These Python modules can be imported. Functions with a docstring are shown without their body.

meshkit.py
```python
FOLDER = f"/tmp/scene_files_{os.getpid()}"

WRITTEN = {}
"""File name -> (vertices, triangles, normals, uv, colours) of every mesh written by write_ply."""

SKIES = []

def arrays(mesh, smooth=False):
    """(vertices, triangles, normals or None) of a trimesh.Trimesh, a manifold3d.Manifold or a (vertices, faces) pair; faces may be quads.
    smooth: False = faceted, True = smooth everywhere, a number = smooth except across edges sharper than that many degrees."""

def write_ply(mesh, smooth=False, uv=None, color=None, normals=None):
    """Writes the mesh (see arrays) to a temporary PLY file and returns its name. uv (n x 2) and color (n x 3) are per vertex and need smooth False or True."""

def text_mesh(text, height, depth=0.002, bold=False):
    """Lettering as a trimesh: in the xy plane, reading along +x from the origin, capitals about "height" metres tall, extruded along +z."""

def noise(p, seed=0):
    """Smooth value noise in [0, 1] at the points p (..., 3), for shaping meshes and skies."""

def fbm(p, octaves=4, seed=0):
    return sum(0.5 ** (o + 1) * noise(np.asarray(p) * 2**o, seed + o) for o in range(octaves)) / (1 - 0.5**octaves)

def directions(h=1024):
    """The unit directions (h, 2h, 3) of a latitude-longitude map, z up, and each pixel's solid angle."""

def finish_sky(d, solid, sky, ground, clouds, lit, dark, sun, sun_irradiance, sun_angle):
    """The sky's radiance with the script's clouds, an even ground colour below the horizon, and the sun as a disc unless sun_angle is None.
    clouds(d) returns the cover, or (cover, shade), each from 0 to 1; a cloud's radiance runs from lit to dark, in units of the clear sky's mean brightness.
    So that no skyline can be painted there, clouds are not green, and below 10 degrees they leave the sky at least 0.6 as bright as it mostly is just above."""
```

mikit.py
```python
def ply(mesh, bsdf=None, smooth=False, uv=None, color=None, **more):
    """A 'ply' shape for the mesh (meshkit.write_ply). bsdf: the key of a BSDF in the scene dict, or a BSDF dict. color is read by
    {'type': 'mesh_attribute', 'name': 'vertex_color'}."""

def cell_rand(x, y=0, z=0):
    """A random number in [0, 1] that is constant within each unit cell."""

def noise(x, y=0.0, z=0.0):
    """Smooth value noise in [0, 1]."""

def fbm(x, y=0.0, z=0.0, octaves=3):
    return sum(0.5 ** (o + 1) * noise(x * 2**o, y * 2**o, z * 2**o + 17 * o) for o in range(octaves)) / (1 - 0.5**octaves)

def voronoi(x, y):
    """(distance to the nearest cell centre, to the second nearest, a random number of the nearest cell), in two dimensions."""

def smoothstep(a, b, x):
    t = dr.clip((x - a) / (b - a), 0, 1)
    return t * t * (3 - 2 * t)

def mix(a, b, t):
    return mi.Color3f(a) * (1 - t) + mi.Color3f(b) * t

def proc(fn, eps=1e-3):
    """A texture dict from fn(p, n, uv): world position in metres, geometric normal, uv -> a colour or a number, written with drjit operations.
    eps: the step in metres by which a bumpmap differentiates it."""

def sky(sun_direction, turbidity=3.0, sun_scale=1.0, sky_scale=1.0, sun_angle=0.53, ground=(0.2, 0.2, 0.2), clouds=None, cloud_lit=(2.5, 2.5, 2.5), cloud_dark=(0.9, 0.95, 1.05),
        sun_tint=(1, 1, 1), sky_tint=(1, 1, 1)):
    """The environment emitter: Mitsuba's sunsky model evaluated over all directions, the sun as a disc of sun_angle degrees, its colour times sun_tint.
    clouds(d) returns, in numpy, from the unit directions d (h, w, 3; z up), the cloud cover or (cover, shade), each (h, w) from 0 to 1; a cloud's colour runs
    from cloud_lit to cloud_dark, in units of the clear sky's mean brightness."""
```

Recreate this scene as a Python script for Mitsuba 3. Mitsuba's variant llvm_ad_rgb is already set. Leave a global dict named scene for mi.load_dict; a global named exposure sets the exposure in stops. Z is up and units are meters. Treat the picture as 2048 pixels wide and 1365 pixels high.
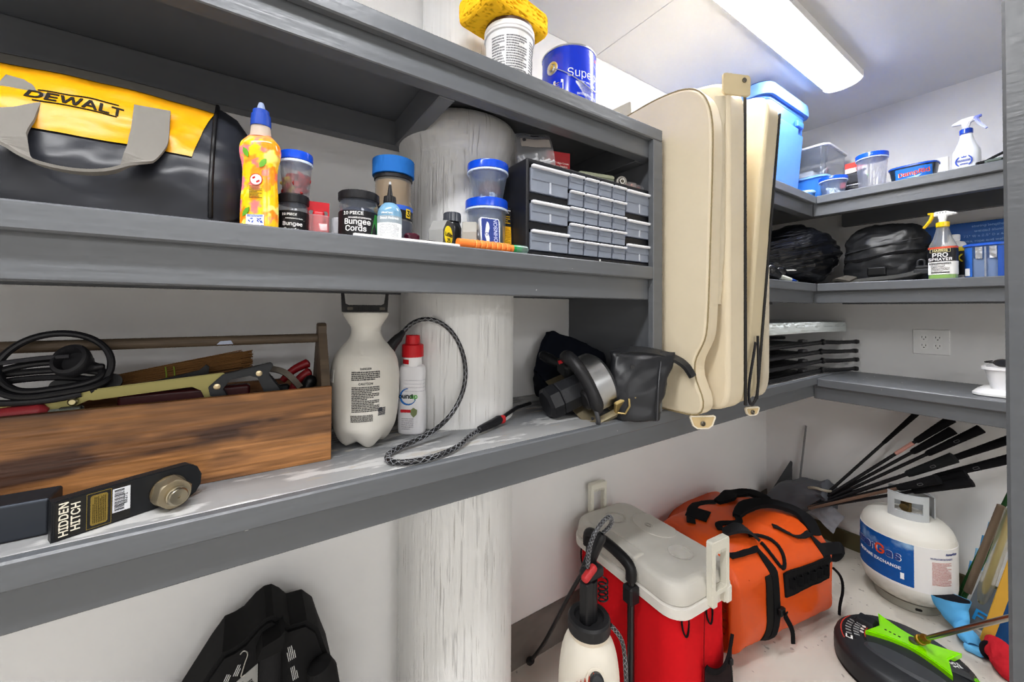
import math, random
import numpy as np, trimesh, shapely
import shapely.geometry as sg
from shapely import affinity
import mitsuba as mi
import drjit as dr
import mikit, meshkit
from mikit import proc, noise, fbm, voronoi, cell_rand, smoothstep, mix

PI = math.pi
scene, labels = {}, {}
T = mi.ScalarTransform4f
rng = np.random.default_rng(7)

# ------------------------------------------------------------------ camera, lights, exposure
YAW, PITCH, ROLL, FPX, CYPX = 0.979530601, 0.0145157, 0.00651131, 781.421, 607.943
EYE = np.array([0.0, 0.0, 1.28])
_f = np.array([math.cos(YAW) * math.cos(PITCH), math.sin(YAW) * math.cos(PITCH), math.sin(PITCH)])
_r = np.array([math.sin(YAW), -math.cos(YAW), 0.0])
_u = np.cross(_r, _f)
_up = -_r * math.sin(ROLL) + _u * math.cos(ROLL)
scene['camera'] = {'type': 'perspective', 'fov': math.degrees(2 * math.atan(1024 / FPX)), 'fov_axis': 'x',
                   'near_clip': 0.02, 'far_clip': 50.0, 'principal_point_offset_y': (682.5 - CYPX) / 1365,
                   'to_world': T().look_at(origin=EYE.tolist(), target=(EYE + _f).tolist(), up=_up.tolist())}
LAMP = 22.0          # radiance of the two long ceiling lights over the shelves
FILL_PANEL = 6.2        # and of the unseen fill panels added behind the viewer
exposure = 1.18

# ------------------------------------------------------------------ materials
def C(h):
    h = h.lstrip('#')
    v = np.array([int(h[i:i + 2], 16) for i in (0, 2, 4)]) / 255.0
    return np.where(v <= 0.04045, v / 12.92, ((v + 0.055) / 1.055) ** 2.4)

VC = {'type': 'mesh_attribute', 'name': 'vertex_color'}
def two(b): return {'type': 'twosided', 'bsdf': b}
def prin(col, rough, spec=0.5, **k):
    return two({'type': 'principled', 'base_color': col, 'roughness': rough, 'specular': spec, **k})
scene['mat_matte'] = prin(VC, 0.75, 0.15)
scene['mat_satin'] = prin(VC, 0.42, 0.28)
scene['mat_gloss'] = prin(VC, 0.16, 0.5)
scene['mat_cloth'] = prin(VC, 0.9, 0.10, sheen=0.1)
scene['mat_vinyl'] = prin(VC, 0.36, 0.30)
scene['mat_metal'] = prin(VC, 0.28, 0.5, metallic=1.0)
scene['mat_rough_metal'] = prin(VC, 0.5, 0.5, metallic=0.9)
scene['mat_clear'] = {'type': 'blendbsdf', 'weight': 0.20, 'a': {'type': 'thindielectric', 'int_ior': 1.45},
                      'b': {'type': 'principledthin', 'base_color': VC, 'roughness': 0.3, 'spec_trans': 0.0, 'diff_trans': 1.0}}
scene['mat_milky'] = {'type': 'principledthin', 'base_color': VC, 'roughness': 0.35, 'spec_trans': 0.12, 'diff_trans': 0.9}
scene['mat_light'] = {'type': 'diffuse', 'reflectance': {'type': 'rgb', 'value': [0.8, 0.8, 0.8]}}

def P3(fn, rough, spec=0.4, bump=None, scale=1.0, eps=1e-3, **k):
    b = {'type': 'principled', 'base_color': proc(fn), 'roughness': rough, 'specular': spec, **k}
    if bump is not None:
        b = {'type': 'bumpmap', 'arbitrary': proc(bump, eps), 'scale': scale, 'bsdf': b}
    return two(b)

def paint_wall(p, n, uv):
    g = fbm(p.x * 2.1, p.y * 2.1, p.z * 2.1, 3)
    return mi.Color3f(0.735, 0.73, 0.725) * (0.97 + 0.06 * g)
scene['mat_wall'] = P3(paint_wall, 0.7, 0.25)
scene['mat_ceiling'] = P3(lambda p, n, uv: mi.Color3f(0.66, 0.66, 0.665) * (0.98 + 0.04 * fbm(p.x * 3, p.y * 3, 0, 2)), 0.8, 0.2)

def shelf_col(p, n, uv):          # gray gloss paint on timber, grain along the board
    s = fbm(p.x * 3 + 3, p.y * 3, p.z * 60, 3)
    chip = smoothstep(0.87, 0.89, fbm(p.x * 70, p.y * 70, p.z * 70, 3))
    return mix(mi.Color3f(0.100, 0.107, 0.117) * (0.92 + 0.16 * s), (0.45, 0.45, 0.45), chip)
def shelf_bump(p, n, uv):
    return 0.6 * fbm(p.x * 9, p.y * 9, p.z * 160, 3) + 0.4 * fbm(p.x * 90, p.y * 90, p.z * 90, 2)
scene['mat_shelf'] = P3(shelf_col, 0.38, 0.5, shelf_bump, 0.0012)

def worn_lit_col(p, n, uv):           # the lower shelf's top: gray paint scuffed through to pale undercoat, lit strip painted in
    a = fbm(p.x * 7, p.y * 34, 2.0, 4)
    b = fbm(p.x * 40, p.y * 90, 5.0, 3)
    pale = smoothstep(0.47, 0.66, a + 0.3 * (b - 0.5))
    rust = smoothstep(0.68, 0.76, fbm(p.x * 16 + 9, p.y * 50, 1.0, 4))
    edge = 1 - smoothstep(0.80, 0.90, p.y + 0.05 * (a - 0.5))  # scuffed front band, paled further to paint in the lamp-lit strip
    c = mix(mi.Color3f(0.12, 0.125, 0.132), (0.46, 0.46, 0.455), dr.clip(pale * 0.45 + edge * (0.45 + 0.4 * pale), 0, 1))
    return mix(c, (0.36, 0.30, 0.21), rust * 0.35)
scene['mat_worn'] = P3(worn_lit_col, 0.35, 0.5, lambda p, n, uv: fbm(p.x * 14, p.y * 50, 0, 4), 0.003)

def floor_col(p, n, uv):
    g = fbm(p.x * 3, p.y * 3, 0, 4)
    d = smoothstep(0.62, 0.75, fbm(p.x * 9 + 4, p.y * 9, 3, 4))
    e = smoothstep(0.80, 0.84, fbm(p.x * 40 + 4, p.y * 40, 3, 3))
    c = mi.Color3f(0.60, 0.565, 0.50) * (0.85 + 0.25 * g)
    return mix(mix(c, (0.30, 0.27, 0.23), d * 0.3), (0.2, 0.18, 0.16), e * 0.6)
scene['mat_floor'] = P3(floor_col, 0.55, 0.35, lambda p, n, uv: fbm(p.x * 40, p.y * 40, 0, 3), 0.001)
scene['mat_footing'] = P3(lambda p, n, uv: mi.Color3f(0.17, 0.155, 0.14) * (0.6 + 0.9 * fbm(p.x * 8, p.y * 8, p.z * 12, 4)), 0.85, 0.2,
                          lambda p, n, uv: fbm(p.x * 30, p.y * 30, p.z * 30, 3), 0.006)

def col_bump(p, n, uv):
    a = mi.Float(dr.atan2(p.y - 1.075, p.x - 0.525))
    crack = smoothstep(0.70, 0.76, fbm(a * 34, 3.0, p.z * 5.0, 4))
    return 0.6 * fbm(a * 14, 0, p.z * 1.6, 4) + 0.4 * fbm(a * 60, 0, p.z * 9, 3) + 0.5 * crack
def col_col(p, n, uv):
    a = mi.Float(dr.atan2(p.y - 1.075, p.x - 0.525))
    s = smoothstep(0.72, 0.80, fbm(a * 34, 7, p.z * 5.0, 4))
    return mix(mi.Color3f(0.68, 0.68, 0.67) * (0.93 + 0.12 * fbm(a * 20, 1, p.z * 2, 3)), (0.34, 0.33, 0.31), s * 0.7)
scene['mat_column'] = P3(col_col, 0.5, 0.4, col_bump, 0.004)

def ply_col(p, n, uv):            # stained plywood: wavy dark growth bands on orange
    x, z = uv.x, uv.y
    wx = x + 0.10 * fbm(x * 4, z * 10, 1.0, 2)
    w = z * 34 + 4.5 * fbm(wx * 2.0, z * 7, 4.0, 3)
    band = 0.5 + 0.5 * dr.sin(w * 1.9 + 2.0 * fbm(x * 6, z * 24, 2, 2))
    fine = fbm(x * 14, z * 260, 8.0, 3)
    blot = smoothstep(0.44, 0.60, fbm(x * 7 + 3, z * 20, 6.0, 4))
    light, dark = mi.Color3f(0.29, 0.125, 0.040), mi.Color3f(0.045, 0.017, 0.008)
    k = dr.clip(0.10 + 0.75 * smoothstep(0.35, 0.85, band) + 0.55 * (blot - 0.45), 0, 1)
    return mix(light, dark, k) * (0.55 + 0.9 * fine)
scene['mat_ply'] = P3(ply_col, 0.5, 0.4, lambda p, n, uv: fbm(uv.x * 8, uv.y * 160, 0, 3), 0.0015)
scene['mat_oldwood'] = P3(lambda p, n, uv: mix((0.115, 0.082, 0.052), (0.045, 0.032, 0.022), fbm(uv.x * 12, uv.y * 150, 3, 3)), 0.6, 0.3)

# ------------------------------------------------------------------ mesh helpers
def cat(*ms):
    ms = [m for m in ms if m is not None]
    return trimesh.Trimesh(np.vstack([m.vertices for m in ms]),
                           np.vstack([np.asarray(m.faces) + o for m, o in zip(ms, np.cumsum([0] + [len(m.vertices) for m in ms[:-1]]))]), process=False)
def mesh(v, f): return trimesh.Trimesh(np.asarray(v, float), np.asarray(f, int), process=False)
def rotm(rx=0, ry=0, rz=0):
    cx, sx, cy, sy, cz, sz = math.cos(rx), math.sin(rx), math.cos(ry), math.sin(ry), math.cos(rz), math.sin(rz)
    return (np.array([[cz, -sz, 0], [sz, cz, 0], [0, 0, 1]]) @ np.array([[cy, 0, sy], [0, 1, 0], [-sy, 0, cy]]) @ np.array([[1, 0, 0], [0, cx, -sx], [0, sx, cx]]))
def D(a): return math.radians(a)
def xf(m, loc=(0, 0, 0), rx=0, ry=0, rz=0, s=1.0):
    """scale, turn (degrees, x then y then z), move"""
    v = np.asarray(m.vertices) * np.asarray(s, float)
    f = np.asarray(m.faces)
    if np.prod(np.broadcast_to(np.asarray(s, float), 3)) < 0: f = f[:, ::-1]
    return mesh(v @ rotm(D(rx), D(ry), D(rz)).T + np.asarray(loc, float), f)
def frame(m, o, ex, ey, ez=None):
    """local xyz to a frame with origin o and axes ex, ey (ez = ex x ey)"""
    ex, ey = np.asarray(ex, float), np.asarray(ey, float)
    ez = np.cross(ex, ey) if ez is None else np.asarray(ez, float)
    return mesh(np.asarray(m.vertices) @ np.array([ex, ey, ez]) + np.asarray(o, float), m.faces)
def hull(v):
    h = trimesh.convex.convex_hull(np.asarray(v, float))
    return mesh(h.vertices, h.faces)
def box(x0, x1, y0, y1, z0, z1, c=0.0015):
    """a box with chamfered edges"""
    lo, hi = np.array([x0, y0, z0], float), np.array([x1, y1, z1], float)
    c = min(c, 0.45 * float((hi - lo).min()))
    vs = []
    for s in np.ndindex(2, 2, 2):
        q = np.where(np.array(s) == 1, hi, lo); d = np.where(np.array(s) == 1, -c, c)
        for k in range(3):
            w = q + d; w[k] = q[k]; vs.append(w)
    return hull(vs)
_ico = trimesh.creation.icosphere(subdivisions=2)
def rbox(sx, sy, sz, r, loc=(0, 0, 0)):
    """a rounded box about loc"""
    h = np.array([sx, sy, sz]) / 2; r = min(r, h.min() * 0.999)
    v = _ico.vertices
    return hull(np.vstack([v[(v * s >= -1e-9).all(1)] * r + np.array(s) * (h - r) for s in [(a, b, c) for a in (-1, 1) for b in (-1, 1) for c in (-1, 1)]]) + np.asarray(loc, float))
def loft(rings, cap=True, closed=False):
    """rings: list of (n,3) loops"""
    R = np.asarray(rings, float); k, n = R.shape[:2]
    v = R.reshape(-1, 3); f = []
    for i in range(k if closed else k - 1):
        a, b = i * n, ((i + 1) % k) * n
        for j in range(n):
            j2 = (j + 1) % n
            f += [[a + j, a + j2, b + j2], [a + j, b + j2, b + j]]
    if cap and not closed:
        v = np.vstack([v, R[0].mean(0), R[-1].mean(0)])
        for j in range(n):
            f += [[j, k * n, (j + 1) % n], [(k - 1) * n + j, (k - 1) * n + (j + 1) % n, k * n + 1]]
    m = mesh(v, f)
    return m
def lathe(prof, n=32, cap=True):
    """(r, z) pairs from the bottom up, about z"""
    a = np.arange(n) * 2 * PI / n
    return loft([np.stack([r * np.cos(a), r * np.sin(a), np.full(n, z)], 1) for r, z in prof], cap)
def cyl(r, z0, z1, n=24, c=0.0):
    return lathe([(r, z0), (r, z1)] if c <= 0 else [(r - c, z0), (r, z0 + c), (r, z1 - c), (r - c, z1)], n)
def curve(pts, n=40, closed=False):
    """a smooth (centripetal-ish Catmull-Rom) path through the points"""
    p = np.asarray(pts, float)
    from scipy.interpolate import CubicSpline
    if closed: p = np.vstack([p, p[:1]])
    t = np.r_[0, np.cumsum(np.maximum(np.linalg.norm(np.diff(p, axis=0), axis=1), 1e-6) ** 0.7)]
    cs = CubicSpline(t, p, bc_type='periodic' if closed else 'natural')
    return cs(np.linspace(0, t[-1], n, endpoint=not closed))
def frames(p, up=None, closed=False):
    t = np.gradient(p, axis=0) if not closed else np.roll(p, -1, 0) - np.roll(p, 1, 0)
    t /= np.linalg.norm(t, axis=1, keepdims=True) + 1e-12
    nrm = np.zeros_like(p)
    a = np.array(up if up is not None else ([0, 0, 1] if abs(t[0][2]) < 0.9 else [1, 0, 0]), float)
    for i in range(len(p)):
        src = np.array(up, float) if up is not None else a
        a = src - t[i] * (src @ t[i]); a /= np.linalg.norm(a) + 1e-12
        nrm[i] = a
    return t, nrm, np.cross(t, nrm)
def tube(pts, r, n=10, closed=False):
    p = np.asarray(pts, float); t, a, b = frames(p, closed=closed)
    r = np.broadcast_to(np.asarray(r, float), (len(p),)); q = np.arange(n) * 2 * PI / n
    return loft([p[i] + r[i] * (np.cos(q)[:, None] * a[i] + np.sin(q)[:, None] * b[i]) for i in range(len(p))], True, closed)
def strap(pts, w, th, up=(0, 0, 1)):
    """a flat band along the points: width across, its face towards up; up may be given per point"""
    p = np.asarray(pts, float)
    U = np.broadcast_to(np.asarray(up, float), p.shape)
    t = np.gradient(p, axis=0); t /= np.linalg.norm(t, axis=1, keepdims=True) + 1e-12
    a = U - t * (U * t).sum(1, keepdims=True); a /= np.linalg.norm(a, axis=1, keepdims=True) + 1e-12
    b = np.cross(t, a); w = np.broadcast_to(np.asarray(w, float), (len(p),))
    return loft([np.array([p[i] - b[i] * w[i] / 2 - a[i] * th / 2, p[i] + b[i] * w[i] / 2 - a[i] * th / 2, p[i] + b[i] * w[i] / 2 + a[i] * th / 2, p[i] - b[i] * w[i] / 2 + a[i] * th / 2]) for i in range(len(p))])
def prism(poly, h, z0=0.0):
    if not hasattr(poly, 'geom_type'): poly = sg.Polygon(poly)
    if poly.geom_type == 'MultiPolygon': return cat(*[prism(g, h, z0) for g in poly.geoms])
    m = trimesh.creation.extrude_polygon(poly, h, engine='earcut')
    return mesh(m.vertices + [0, 0, z0], m.faces)
def rrect(w, h, r, n=5):
    return sg.box(-w / 2 + r, -h / 2 + r, w / 2 - r, h / 2 - r).buffer(r, n)
def bprism(poly, h, c):
    """a prism with chamfered rims"""
    if not hasattr(poly, 'geom_type'): poly = sg.Polygon(poly)
    return cat(prism(poly, h - 2 * c, c), *[ring_slope(poly, c, s, h) for s in (0, 1)])
def ring_slope(poly, c, top, h):
    inner = poly.buffer(-c, join_style=2)
    m = prism(inner, 1e-5 + c, h - c if top else 0)
    return m
def sring(w, d, z, p=4.0, n=40, cx=0, cy=0):
    """a superellipse loop"""
    a = np.arange(n) * 2 * PI / n; c, s = np.cos(a), np.sin(a)
    return np.stack([cx + w / 2 * np.sign(c) * np.abs(c) ** (2 / p), cy + d / 2 * np.sign(s) * np.abs(s) ** (2 / p), np.full(n, z)], 1)
def grid(fn, nu, nv):
    """fn(u, v) -> points (nu,nv,3) as a surface"""
    u, v = np.meshgrid(np.linspace(0, 1, nu), np.linspace(0, 1, nv), indexing='ij')
    p = np.asarray(fn(u, v)).reshape(-1, 3)
    i = np.arange(nu * nv).reshape(nu, nv)
    q = np.stack([i[:-1, :-1], i[1:, :-1], i[1:, 1:], i[:-1, 1:]], -1).reshape(-1, 4)
    return mesh(p, np.vstack([q[:, :3], q[:, [0, 2, 3]]]))
def bend(m, R, z0=0.0, a0=0.0):
    """wraps a mesh lying in the xy plane (x along, y up, z out) on an upright cylinder of radius R; x = 0 comes to angle a0"""
    v = np.asarray(m.vertices); a = a0 + v[:, 0] / R; r = R + v[:, 2]
    return mesh(np.stack([r * np.cos(a), r * np.sin(a), z0 + v[:, 1]], 1), m.faces)
def patch(R, a0, a1, z0, z1, th=0.0006, n=20, R2=None):
    """a label: part of an upright cylinder or cone"""
    R2 = R if R2 is None else R2
    a = np.linspace(a0, a1, n)
    def ring(r, z): return np.stack([r * np.cos(a), r * np.sin(a), np.full(n, z)], 1)
    rings = [np.vstack([ring(R + th, z0), ring(R - th, z0)[::-1]]), np.vstack([ring(R2 + th, z1), ring(R2 - th, z1)[::-1]])]
    return loft(rings)
_texts = {}
def text(s, h, depth=0.0006, bold=True, center=True):
    k = (s, bold)
    if k not in _texts: _texts[k] = meshkit.text_mesh(s, 0.01, 0.01, bold)
    m = _texts[k]; v = np.asarray(m.vertices) * [h / 0.01, h / 0.01, depth / 0.01]
    if center: v = v - [(v[:, 0].min() + v[:, 0].max()) / 2, 0, 0]
    return mesh(v, m.faces)
def lines(w, h, n, depth=0.0004, fill=0.5, seed=1, gap=0.12):
    """rows of fine print: n rows of little bars in a w x h field about the origin"""
    r = np.random.default_rng(seed); out = []; rh = h / n
    for i in range(n):
        y = h / 2 - (i + 0.5) * rh; x = -w / 2; end = w / 2 * (1 if r.random() < 0.75 else r.uniform(0.1, 0.9))
        while x < end:
            l = r.uniform(0.03, 0.12) * w
            x1 = min(x + l, end)
            out.append(_flat(x, x1, y - rh * fill / 2, y + rh * fill / 2, depth)); x = x1 + gap * rh + 0.008 * w
    return cat(*out)
def _flat(x0, x1, y0, y1, d):
    v = [[x0, y0, 0], [x1, y0, 0], [x1, y1, 0], [x0, y1, 0], [x0, y0, d], [x1, y0, d], [x1, y1, d], [x0, y1, d]]
    return mesh(v, [[4, 5, 6], [4, 6, 7], [0, 1, 5], [0, 5, 4], [1, 2, 6], [1, 6, 5], [2, 3, 7], [2, 7, 6], [3, 0, 4], [3, 4, 7]])
def refine(m, size):
    m = trimesh.Trimesh(m.vertices, m.faces, process=True)
    v, f = trimesh.remesh.subdivide_to_size(m.vertices, m.faces, size, max_iter=12)
    m = trimesh.Trimesh(v, f, process=True); m.merge_vertices()
    return m
def wobble(m, amp, freq, seed=0, axis=None):
    """pushes the surface about with smooth noise (cloth folds, dents)"""
    v = np.array(m.vertices)
    if axis is None:
        d = np.stack([meshkit.fbm(v * freq + k * 13.7, 3, seed + k) - 0.5 for k in range(3)], 1)
    else:
        d = (meshkit.fbm(v * freq, 3, seed) - 0.5)[:, None] * np.asarray(axis, float)
    return mesh(v + 2 * amp * d, m.faces)

# ------------------------------------------------------------------ entries of the scene
_used = set()
def numbered(key):
    k, i = key, 0
    while k in _used:
        i += 1; k = '%s_%03d' % (key, i)
    _used.add(k); return k
_split = {}
def shape(m, mat, col=None, smooth=30, uv=None):
    if isinstance(m, (list, tuple)): m = cat(*m)
    if mat in VCOL:
        c = C(col) if isinstance(col, str) else np.asarray(col if col is not None else (0.5, 0.5, 0.5), float)
        v = trimesh.Trimesh(m.vertices, m.faces, process=False)
        if c.ndim == 2:
            return mikit.ply(v, mat, smooth=bool(smooth), color=c)
        if smooth and smooth is not True:
            if len(v.faces) > 1: v.merge_vertices(); v = trimesh.graph.smooth_shade(v, angle=math.radians(smooth), facet_minarea=None)
            return mikit.ply(v, mat, smooth=True, color=np.tile(c, (len(v.vertices), 1)))
        return mikit.ply(v, mat, smooth=bool(smooth), color=np.tile(c, (len(v.vertices), 1)))
    if uv is not None: return mikit.ply(m, mat, smooth=False, uv=uv)
    if smooth and smooth is not True:
        m = trimesh.Trimesh(m.vertices, m.faces, process=False); m.merge_vertices()
    return mikit.ply(m, mat, smooth=smooth)
VCOL = {'mat_' + k for k in 'matte satin gloss cloth vinyl metal rough_metal clear milky'.split()}

class Thing:
    """a thing whose parts stand in its own frame (loc, turned by rx, ry, rz degrees)"""
    def __init__(s, name, label, cat_, loc=(0, 0, 0), rz=0, rx=0, ry=0, group=None, kind=None, sc=1.0):
        s.key = numbered(name); s.loc, s.r, s.sc = loc, (rx, ry, rz), sc
        labels[s.key] = {'label': label}
        if cat_: labels[s.key]['category'] = cat_
        if group: labels[s.key]['group'] = group
        if kind: labels[s.key]['kind'] = kind
    def part(s, name, m, mat, col=None, smooth=30, label=None, under=None, uv=None, kind=None):
        if isinstance(m, (list, tuple)): m = cat(*m)
        k = numbered((under or s.key) + '__' + name)
        scene[k] = shape(xf(m, s.loc, *s.r, s=s.sc), 'mat_' + mat, col, smooth, uv)
        if label or kind: labels[k] = {**({'label': label} if label else {}), **({'kind': kind} if kind else {})}
        return k
def single(name, label, cat_, m, mat, col=None, smooth=30, group=None, kind=None, uv=None):
    k = numbered(name)
    scene[k] = shape(m, 'mat_' + mat, col, smooth, uv)
    labels[k] = {'label': label}
    if cat_: labels[k]['category'] = cat_
    if group: labels[k]['group'] = group
    if kind: labels[k]['kind'] = kind
    return k

# ================================================================== the setting
YF, YW, XE, XF, ZC = 0.745, 1.16, 2.72, 2.269, 2.345     # shelf front, long wall, end wall, end shelf front, ceiling
def struct(name, label, m, mat, col=None, smooth=False):
    return single(name, label, None, m, mat, col, smooth, kind='structure')
struct('wall_left', 'pale gray painted wall behind the long shelves', box(-2.2, 2.9, YW, YW + 0.12, 0.16, ZC, 0), 'wall')
struct('wall_end', 'pale gray painted wall at the far end with the two outlets', box(XE, XE + 0.12, -4.8, YW + 0.12, 0.0, ZC, 0), 'wall')
struct('wall_right', 'pale gray wall opposite the long shelves', box(-2.2, 2.9, -4.9, -4.8, 0, ZC, 0), 'wall')
struct('wall_back', 'pale gray wall behind the viewer', box(-2.2, -2.1, -4.8, YW, 0, ZC, 0), 'wall')
struct('baseboard_left', 'rough dark concrete footing below the painted long wall', box(-2.2, 2.9, YW - 0.004, YW + 0.12, 0, 0.162, 0), 'footing')
struct('baseboard_end', 'bare greenish timber strip along the foot of the end wall', box(XE - 0.02, XE, -4.8, YW - 0.004, 0, 0.085, 0.002), 'matte', '#57523a')
fl = Thing('floor', 'cream painted concrete floor with a straight joint', None, kind='structure')
fl.part('slab', box(-2.2, 1.372, -4.8, YW, -0.08, 0, 0.003), 'floor')
fl.part('slab', box(1.376, 2.9, -4.8, YW, -0.08, 0, 0.003), 'floor')
ce = Thing('ceiling', 'white painted ceiling boards meeting at a fine joint', None, kind='structure')
ce.part('ceiling_board', box(-2.2, 1.191, -4.8, YW, ZC, ZC + 0.05, 0.001), 'ceiling')
ce.part('ceiling_board', box(1.193, 2.9, -4.8, YW, ZC, ZC + 0.05, 0.001), 'ceiling')
struct('trim_1', 'gray painted upright board at the right edge of the view', box(0.95, 0.99, -0.50, 0.0755, 0, ZC, 0.004), 'shelf')

def lamp(x0, x1, yc, label):
    t = Thing('ceiling_light', label, 'ceiling light', group=None)
    w = 0.142
    lens = [(-w / 2 + 0.002, -0.0300), (-0.060, -0.040), (-0.045, -0.0475), (-0.024, -0.052), (0.0, -0.0535), (0.024, -0.052), (0.045, -0.0475), (0.060, -0.040), (w / 2 - 0.002, -0.0300)]
    pro = [(-w / 2, 0.0), (-w / 2, -0.0295)] + [(y * 1.015, z - 0.001) for y, z in lens] + [(w / 2, -0.0295), (w / 2, 0.0)]
    base = [(-w / 2, 0.0), (-w / 2, -0.0297), (w / 2, -0.0297), (w / 2, 0.0)]
    def along(p, a, b): return loft([np.array([[x, yc + y, ZC + z] for y, z in p]) for x in (a, b)])
    t.part('housing', along(base, x0 + 0.006, x1 - 0.006), 'satin', '#e8e8e8', label='white metal back of the fitting')
    dif = along(lens, x0 + 0.007, x1 - 0.007)
    k = t.part('diffuser', dif, 'light', label='glowing white diffuser')
    scene[k]['emitter'] = {'type': 'area', 'radiance': {'type': 'rgb', 'value': [LAMP, LAMP, LAMP * 1.01]}}
    for a, b in ((x0, x0 + 0.006), (x1 - 0.006, x1)):
        t.part('end_cap', along([(y * 1.03, z * 1.05) for y, z in pro], a, b), 'satin', '#f0f0f0', label='white plastic end cap')
lamp(1.000, 2.226, 0.628, 'long white ceiling light whose end shows above the blue tote')
lamp(-0.95, 0.276, 0.28, 'second long white ceiling light, above the viewer')
for i, (x, y) in enumerate(((-1.0, -2.2), (0.5, -2.2), (-1.0, -3.9), (0.5, -3.9))):      # unseen panels added behind the viewer as frontal fill for the shelves
    t = Thing('added_fill_panel', 'unseen white fill panel added over the room behind the viewer, ' + ('nearer left', 'nearer right', 'farther left', 'farther right')[i], 'ceiling light', group='fill panels added behind the viewer')
    t.part('housing', box(x - 0.45, x + 0.45, y - 0.33, y + 0.33, ZC - 0.03, ZC - 0.001, 0.003), 'satin', '#e8e8e8', label='white metal rim')
    k = t.part('diffuser', box(x - 0.43, x + 0.43, y - 0.31, y + 0.31, ZC - 0.036, ZC - 0.0301, 0.001), 'light', label='glowing white panel')
    scene[k]['emitter'] = {'type': 'area', 'radiance': {'type': 'rgb', 'value': [FILL_PANEL, FILL_PANEL, FILL_PANEL * 1.01]}}

# support column: wide plastered drum under the top shelf, thinner shaft above it
pr = [(0.167, 0.0), (0.168, 1.60), (0.166, 1.672), (0.163, 1.70), (0.166, 1.715), (0.175, 1.735), (0.180, 1.765), (0.178, 1.79), (0.168, 1.808), (0.15, 1.818), (0.112, 1.821), (0.112, ZC)]
colm = []
for (r0, z0), (r1, z1) in zip(pr[:-1], pr[1:]):
    k = max(1, int((z1 - z0) / 0.06)); colm += [(r0 + (r1 - r0) * i / k, z0 + (z1 - z0) * i / k) for i in range(k)]
cm = lathe(colm + [pr[-1]], 72, cap=False)
single('support_column', 'fat round white column with cracked paint rising through the shelves', 'column', xf(cm, (0.525, 1.075, 0)), 'column', smooth=50)

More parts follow.
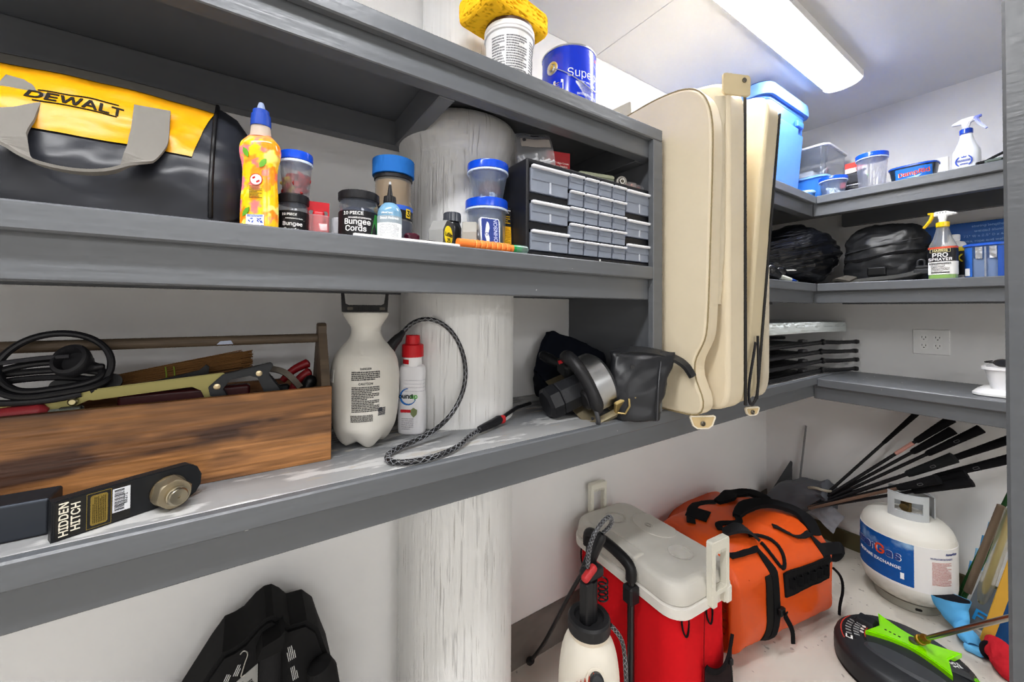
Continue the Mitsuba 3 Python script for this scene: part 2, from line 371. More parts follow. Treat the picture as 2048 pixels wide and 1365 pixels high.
# ---- shelves
def shelf(label, x0, x1, zt, cleat=True, top='shelf', x1n=None):
    """a shelf on the long wall: board, front strip, apron, wall cleat"""
    t = Thing('wall_shelf', label, 'shelf')
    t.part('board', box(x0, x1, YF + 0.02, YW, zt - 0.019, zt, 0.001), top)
    t.part('front_strip', box(x0, x1n or x1, YF, YF + 0.02, zt - 0.038, zt, 0.003), 'shelf')
    t.part('apron', box(x0, x1, YF + 0.02, YF + 0.058, zt - 0.100 if zt != 1.842 else zt - 0.09, zt - 0.019, 0.002), 'shelf')
    if cleat: t.part('wall_cleat', box(x0, x1, YW - 0.038, YW, zt - 0.092, zt - 0.019, 0.002), 'shelf')
    return t
s = shelf('topmost gray shelf on the long wall, carrying sponge and paint can', -1.6, 1.062, 1.842)
s.part('cross_brace', box(0.342, 0.380, YF + 0.058, YW - 0.038, 1.750, 1.823, 0.002), 'shelf')
s.part('cross_brace', box(1.004, 1.050, YF + 0.058, YW - 0.038, 1.750, 1.823, 0.002), 'shelf')
shelf('gray middle shelf on the long wall under the yellow tool bag', -1.6, 1.050, 1.413, x1n=1.017)
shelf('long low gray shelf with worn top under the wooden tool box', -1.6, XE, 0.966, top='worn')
d = Thing('shelf_divider', 'gray upright divider closing the end of the middle shelf beside the cushions', 'shelf divider')
d.part('post', box(1.017, 1.062, YF, YF + 0.02, 0.966, 1.804, 0.002), 'shelf')
d.part('panel', box(1.050, 1.062, YF + 0.02, YW, 0.966, 1.842 - 0.019, 0.001), 'shelf')
# corner shelves: long-wall returns and end-wall runs
def corner(label, x0, zt, label2):
    t = Thing('corner_shelf', label, 'shelf')
    t.part('board', box(x0, XE, YF + 0.02, YW, zt - 0.019, zt, 0.001), 'shelf')
    t.part('front_strip', box(x0, XF, YF, YF + 0.02, zt - 0.038, zt, 0.003), 'shelf')
    t.part('apron', box(x0, XF + 0.0195, YF + 0.02, YF + 0.058, zt - 0.094, zt - 0.0195, 0.002), 'shelf')
    t.part('wall_cleat', box(x0, XE, YW - 0.038, YW, zt - 0.092, zt - 0.0195, 0.002), 'shelf')
    end_shelf(label2, zt)
def end_shelf(label, zt):
    t = Thing('end_shelf', label, 'shelf')
    t.part('board', box(XF + 0.02, XE, -0.6, YF + 0.02, zt - 0.019, zt, 0.001), 'shelf')
    t.part('front_strip', box(XF, XF + 0.02, -0.6, YF, zt - 0.038, zt, 0.003), 'shelf')
    t.part('apron', box(XF + 0.02, XF + 0.058, -0.6, YF + 0.0195, zt - 0.094 if zt > 1 else zt - 0.1, zt - 0.019, 0.002), 'shelf')
    t.part('wall_cleat', box(XE - 0.038, XE, -0.6, YF + 0.02, zt - 0.094, zt - 0.019, 0.002), 'shelf')
corner('short gray corner shelf under the blue lidded tote', 1.53, 1.838, 'upper gray end-wall shelf holding the white spray bottle and round tubs')
corner('short gray corner shelf behind the cushions under the black trash bag', 1.53, 1.414, 'middle gray end-wall shelf with the yellow trigger sprayer')
end_shelf('lower gray end-wall shelf, almost bare, under the lower outlet', 0.957)

# ---- outlets
def outlet(label, y, z):
    t = Thing('electrical_outlet', label, 'outlet', (XE, y, z), rz=-90)
    # local: x along the wall, -y out of it (towards the viewer)
    def up(m): return frame(m, (0, 0, 0), (1, 0, 0), (0, 0, 1), (0, -1, 0))
    def L(m): return xf(up(m), (0, 0, 0))
    pl = rrect(0.125, 0.121, 0.004)
    t.part('plate', L(hull(np.vstack([prism(pl, 0.002).vertices, prism(pl.buffer(-0.003), 0.0055).vertices]))), 'satin', '#eeeeec')
    for i, dx in enumerate((-0.023, 0.023)):
        for dz in (0.0195, -0.0195):
            k = t.part('receptacle', L(xf(prism(sg.Point(0, 0).buffer(0.0172).intersection(sg.box(-0.0145, -0.0172, 0.0145, 0.0172)), 0.0072), (dx, dz, 0))), 'satin', '#f2f2f0')
            sl = [xf(prism(sg.box(-0.001, -0.004, 0.001, 0.004), 0.0004), (dx + q, dz + 0.003, 0.0072)) for q in (-0.0065, 0.0065)]
            sl.append(xf(prism(sg.Point(0, 0).buffer(0.0025).intersection(sg.box(-1, -0.0015, 1, 1)), 0.0004), (dx, dz - 0.008, 0.0072)))
            t.part('slots', L(cat(*sl)), 'matte', '#1c1c1c', smooth=False, under=k)
outlet('white double outlet plate on the end wall above the top shelf', 0.436, 1.955)
outlet('white double outlet plate on the end wall above the bare low shelf', 0.4375, 1.1365)

# ================================================================== middle shelf of the long wall and the shelf above it
ZM, ZT, ZL = 1.413, 1.842, 0.966

# ---- the yellow and black tool bag
t = Thing('tool_bag', 'yellow and black fabric tool bag with gray carry strap, leftmost on the middle shelf', 'tool bag', (-0.205, 0.925, ZM))
HX, HZ = 0.150, 0.254
def bagsec(v, bulge=1.0):      # v 0..1 from the front foot over the ridge to the back foot -> (y, z)
    v = np.asarray(v, float); s = 1 - np.abs(2 * v - 1)
    s1 = np.clip(s, 0, 1); z = HZ * (0.72 * s1 + 0.28 * np.sin(s1 * PI / 2))
    y = (0.122 - 0.118 * np.clip(s, 0, 1) ** 1.55 + 0.016 * np.sin(s * PI)) * np.where(v < 0.5, -1, 1)
    return y, z
def bagpt(x, v, off=0.0, seed=3):
    y, z = bagsec(v); q = np.stack([x, y, z], -1)
    d = np.where(np.asarray(v) < 0.5, -1.0, 1.0)
    w = (meshkit.fbm(q * [11, 11, 14], 3, seed) - 0.5) * 0.042 * np.sin(np.clip(1 - np.abs(2 * np.asarray(v) - 1), 0, 1) * PI) ** 0.7
    y = y + d * (w + off * 0.8); z = z + off * 0.5
    z = z * (1 - 0.03 * np.abs(x / HX) ** 2)
    return np.stack([x, y, z], -1)
vv = np.r_[np.linspace(0, 0.5, 34), np.linspace(0.5, 1, 34)[1:]]
xs = np.linspace(-HX, HX, 50)
def ring(x, k=1.0, dx=0.0):
    p = bagpt(np.full(len(vv), x), vv); c = np.array([x, 0, HZ * 0.40])
    p = c + (p - c) * [1, k, k]; p[:, 2] = np.maximum(p[:, 2], 0.0); p[:, 0] += dx
    return p
rings = [ring(-HX, k, -d) for k, d in ((0.3, 0.036), (0.6, 0.033), (0.85, 0.024), (0.96, 0.010))] + [ring(x) for x in xs] + [ring(HX, k, d) for k, d in ((0.97, 0.012), (0.90, 0.030), (0.74, 0.046), (0.5, 0.053), (0.2, 0.055))]
body = loft(rings)
t.part('body', body, 'vinyl', '#22242a', smooth=True, label='black coated lower body with bulging end')
for a, b in ((0.195, 0.425), (0.575, 0.805)):
    g = grid(lambda u, v: bagpt(-HX + (2 * HX - 0.026 * (1 - (v if a < 0.5 else 1 - v)) ** 0.8) * u, a + (b - a) * v, 0.0028), 60, 30)
    t.part('upper_panel', g, 'vinyl', '#c98c06', smooth=True, label='yellow upper panel')
g = grid(lambda u, v: bagpt(-HX * 1.02 + 2.04 * HX * u, 0.420 + 0.160 * v, 0.0042), 60, 14)
t.part('zipper_band', g, 'cloth', '#5a5854', smooth=True, label='gray woven zipper band')
for sx in (-1, 1):
    p = np.array([bagpt(np.array(sx * HX), np.array(v), 0.003) for v in np.linspace(0.02, 0.98, 60)])
    t.part('piping', tube(p, 0.0035, 6), 'satin', '#101012', smooth=True)
# carry strap: flat where it is sewn, turned on edge where the loop hangs down
def sp(x, z, out): return [x + (0.005 if x > 0 else 0), -0.140 - out + 0.115 * max(0, (z - 0.05) / 0.2), z]
hp = [sp(0.064, 0.192, 0.010), sp(0.066, 0.165, 0.014), sp(0.068, 0.130, 0.018), sp(0.064, 0.094, 0.024), sp(0.050, 0.064, 0.032), sp(0.028, 0.049, 0.036), sp(0.0, 0.046, 0.037), sp(-0.03, 0.054, 0.035), sp(-0.050, 0.074, 0.030), sp(-0.062, 0.100, 0.022), sp(-0.066, 0.140, 0.017), sp(-0.066, 0.170, 0.013), sp(-0.064, 0.192, 0.010)]
hq = curve(hp, 70)
mid = np.array([0, -0.1, 0.16]); up = []
for i, q in enumerate(hq):
    w = min(1.0, max(0.0, (0.088 - q[2]) / 0.026)); inn = mid - q; inn[1] = 0; inn /= np.linalg.norm(inn) + 1e-9
    up.append((1 - w) * np.array([0, -1, 0.25]) + w * inn)
t.part('handle', strap(hq, np.interp(hq[:, 2], [0.05, 0.09, 0.12], [0.018, 0.034, 0.044]), 0.004, up), 'cloth', '#6e6b66', smooth=40, label='gray webbing carry strap')
logo = text('DEWALT', 0.017, 0.002)
lv = np.array(logo.vertices); lv[:, 0] *= 1.02
lo = []
for x, y, z in lv:
    v = 0.305 + (y - 0.008) * 1.7 - 3.0 * x * x; p = bagpt(np.array(x - 0.011), np.array(v), 0.0034 + z * 0.3); lo.append(p)
lo = [mesh(np.array(lo), logo.faces)]
for dz in (-0.002, 0.024):
    lo.append(tube(np.array([bagpt(np.array(x), np.array(0.305 + (dz - 0.010) * 1.7 - 3.0 * x * x), 0.0036) for x in np.linspace(-0.052, 0.031, 24)]), 0.0009, 5))
t.part('logo', cat(*lo), 'matte', '#1b1712', smooth=False, label='black arched lettering')

# ---- generic pieces
def jar(name, label, loc, R, H, cap_h, cap_col, body_col, tint='#c8d4dc', body_mat='clear', group=None, rz=0, n=36):
    t = Thing(name, label, 'jar', loc, rz=rz, group=group)
    t.part('body', lathe([(R * 0.90, 0.0), (R * 0.96, 0.003), (R * 0.97, 0.01), (R * 0.97, H - cap_h - 0.012), (R * 0.90, H - cap_h - 0.002), (R * 0.90, H - cap_h)], n), body_mat, tint)
    if body_col: t.part('contents', wobble(lathe([(R * 0.80, 0.004), (R * 0.90, 0.010), (R * 0.90, H - cap_h - 0.022), (R * 0.6, H - cap_h - 0.014)], 28), 0.003, 60, 2), 'satin', body_col, smooth=50)
    a = np.arange(n * 2) * PI / n
    lid = [np.stack([(r * (1 + 0.012 * (np.arange(n * 2) % 2) * (0 < i < 3))) * np.cos(a), (r * (1 + 0.012 * (np.arange(n * 2) % 2) * (0 < i < 3))) * np.sin(a), np.full(n * 2, z)], 1) for i, (r, z) in enumerate([(R * 0.99, H - cap_h), (R * 1.0, H - cap_h + 0.002), (R * 1.0, H - 0.002), (R * 0.96, H)])]
    t.part('lid', loft(lid), 'satin', cap_col, smooth=25)
    return t
def round_tub(name, label, loc, Rt, Rb, H, lid_h=0.016, lid='#1148c8', tint='#dfe8f2', contents=(), rim='#c9d8ee', group=None, mat='clear', tab=False):
    """a tapering clear tub with a screw lid"""
    t = Thing(name, label, 'container', loc, group=group)
    zt = H - lid_h
    t.part('body', lathe([(Rb * 0.9, 0.0), (Rb, 0.003), (Rt * 0.93, zt - 0.008), (Rt * 0.97, zt - 0.006), (Rt * 0.97, zt)], 40), mat, tint)
    t.part('rim', lathe([(Rt * 0.93, zt - 0.006), (Rt * 1.0, zt - 0.005), (Rt * 1.0, zt - 0.001), (Rt * 0.93, zt)], 40, cap=False), 'satin', rim, label='pale rim')
    t.part('lid', lathe([(Rt * 0.97, zt), (Rt * 1.0, zt + 0.001), (Rt * 1.0, H - 0.004), (Rt * 0.985, H - 0.001), (Rt * 0.94, H), (Rt * 0.92, H - 0.002)], 48), 'gloss', lid, label='blue screw lid')
    for nm, m, col in contents: t.part(nm, m, 'satin', col)
    if tab: t.part('print', bend(cat(xf(text('1.0 L', 0.005, 0.0003), (0, -0.0025, 0))), Rt * 1.001, zt + lid_h / 2, D(tab)), 'matte', '#dfe6f5', smooth=False)
    return t
def chunks(n, R, z0, z1, size, seed, kind='blob'):
    r = np.random.default_rng(seed); out = []
    for i in range(n):
        a, q = r.uniform(0, 2 * PI), R * math.sqrt(r.random())
        m = cyl(size * 0.35, -size * 0.8, size * 0.8, 8) if kind == 'rod' else lathe([(size * .5, -size * .6), (size * .42, 0), (size * .2, size * .7)], 8)
        out.append(xf(m, (q * math.cos(a), q * math.sin(a), r.uniform(z0, z1)), *(r.uniform(0, 360, 3))))
    return cat(*out)

# ---- the orange squeeze bottle
t = Thing('squeeze_bottle', 'orange and pink blossom print squeeze bottle with blue cap beside the tool bag', 'bottle', (0.012, 0.80, ZM), rz=-26)
pr = [(0.024, 0), (0.0285, 0.003), (0.0290, 0.010), (0.0285, 0.05), (0.0265, 0.082), (0.0262, 0.098), (0.0275, 0.112), (0.0305, 0.126), (0.0315, 0.136), (0.0300, 0.147), (0.0235, 0.156), (0.0165, 0.163)]
from scipy.interpolate import PchipInterpolator
zz = np.array([p[1] for p in pr]); pc = PchipInterpolator(zz, [p[0] for p in pr]); zs = np.linspace(0, zz[-1], 90)
b = loft([sring(2 * pc(z), 1.25 * pc(z), z, 2.5, 72) for z in zs])
bv = np.asarray(b.vertices)
n1, n2, n3 = (meshkit.fbm(bv * [s, s, s * 0.7], 3, k) for s, k in ((46, 1), (60, 5), (75, 9)))
bc = np.tile(C('#fbbf12'), (len(bv), 1))
def over(c, m): return bc * (1 - m[:, None]) + C(c) * m[:, None]
st = lambda a, b, x: np.clip((x - a) / (b - a), 0, 1)
bc = over('#fff07a', st(.55, .62, n1)); bc = over('#f58a1c', st(.56, .60, n2)); bc = over('#f0697c', st(.57, .61, n3) * st(.1, -.02, bv[:, 0] + 0.01 * 0)); bc = over('#f57f52', st(0.150, 0.160, bv[:, 2]))
bc = over('#f27f8c', st(.5, .56, n3) * st(-0.012, -0.022, bv[:, 0]))
t.part('body', b, 'gloss', bc, smooth=True, label='body printed with yellow, orange and pink blossoms')
for x, z, r in ((-0.014, 0.128, 30), (-0.013, 0.028, -40), (0.012, 0.112, 150)):
    lf = np.array([[0, 0.010], [0.004, 0.004], [0.004, -0.003], [0, -0.010], [-0.004, -0.003], [-0.004, 0.004]])
    y = -0.625 * pc(z) * (1 - abs(x / pc(z)) ** 2.5) ** 0.4 - 0.0004
    t.part('leaf_print', frame(xf(prism(lf, 0.0008), rz=r), (x, y, z), (0.96, -0.28 * np.sign(x) * -1, 0), (0, 0, 1)), 'satin', '#5f9c2c', smooth=False, label='green leaf print')
fy = lambda z: -0.625 * pc(z) - 0.0006
def onf(m, x, z): return frame(m, (x, fy(z), z), (1, 0, 0), (0, 0.0, 1))
t.part('warning_print', cat(onf(prism(sg.Point(0, 0).buffer(0.0095), 0.0005), 0.002, 0.083), ), 'matte', '#f6f2ec', smooth=False, label='white round pictogram')
t.part('warning_print', cat(onf(xf(prism(sg.Point(0, 0).buffer(0.0098).difference(sg.Point(0, 0).buffer(0.0090)), 0.0010), (0, 0, 0)), 0.002, 0.083), onf(prism(sg.Polygon([(-.006, .003), (-.002, .0055), (-.001, .003), (-.005, .0005)]).union(sg.Polygon([(.006, -.003), (.001, -.0055), (.0, -.003), (.005, -.0005)])), 0.0011), 0.002, 0.083)), 'matte', '#b3262c', smooth=False)
t.part('fine_print', xf(onf(lines(0.020, 0.022, 9, 0.0005, 0.45, 4), 0.002, 0.062), (0, -0.0004, 0)), 'matte', '#6b5a2a', smooth=False)
t.part('recycling_print', cat(onf(prism(rrect(0.028, 0.020, 0.0005), 0.0006), 0.002, 0.0135)), 'matte', '#f2f4fa', smooth=False, label='white panel')
ar = lambda cx: cat(*[xf(prism(sg.Polygon([(-.0012, .0026), (.0012, .0026), (.0012, .0036), (.0027, .0020), (.0012, .0006), (.0012, .0016), (-.0012, .0014)]), 0.0011), (cx, 0, 0), rz=q) if 0 else xf(xf(prism(sg.Polygon([(-.0016, .0024), (.0010, .0024), (.0010, .0036), (.0029, .0018), (.0010, .0002), (.0010, .0012), (-.0016, .0012)]), 0.0011), (0, 0.0012, 0)), (cx, 0, 0), rz=q) for q in (0, 120, 240)])
t.part('recycling_print', cat(onf(cat(ar(-0.006), ar(0.0075), xf(_flat(-.006, .006, -.0006, .0006, 0.0011), (0.0075, 0, 0), rz=-40), _flat(-.014, .014, -.0098, -.0078, 0.001), xf(lines(0.024, 0.004, 2, 0.001, 0.6, 3), (0, 0.0078, 0))), 0.002, 0.0135)), 'matte', '#1d3f9e', smooth=False, label='blue recycling arrows')
t.part('neck', xf(lathe([(0.0165, 0.160), (0.0150, 0.174), (0.0140, 0.184)], 28), s=(1, 0.9, 1)), 'milky', '#e8dccb')
a = np.arange(48) * 2 * PI / 48; rib = 1 + 0.03 * (np.arange(48) % 2)
t.part('cap', loft([np.stack([r * (rib if 0 < i < 4 else 1) * np.cos(a), r * (rib if 0 < i < 4 else 1) * np.sin(a), np.full(48, z)], 1) for i, (r, z) in enumerate([(0.0150, 0.179), (0.0150, 0.180), (0.0148, 0.186), (0.0142, 0.199), (0.0125, 0.200), (0.0122, 0.207), (0.009, 0.208)])]), 'satin', '#1c3f9a', label='blue ribbed cap')
t.part('nozzle', lathe([(0.0062, 0.206), (0.0058, 0.213), (0.0040, 0.220), (0.0034, 0.221)], 20), 'milky', '#b9c8e6', label='clear nozzle tip')

# ---- jars of bungee cords
def bungee(loc, R, H, label, face, contents, extra):
    t = jar('cord_jar', label, loc, R, H, 0.016, '#17171a', contents, '#9aa4b4')
    t.part('label', patch(R * 0.985, D(face - 80), D(face + 80), 0.004, H * 0.58), 'satin', '#141416', label='black label')
    def on(m, z): return bend(m, R * 0.985 + 0.0008, z, D(face))
    k = R / 0.037; o = 0.09 if extra else 0.0
    w = [on(xf(text('10 PIECE', 0.0060 * k, 0.0004), (-0.012 * k, 0, 0)), H * (0.46 + o * 0.35)), on(xf(lines(0.042 * k, 0.0035 * k, 2, 0.0004, 0.5, 2), (0, 0, 0)), H * (0.39 + o * 0.45)), on(_flat(-0.025 * k, 0.025 * k, 0, 0.0005, 0.0004), H * (0.355 + o * 0.5)),
         on(xf(text('Bungee', 0.0100 * k, 0.0004), (-0.004 * k, 0, 0)), H * (0.22 + o * 0.9)), on(xf(text('Cords', 0.0100 * k, 0.0004), (-0.007 * k, 0, 0)), H * (0.075 + o))]
    w.append(on(_flat(-0.048 * k, 0.048 * k, 0, 0.0008, 0.0004), H * 0.575))
    t.part('lettering', cat(*w), 'matte', '#e8e8e8', smooth=False, label='white lettering')
    if extra: t.part('label_corner', bend(prism(sg.Polygon([(0.020 * k, 0.001), (0.040 * k, 0.001), (0.040 * k, H * 0.5), (0.030 * k, H * 0.5)]), 0.0004), R * 0.985 + 0.0007, 0.004, D(face)), 'satin', '#2c7a35', label='green label corner')
bungee((0.066, 0.833, ZM), 0.0255, 0.076, 'small black lidded jar of cords under the blue lidded tub of red caps', -92, '#6b2f3a', False)
bungee((0.180, 0.822, ZM), 0.0385, 0.096, 'larger black lidded jar of cords behind the small blue bottle', -100, '#1a2038', True)
round_tub('round_tub', 'blue lidded clear tub of red wire caps standing on the small jar of cords', (0.070, 0.842, ZM + 0.0765), 0.0285, 0.022, 0.082, contents=[('wire_caps', chunks(60, 0.019, 0.006, 0.042, 0.011, 3), '#8c2626'), ('wire_caps', chunks(14, 0.019, 0.006, 0.03, 0.011, 8), '#b09a42')])
# ---- red clip pack
t = Thing('clip_pack', 'small red and clear card pack of clips between the two jars of cords', 'package', (0.1085, 0.838, ZM), rz=-4)
t.part('card', frame(bprism(sg.Polygon([(-0.019, 0.0), (0.019, 0.0), (0.019, 0.073), (-0.019, 0.073)]).difference(sg.Point(-0.0125, 0.052).buffer(0.0042)).difference(sg.Point(0.0125, 0.052).buffer(0.0042)), 0.0015, 0.0002), (0, 0, 0), (1, 0, 0), (0, 0, 1)), 'satin', '#b3121f')
t.part('hook', rbox(0.021, 0.010, 0.048, 0.0049, (0, -0.0062, 0.030)), 'gloss', '#b81a22')
t.part('blister', rbox(0.036, 0.016, 0.044, 0.004, (0, -0.0085, 0.024)), 'clear', '#e8e8ea')
t.part('foot', box(-0.019, 0.019, -0.016, 0.012, 0, 0.002, 0.0005), 'satin', '#a5101c')
single('cloth_roll', 'white rolled cloth half hidden behind the larger jar of cords', 'cloth roll', xf(wobble(lathe([(0.012, 0), (0.014, 0.002), (0.0135, 0.055), (0.010, 0.058)], 24), 0.002, 40, 5), (0.156, 0.893, ZM), s=(1.2, 1, 1)), 'cloth', '#cfcfd4', smooth=True)

# ---- little blue bottle with a spout
t = Thing('dropper_bottle', 'small pale blue bottle with black spout and white label in front of the tape-topped jar', 'bottle', (0.232, 0.790, ZM))
t.part('body', lathe([(0.020, 0), (0.0235, 0.002), (0.0235, 0.058), (0.0215, 0.066), (0.016, 0.074), (0.0105, 0.079)], 32), 'gloss', '#6d97b4')
F0 = -108
t.part('label', patch(0.0237, D(F0 - 75), D(F0 + 75), 0.004, 0.050), 'satin', '#e9ecec', label='white label')
t.part('label_band', patch(0.0240, D(F0 - 75), D(F0 + 75), 0.036, 0.050), 'satin', '#8e9aa2', label='gray label band')
t.part('lettering', cat(bend(text('UltraCare', 0.0036, 0.0003), 0.0245, 0.0535, D(F0 - 12)), bend(text('Grout Refresh', 0.0044, 0.0003), 0.0245, 0.043, D(F0))), 'matte', '#f3f6f8', smooth=False)
t.part('fine_print', bend(xf(lines(0.040, 0.026, 11, 0.0003, 0.4, 5), (0, 0, 0)), 0.0243, 0.0205, D(F0)), 'matte', '#8b9096', smooth=False)
a = np.arange(40) * 2 * PI / 40; rb = 1 + 0.05 * (np.arange(40) % 2)
t.part('cap', cat(loft([np.stack([r * rb * np.cos(a), r * rb * np.sin(a), np.full(40, z)], 1) for r, z in ((0.0120, 0.079), (0.0120, 0.080), (0.0112, 0.092), (0.0060, 0.094))]), lathe([(0.0055, 0.093), (0.0042, 0.104), (0.0026, 0.117), (0.0024, 0.118)], 16)), 'satin', '#151517', label='black spout cap')
t.part('tip', lathe([(0.0026, 0.117), (0.0024, 0.122), (0.0014, 0.123)], 12), 'satin', '#a9adb2', label='gray spout tip')

# ---- sand jar with the roll of blue tape on it
t = Thing('filler_jar', 'tall gray jar with sand showing through its clear top, before the column', 'jar', (0.272, 0.900, ZM))
t.part('base', lathe([(0.040, 0), (0.0432, 0.003), (0.0432, 0.062), (0.041, 0.068)], 36), 'satin', '#4a4e58')
t.part('label_band', patch(0.0436, D(-178), D(-10), 0.068, 0.094), 'satin', '#16171c', label='black and yellow band')
t.part('badge', cat(patch(0.0440, D(-68), D(-50), 0.071, 0.092), patch(0.0440, D(-170), D(-156), 0.071, 0.092)), 'satin', '#d9b62a', label='yellow badge')
t.part('lettering', cat(bend(text('3', 0.013, 0.0004), 0.0444, 0.075, D(-59)), bend(text('3', 0.013, 0.0004), 0.0444, 0.075, D(-163))), 'matte', '#20201c', smooth=False)
t.part('stripe', patch(0.0438, D(-100), D(-12), 0.088, 0.098), 'satin', '#3560c4', label='blue stripe')
t.part('jar_wall', lathe([(0.0432, 0.064), (0.0432, 0.100), (0.040, 0.112), (0.040, 0.160), (0.036, 0.165)], 36), 'clear', '#e0ddd4')
t.part('sand', lathe([(0.0385, 0.066), (0.041, 0.068), (0.041, 0.099), (0.0385, 0.112), (0.0385, 0.155), (0.02, 0.157)], 32), 'matte', '#7a6448')
t.part('lid', lathe([(0.0405, 0.160), (0.0425, 0.1605), (0.0425, 0.168), (0.040, 0.169)], 36), 'satin', '#1b1b1e')
t = Thing('masking_tape', 'roll of blue masking tape lying on top of the sand jar', 'tape roll', (0.272, 0.900, ZM + 0.1695))
t.part('tape', lathe([(0.030, 0.0), (0.046, 0.0), (0.0465, 0.001), (0.0465, 0.0355), (0.046, 0.0365), (0.030, 0.0365)], 48, cap=False), 'matte', '#1f5fa8')
t.part('core', lathe([(0.030, 0.036), (0.0285, 0.036), (0.0285, 0.0005), (0.030, 0.0005)], 40, cap=False), 'matte', '#8a7a60', label='cardboard core')
single('maroon_pouch', 'shiny maroon plastic pouch at the foot of the sand jar', 'pouch', wobble(refine(rbox(0.034, 0.020, 0.036, 0.009, (0.297, 0.845, ZM + 0.018)), 0.005), 0.003, 90, 4), 'gloss', '#4a1526', smooth=True)
t = Thing('jar_top', 'flat black screw top lying between the maroon pouch and the tape measure', 'lid', (0.317, 0.802, ZM))
t.part('skirt', lathe([(0.022, 0.0), (0.0225, 0.001), (0.0225, 0.010), (0.021, 0.012), (0.019, 0.0115)], 36), 'satin', '#121317')
# ---- tape measures, black bottle, level card
def tape_measure(label, loc, rz, w, h, th, side, face):
    t = Thing('tape_measure', label, 'tape measure', loc, rz=rz)
    p = sg.Polygon([(-w / 2, 0), (w / 2, 0), (w / 2, h * 0.82), (w * 0.30, h), (-w * 0.18, h), (-w / 2, h * 0.62)]).buffer(-0.006).buffer(0.006, 8)
    m = frame(hull(np.vstack([prism(p.buffer(-0.002), th).vertices, prism(p, th - 0.004, 0.002).vertices])), (0, th / 2, 0), (1, 0, 0), (0, 0, 1))
    t.part('case', m, 'satin', side)
    return t, p
t, p = tape_measure('tape measure with yellow round badge and orange button, nearest the black lid', (0.352, 0.806, ZM), 38, 0.056, 0.062, 0.036, '#8a8a88', None)
t.part('side', frame(prism(p.buffer(-0.0015), 0.002), (0, -0.0165, 0), (1, 0, 0), (0, 0, 1)), 'satin', '#3a3a3c', label='black side')
t.part('badge', frame(xf(prism(sg.Point(0, 0).buffer(0.0205), 0.003), (-0.004, 0.028, 0), s=(0.9, 1.05, 1)), (0, -0.0165, 0), (1, 0, 0), (0, 0, 1)), 'satin', '#ead31c', label='yellow oval badge')
t.part('lettering', frame(cat(xf(text('Lufkin', 0.0085, 0.0006), (-0.004, 0.026, 0.003)), xf(text('25', 0.009, 0.0006), (-0.004, 0.013, 0.003))), (0, -0.0165, 0), (1, 0, 0), (0, 0, 1)), 'matte', '#1c1a12', smooth=False)
t.part('button', box(0.0265, 0.0325, -0.012, 0.012, 0.022, 0.048, 0.002), 'satin', '#e2552a', label='orange lock button')
t.part('hook', box(0.0275, 0.0300, -0.011, 0.011, 0.0005, 0.012, 0.0005), 'satin', '#c23b25', label='red tape end')
t, p = tape_measure('silver and wood-faced tape measure beside the blue level card', (0.424, 0.812, ZM), 62, 0.050, 0.070, 0.034, '#98968f', None)
t.part('front_plate', box(0.0245, 0.0262, -0.014, 0.014, 0.006, 0.062, 0.001), 'satin', '#c3a794', label='tan front plate')
t.part('belt_clip', tube(curve([(-0.01, -0.018, 0.05), (-0.018, -0.021, 0.03), (-0.006, -0.021, 0.012), (0.006, -0.019, 0.03), (0.0, -0.018, 0.05)], 24), 0.0022, 6), 'metal', '#6a6a6e', label='wire belt clip')
t = Thing('black_bottle', 'dark clear bottle with ribbed gray cap just behind the tape measures', 'bottle', (0.403, 0.862, ZM))
t.part('body', lathe([(0.021, 0), (0.0225, 0.002), (0.0225, 0.062), (0.019, 0.072), (0.017, 0.076)], 30), 'gloss', '#17181b')
t.part('cap', loft([np.stack([r * rb * np.cos(a), r * rb * np.sin(a), np.full(40, z)], 1) for r, z in ((0.0205, 0.076), (0.0205, 0.077), (0.0200, 0.096), (0.018, 0.098))]), 'gloss', '#3c4048', label='dark gray ribbed cap')
t = Thing('level_card', 'small blue pack with white winged emblem leaning on the lower round tub', 'package', (0.468, 0.786, ZM), rz=-6, rx=-6)
t.part('card', frame(bprism(rrect(0.050, 0.084, 0.005), 0.012, 0.0012), (0, 0.012, 0.042), (1, 0, 0), (0, 0, 1)), 'satin', '#d9dde6')
t.part('panel', frame(prism(rrect(0.044, 0.078, 0.003), 0.0008), (0, 0.0003, 0.042), (1, 0, 0), (0, 0, 1)), 'satin', '#2f3f86', label='blue panel')
wing = sg.Polygon([(0, 0.002), (0.004, 0.014), (0.002, 0.026), (-0.002, 0.030), (-0.005, 0.022), (-0.007, 0.008), (-0.009, -0.002), (-0.006, -0.014), (-0.003, -0.026), (0.002, -0.022), (0.003, -0.010)])
t.part('emblem', frame(cat(prism(wing.difference(sg.Point(-0.004, 0).buffer(0.004)), 0.0006), prism(sg.Point(-0.004, 0).buffer(0.0024), 0.0006)), (-0.006, -0.0006, 0.044), (1, 0, 0), (0, 0, 1)), 'matte', '#dfe4f0', smooth=False, label='white winged emblem')
t.part('lettering', frame(xf(text('Y JOHNSON', 0.0095, 0.0005), (0, 0, 0), rz=90), (0.018, -0.0006, 0.044), (1, 0, 0), (0, 0, 1)), 'matte', '#b9c3e6', smooth=False)
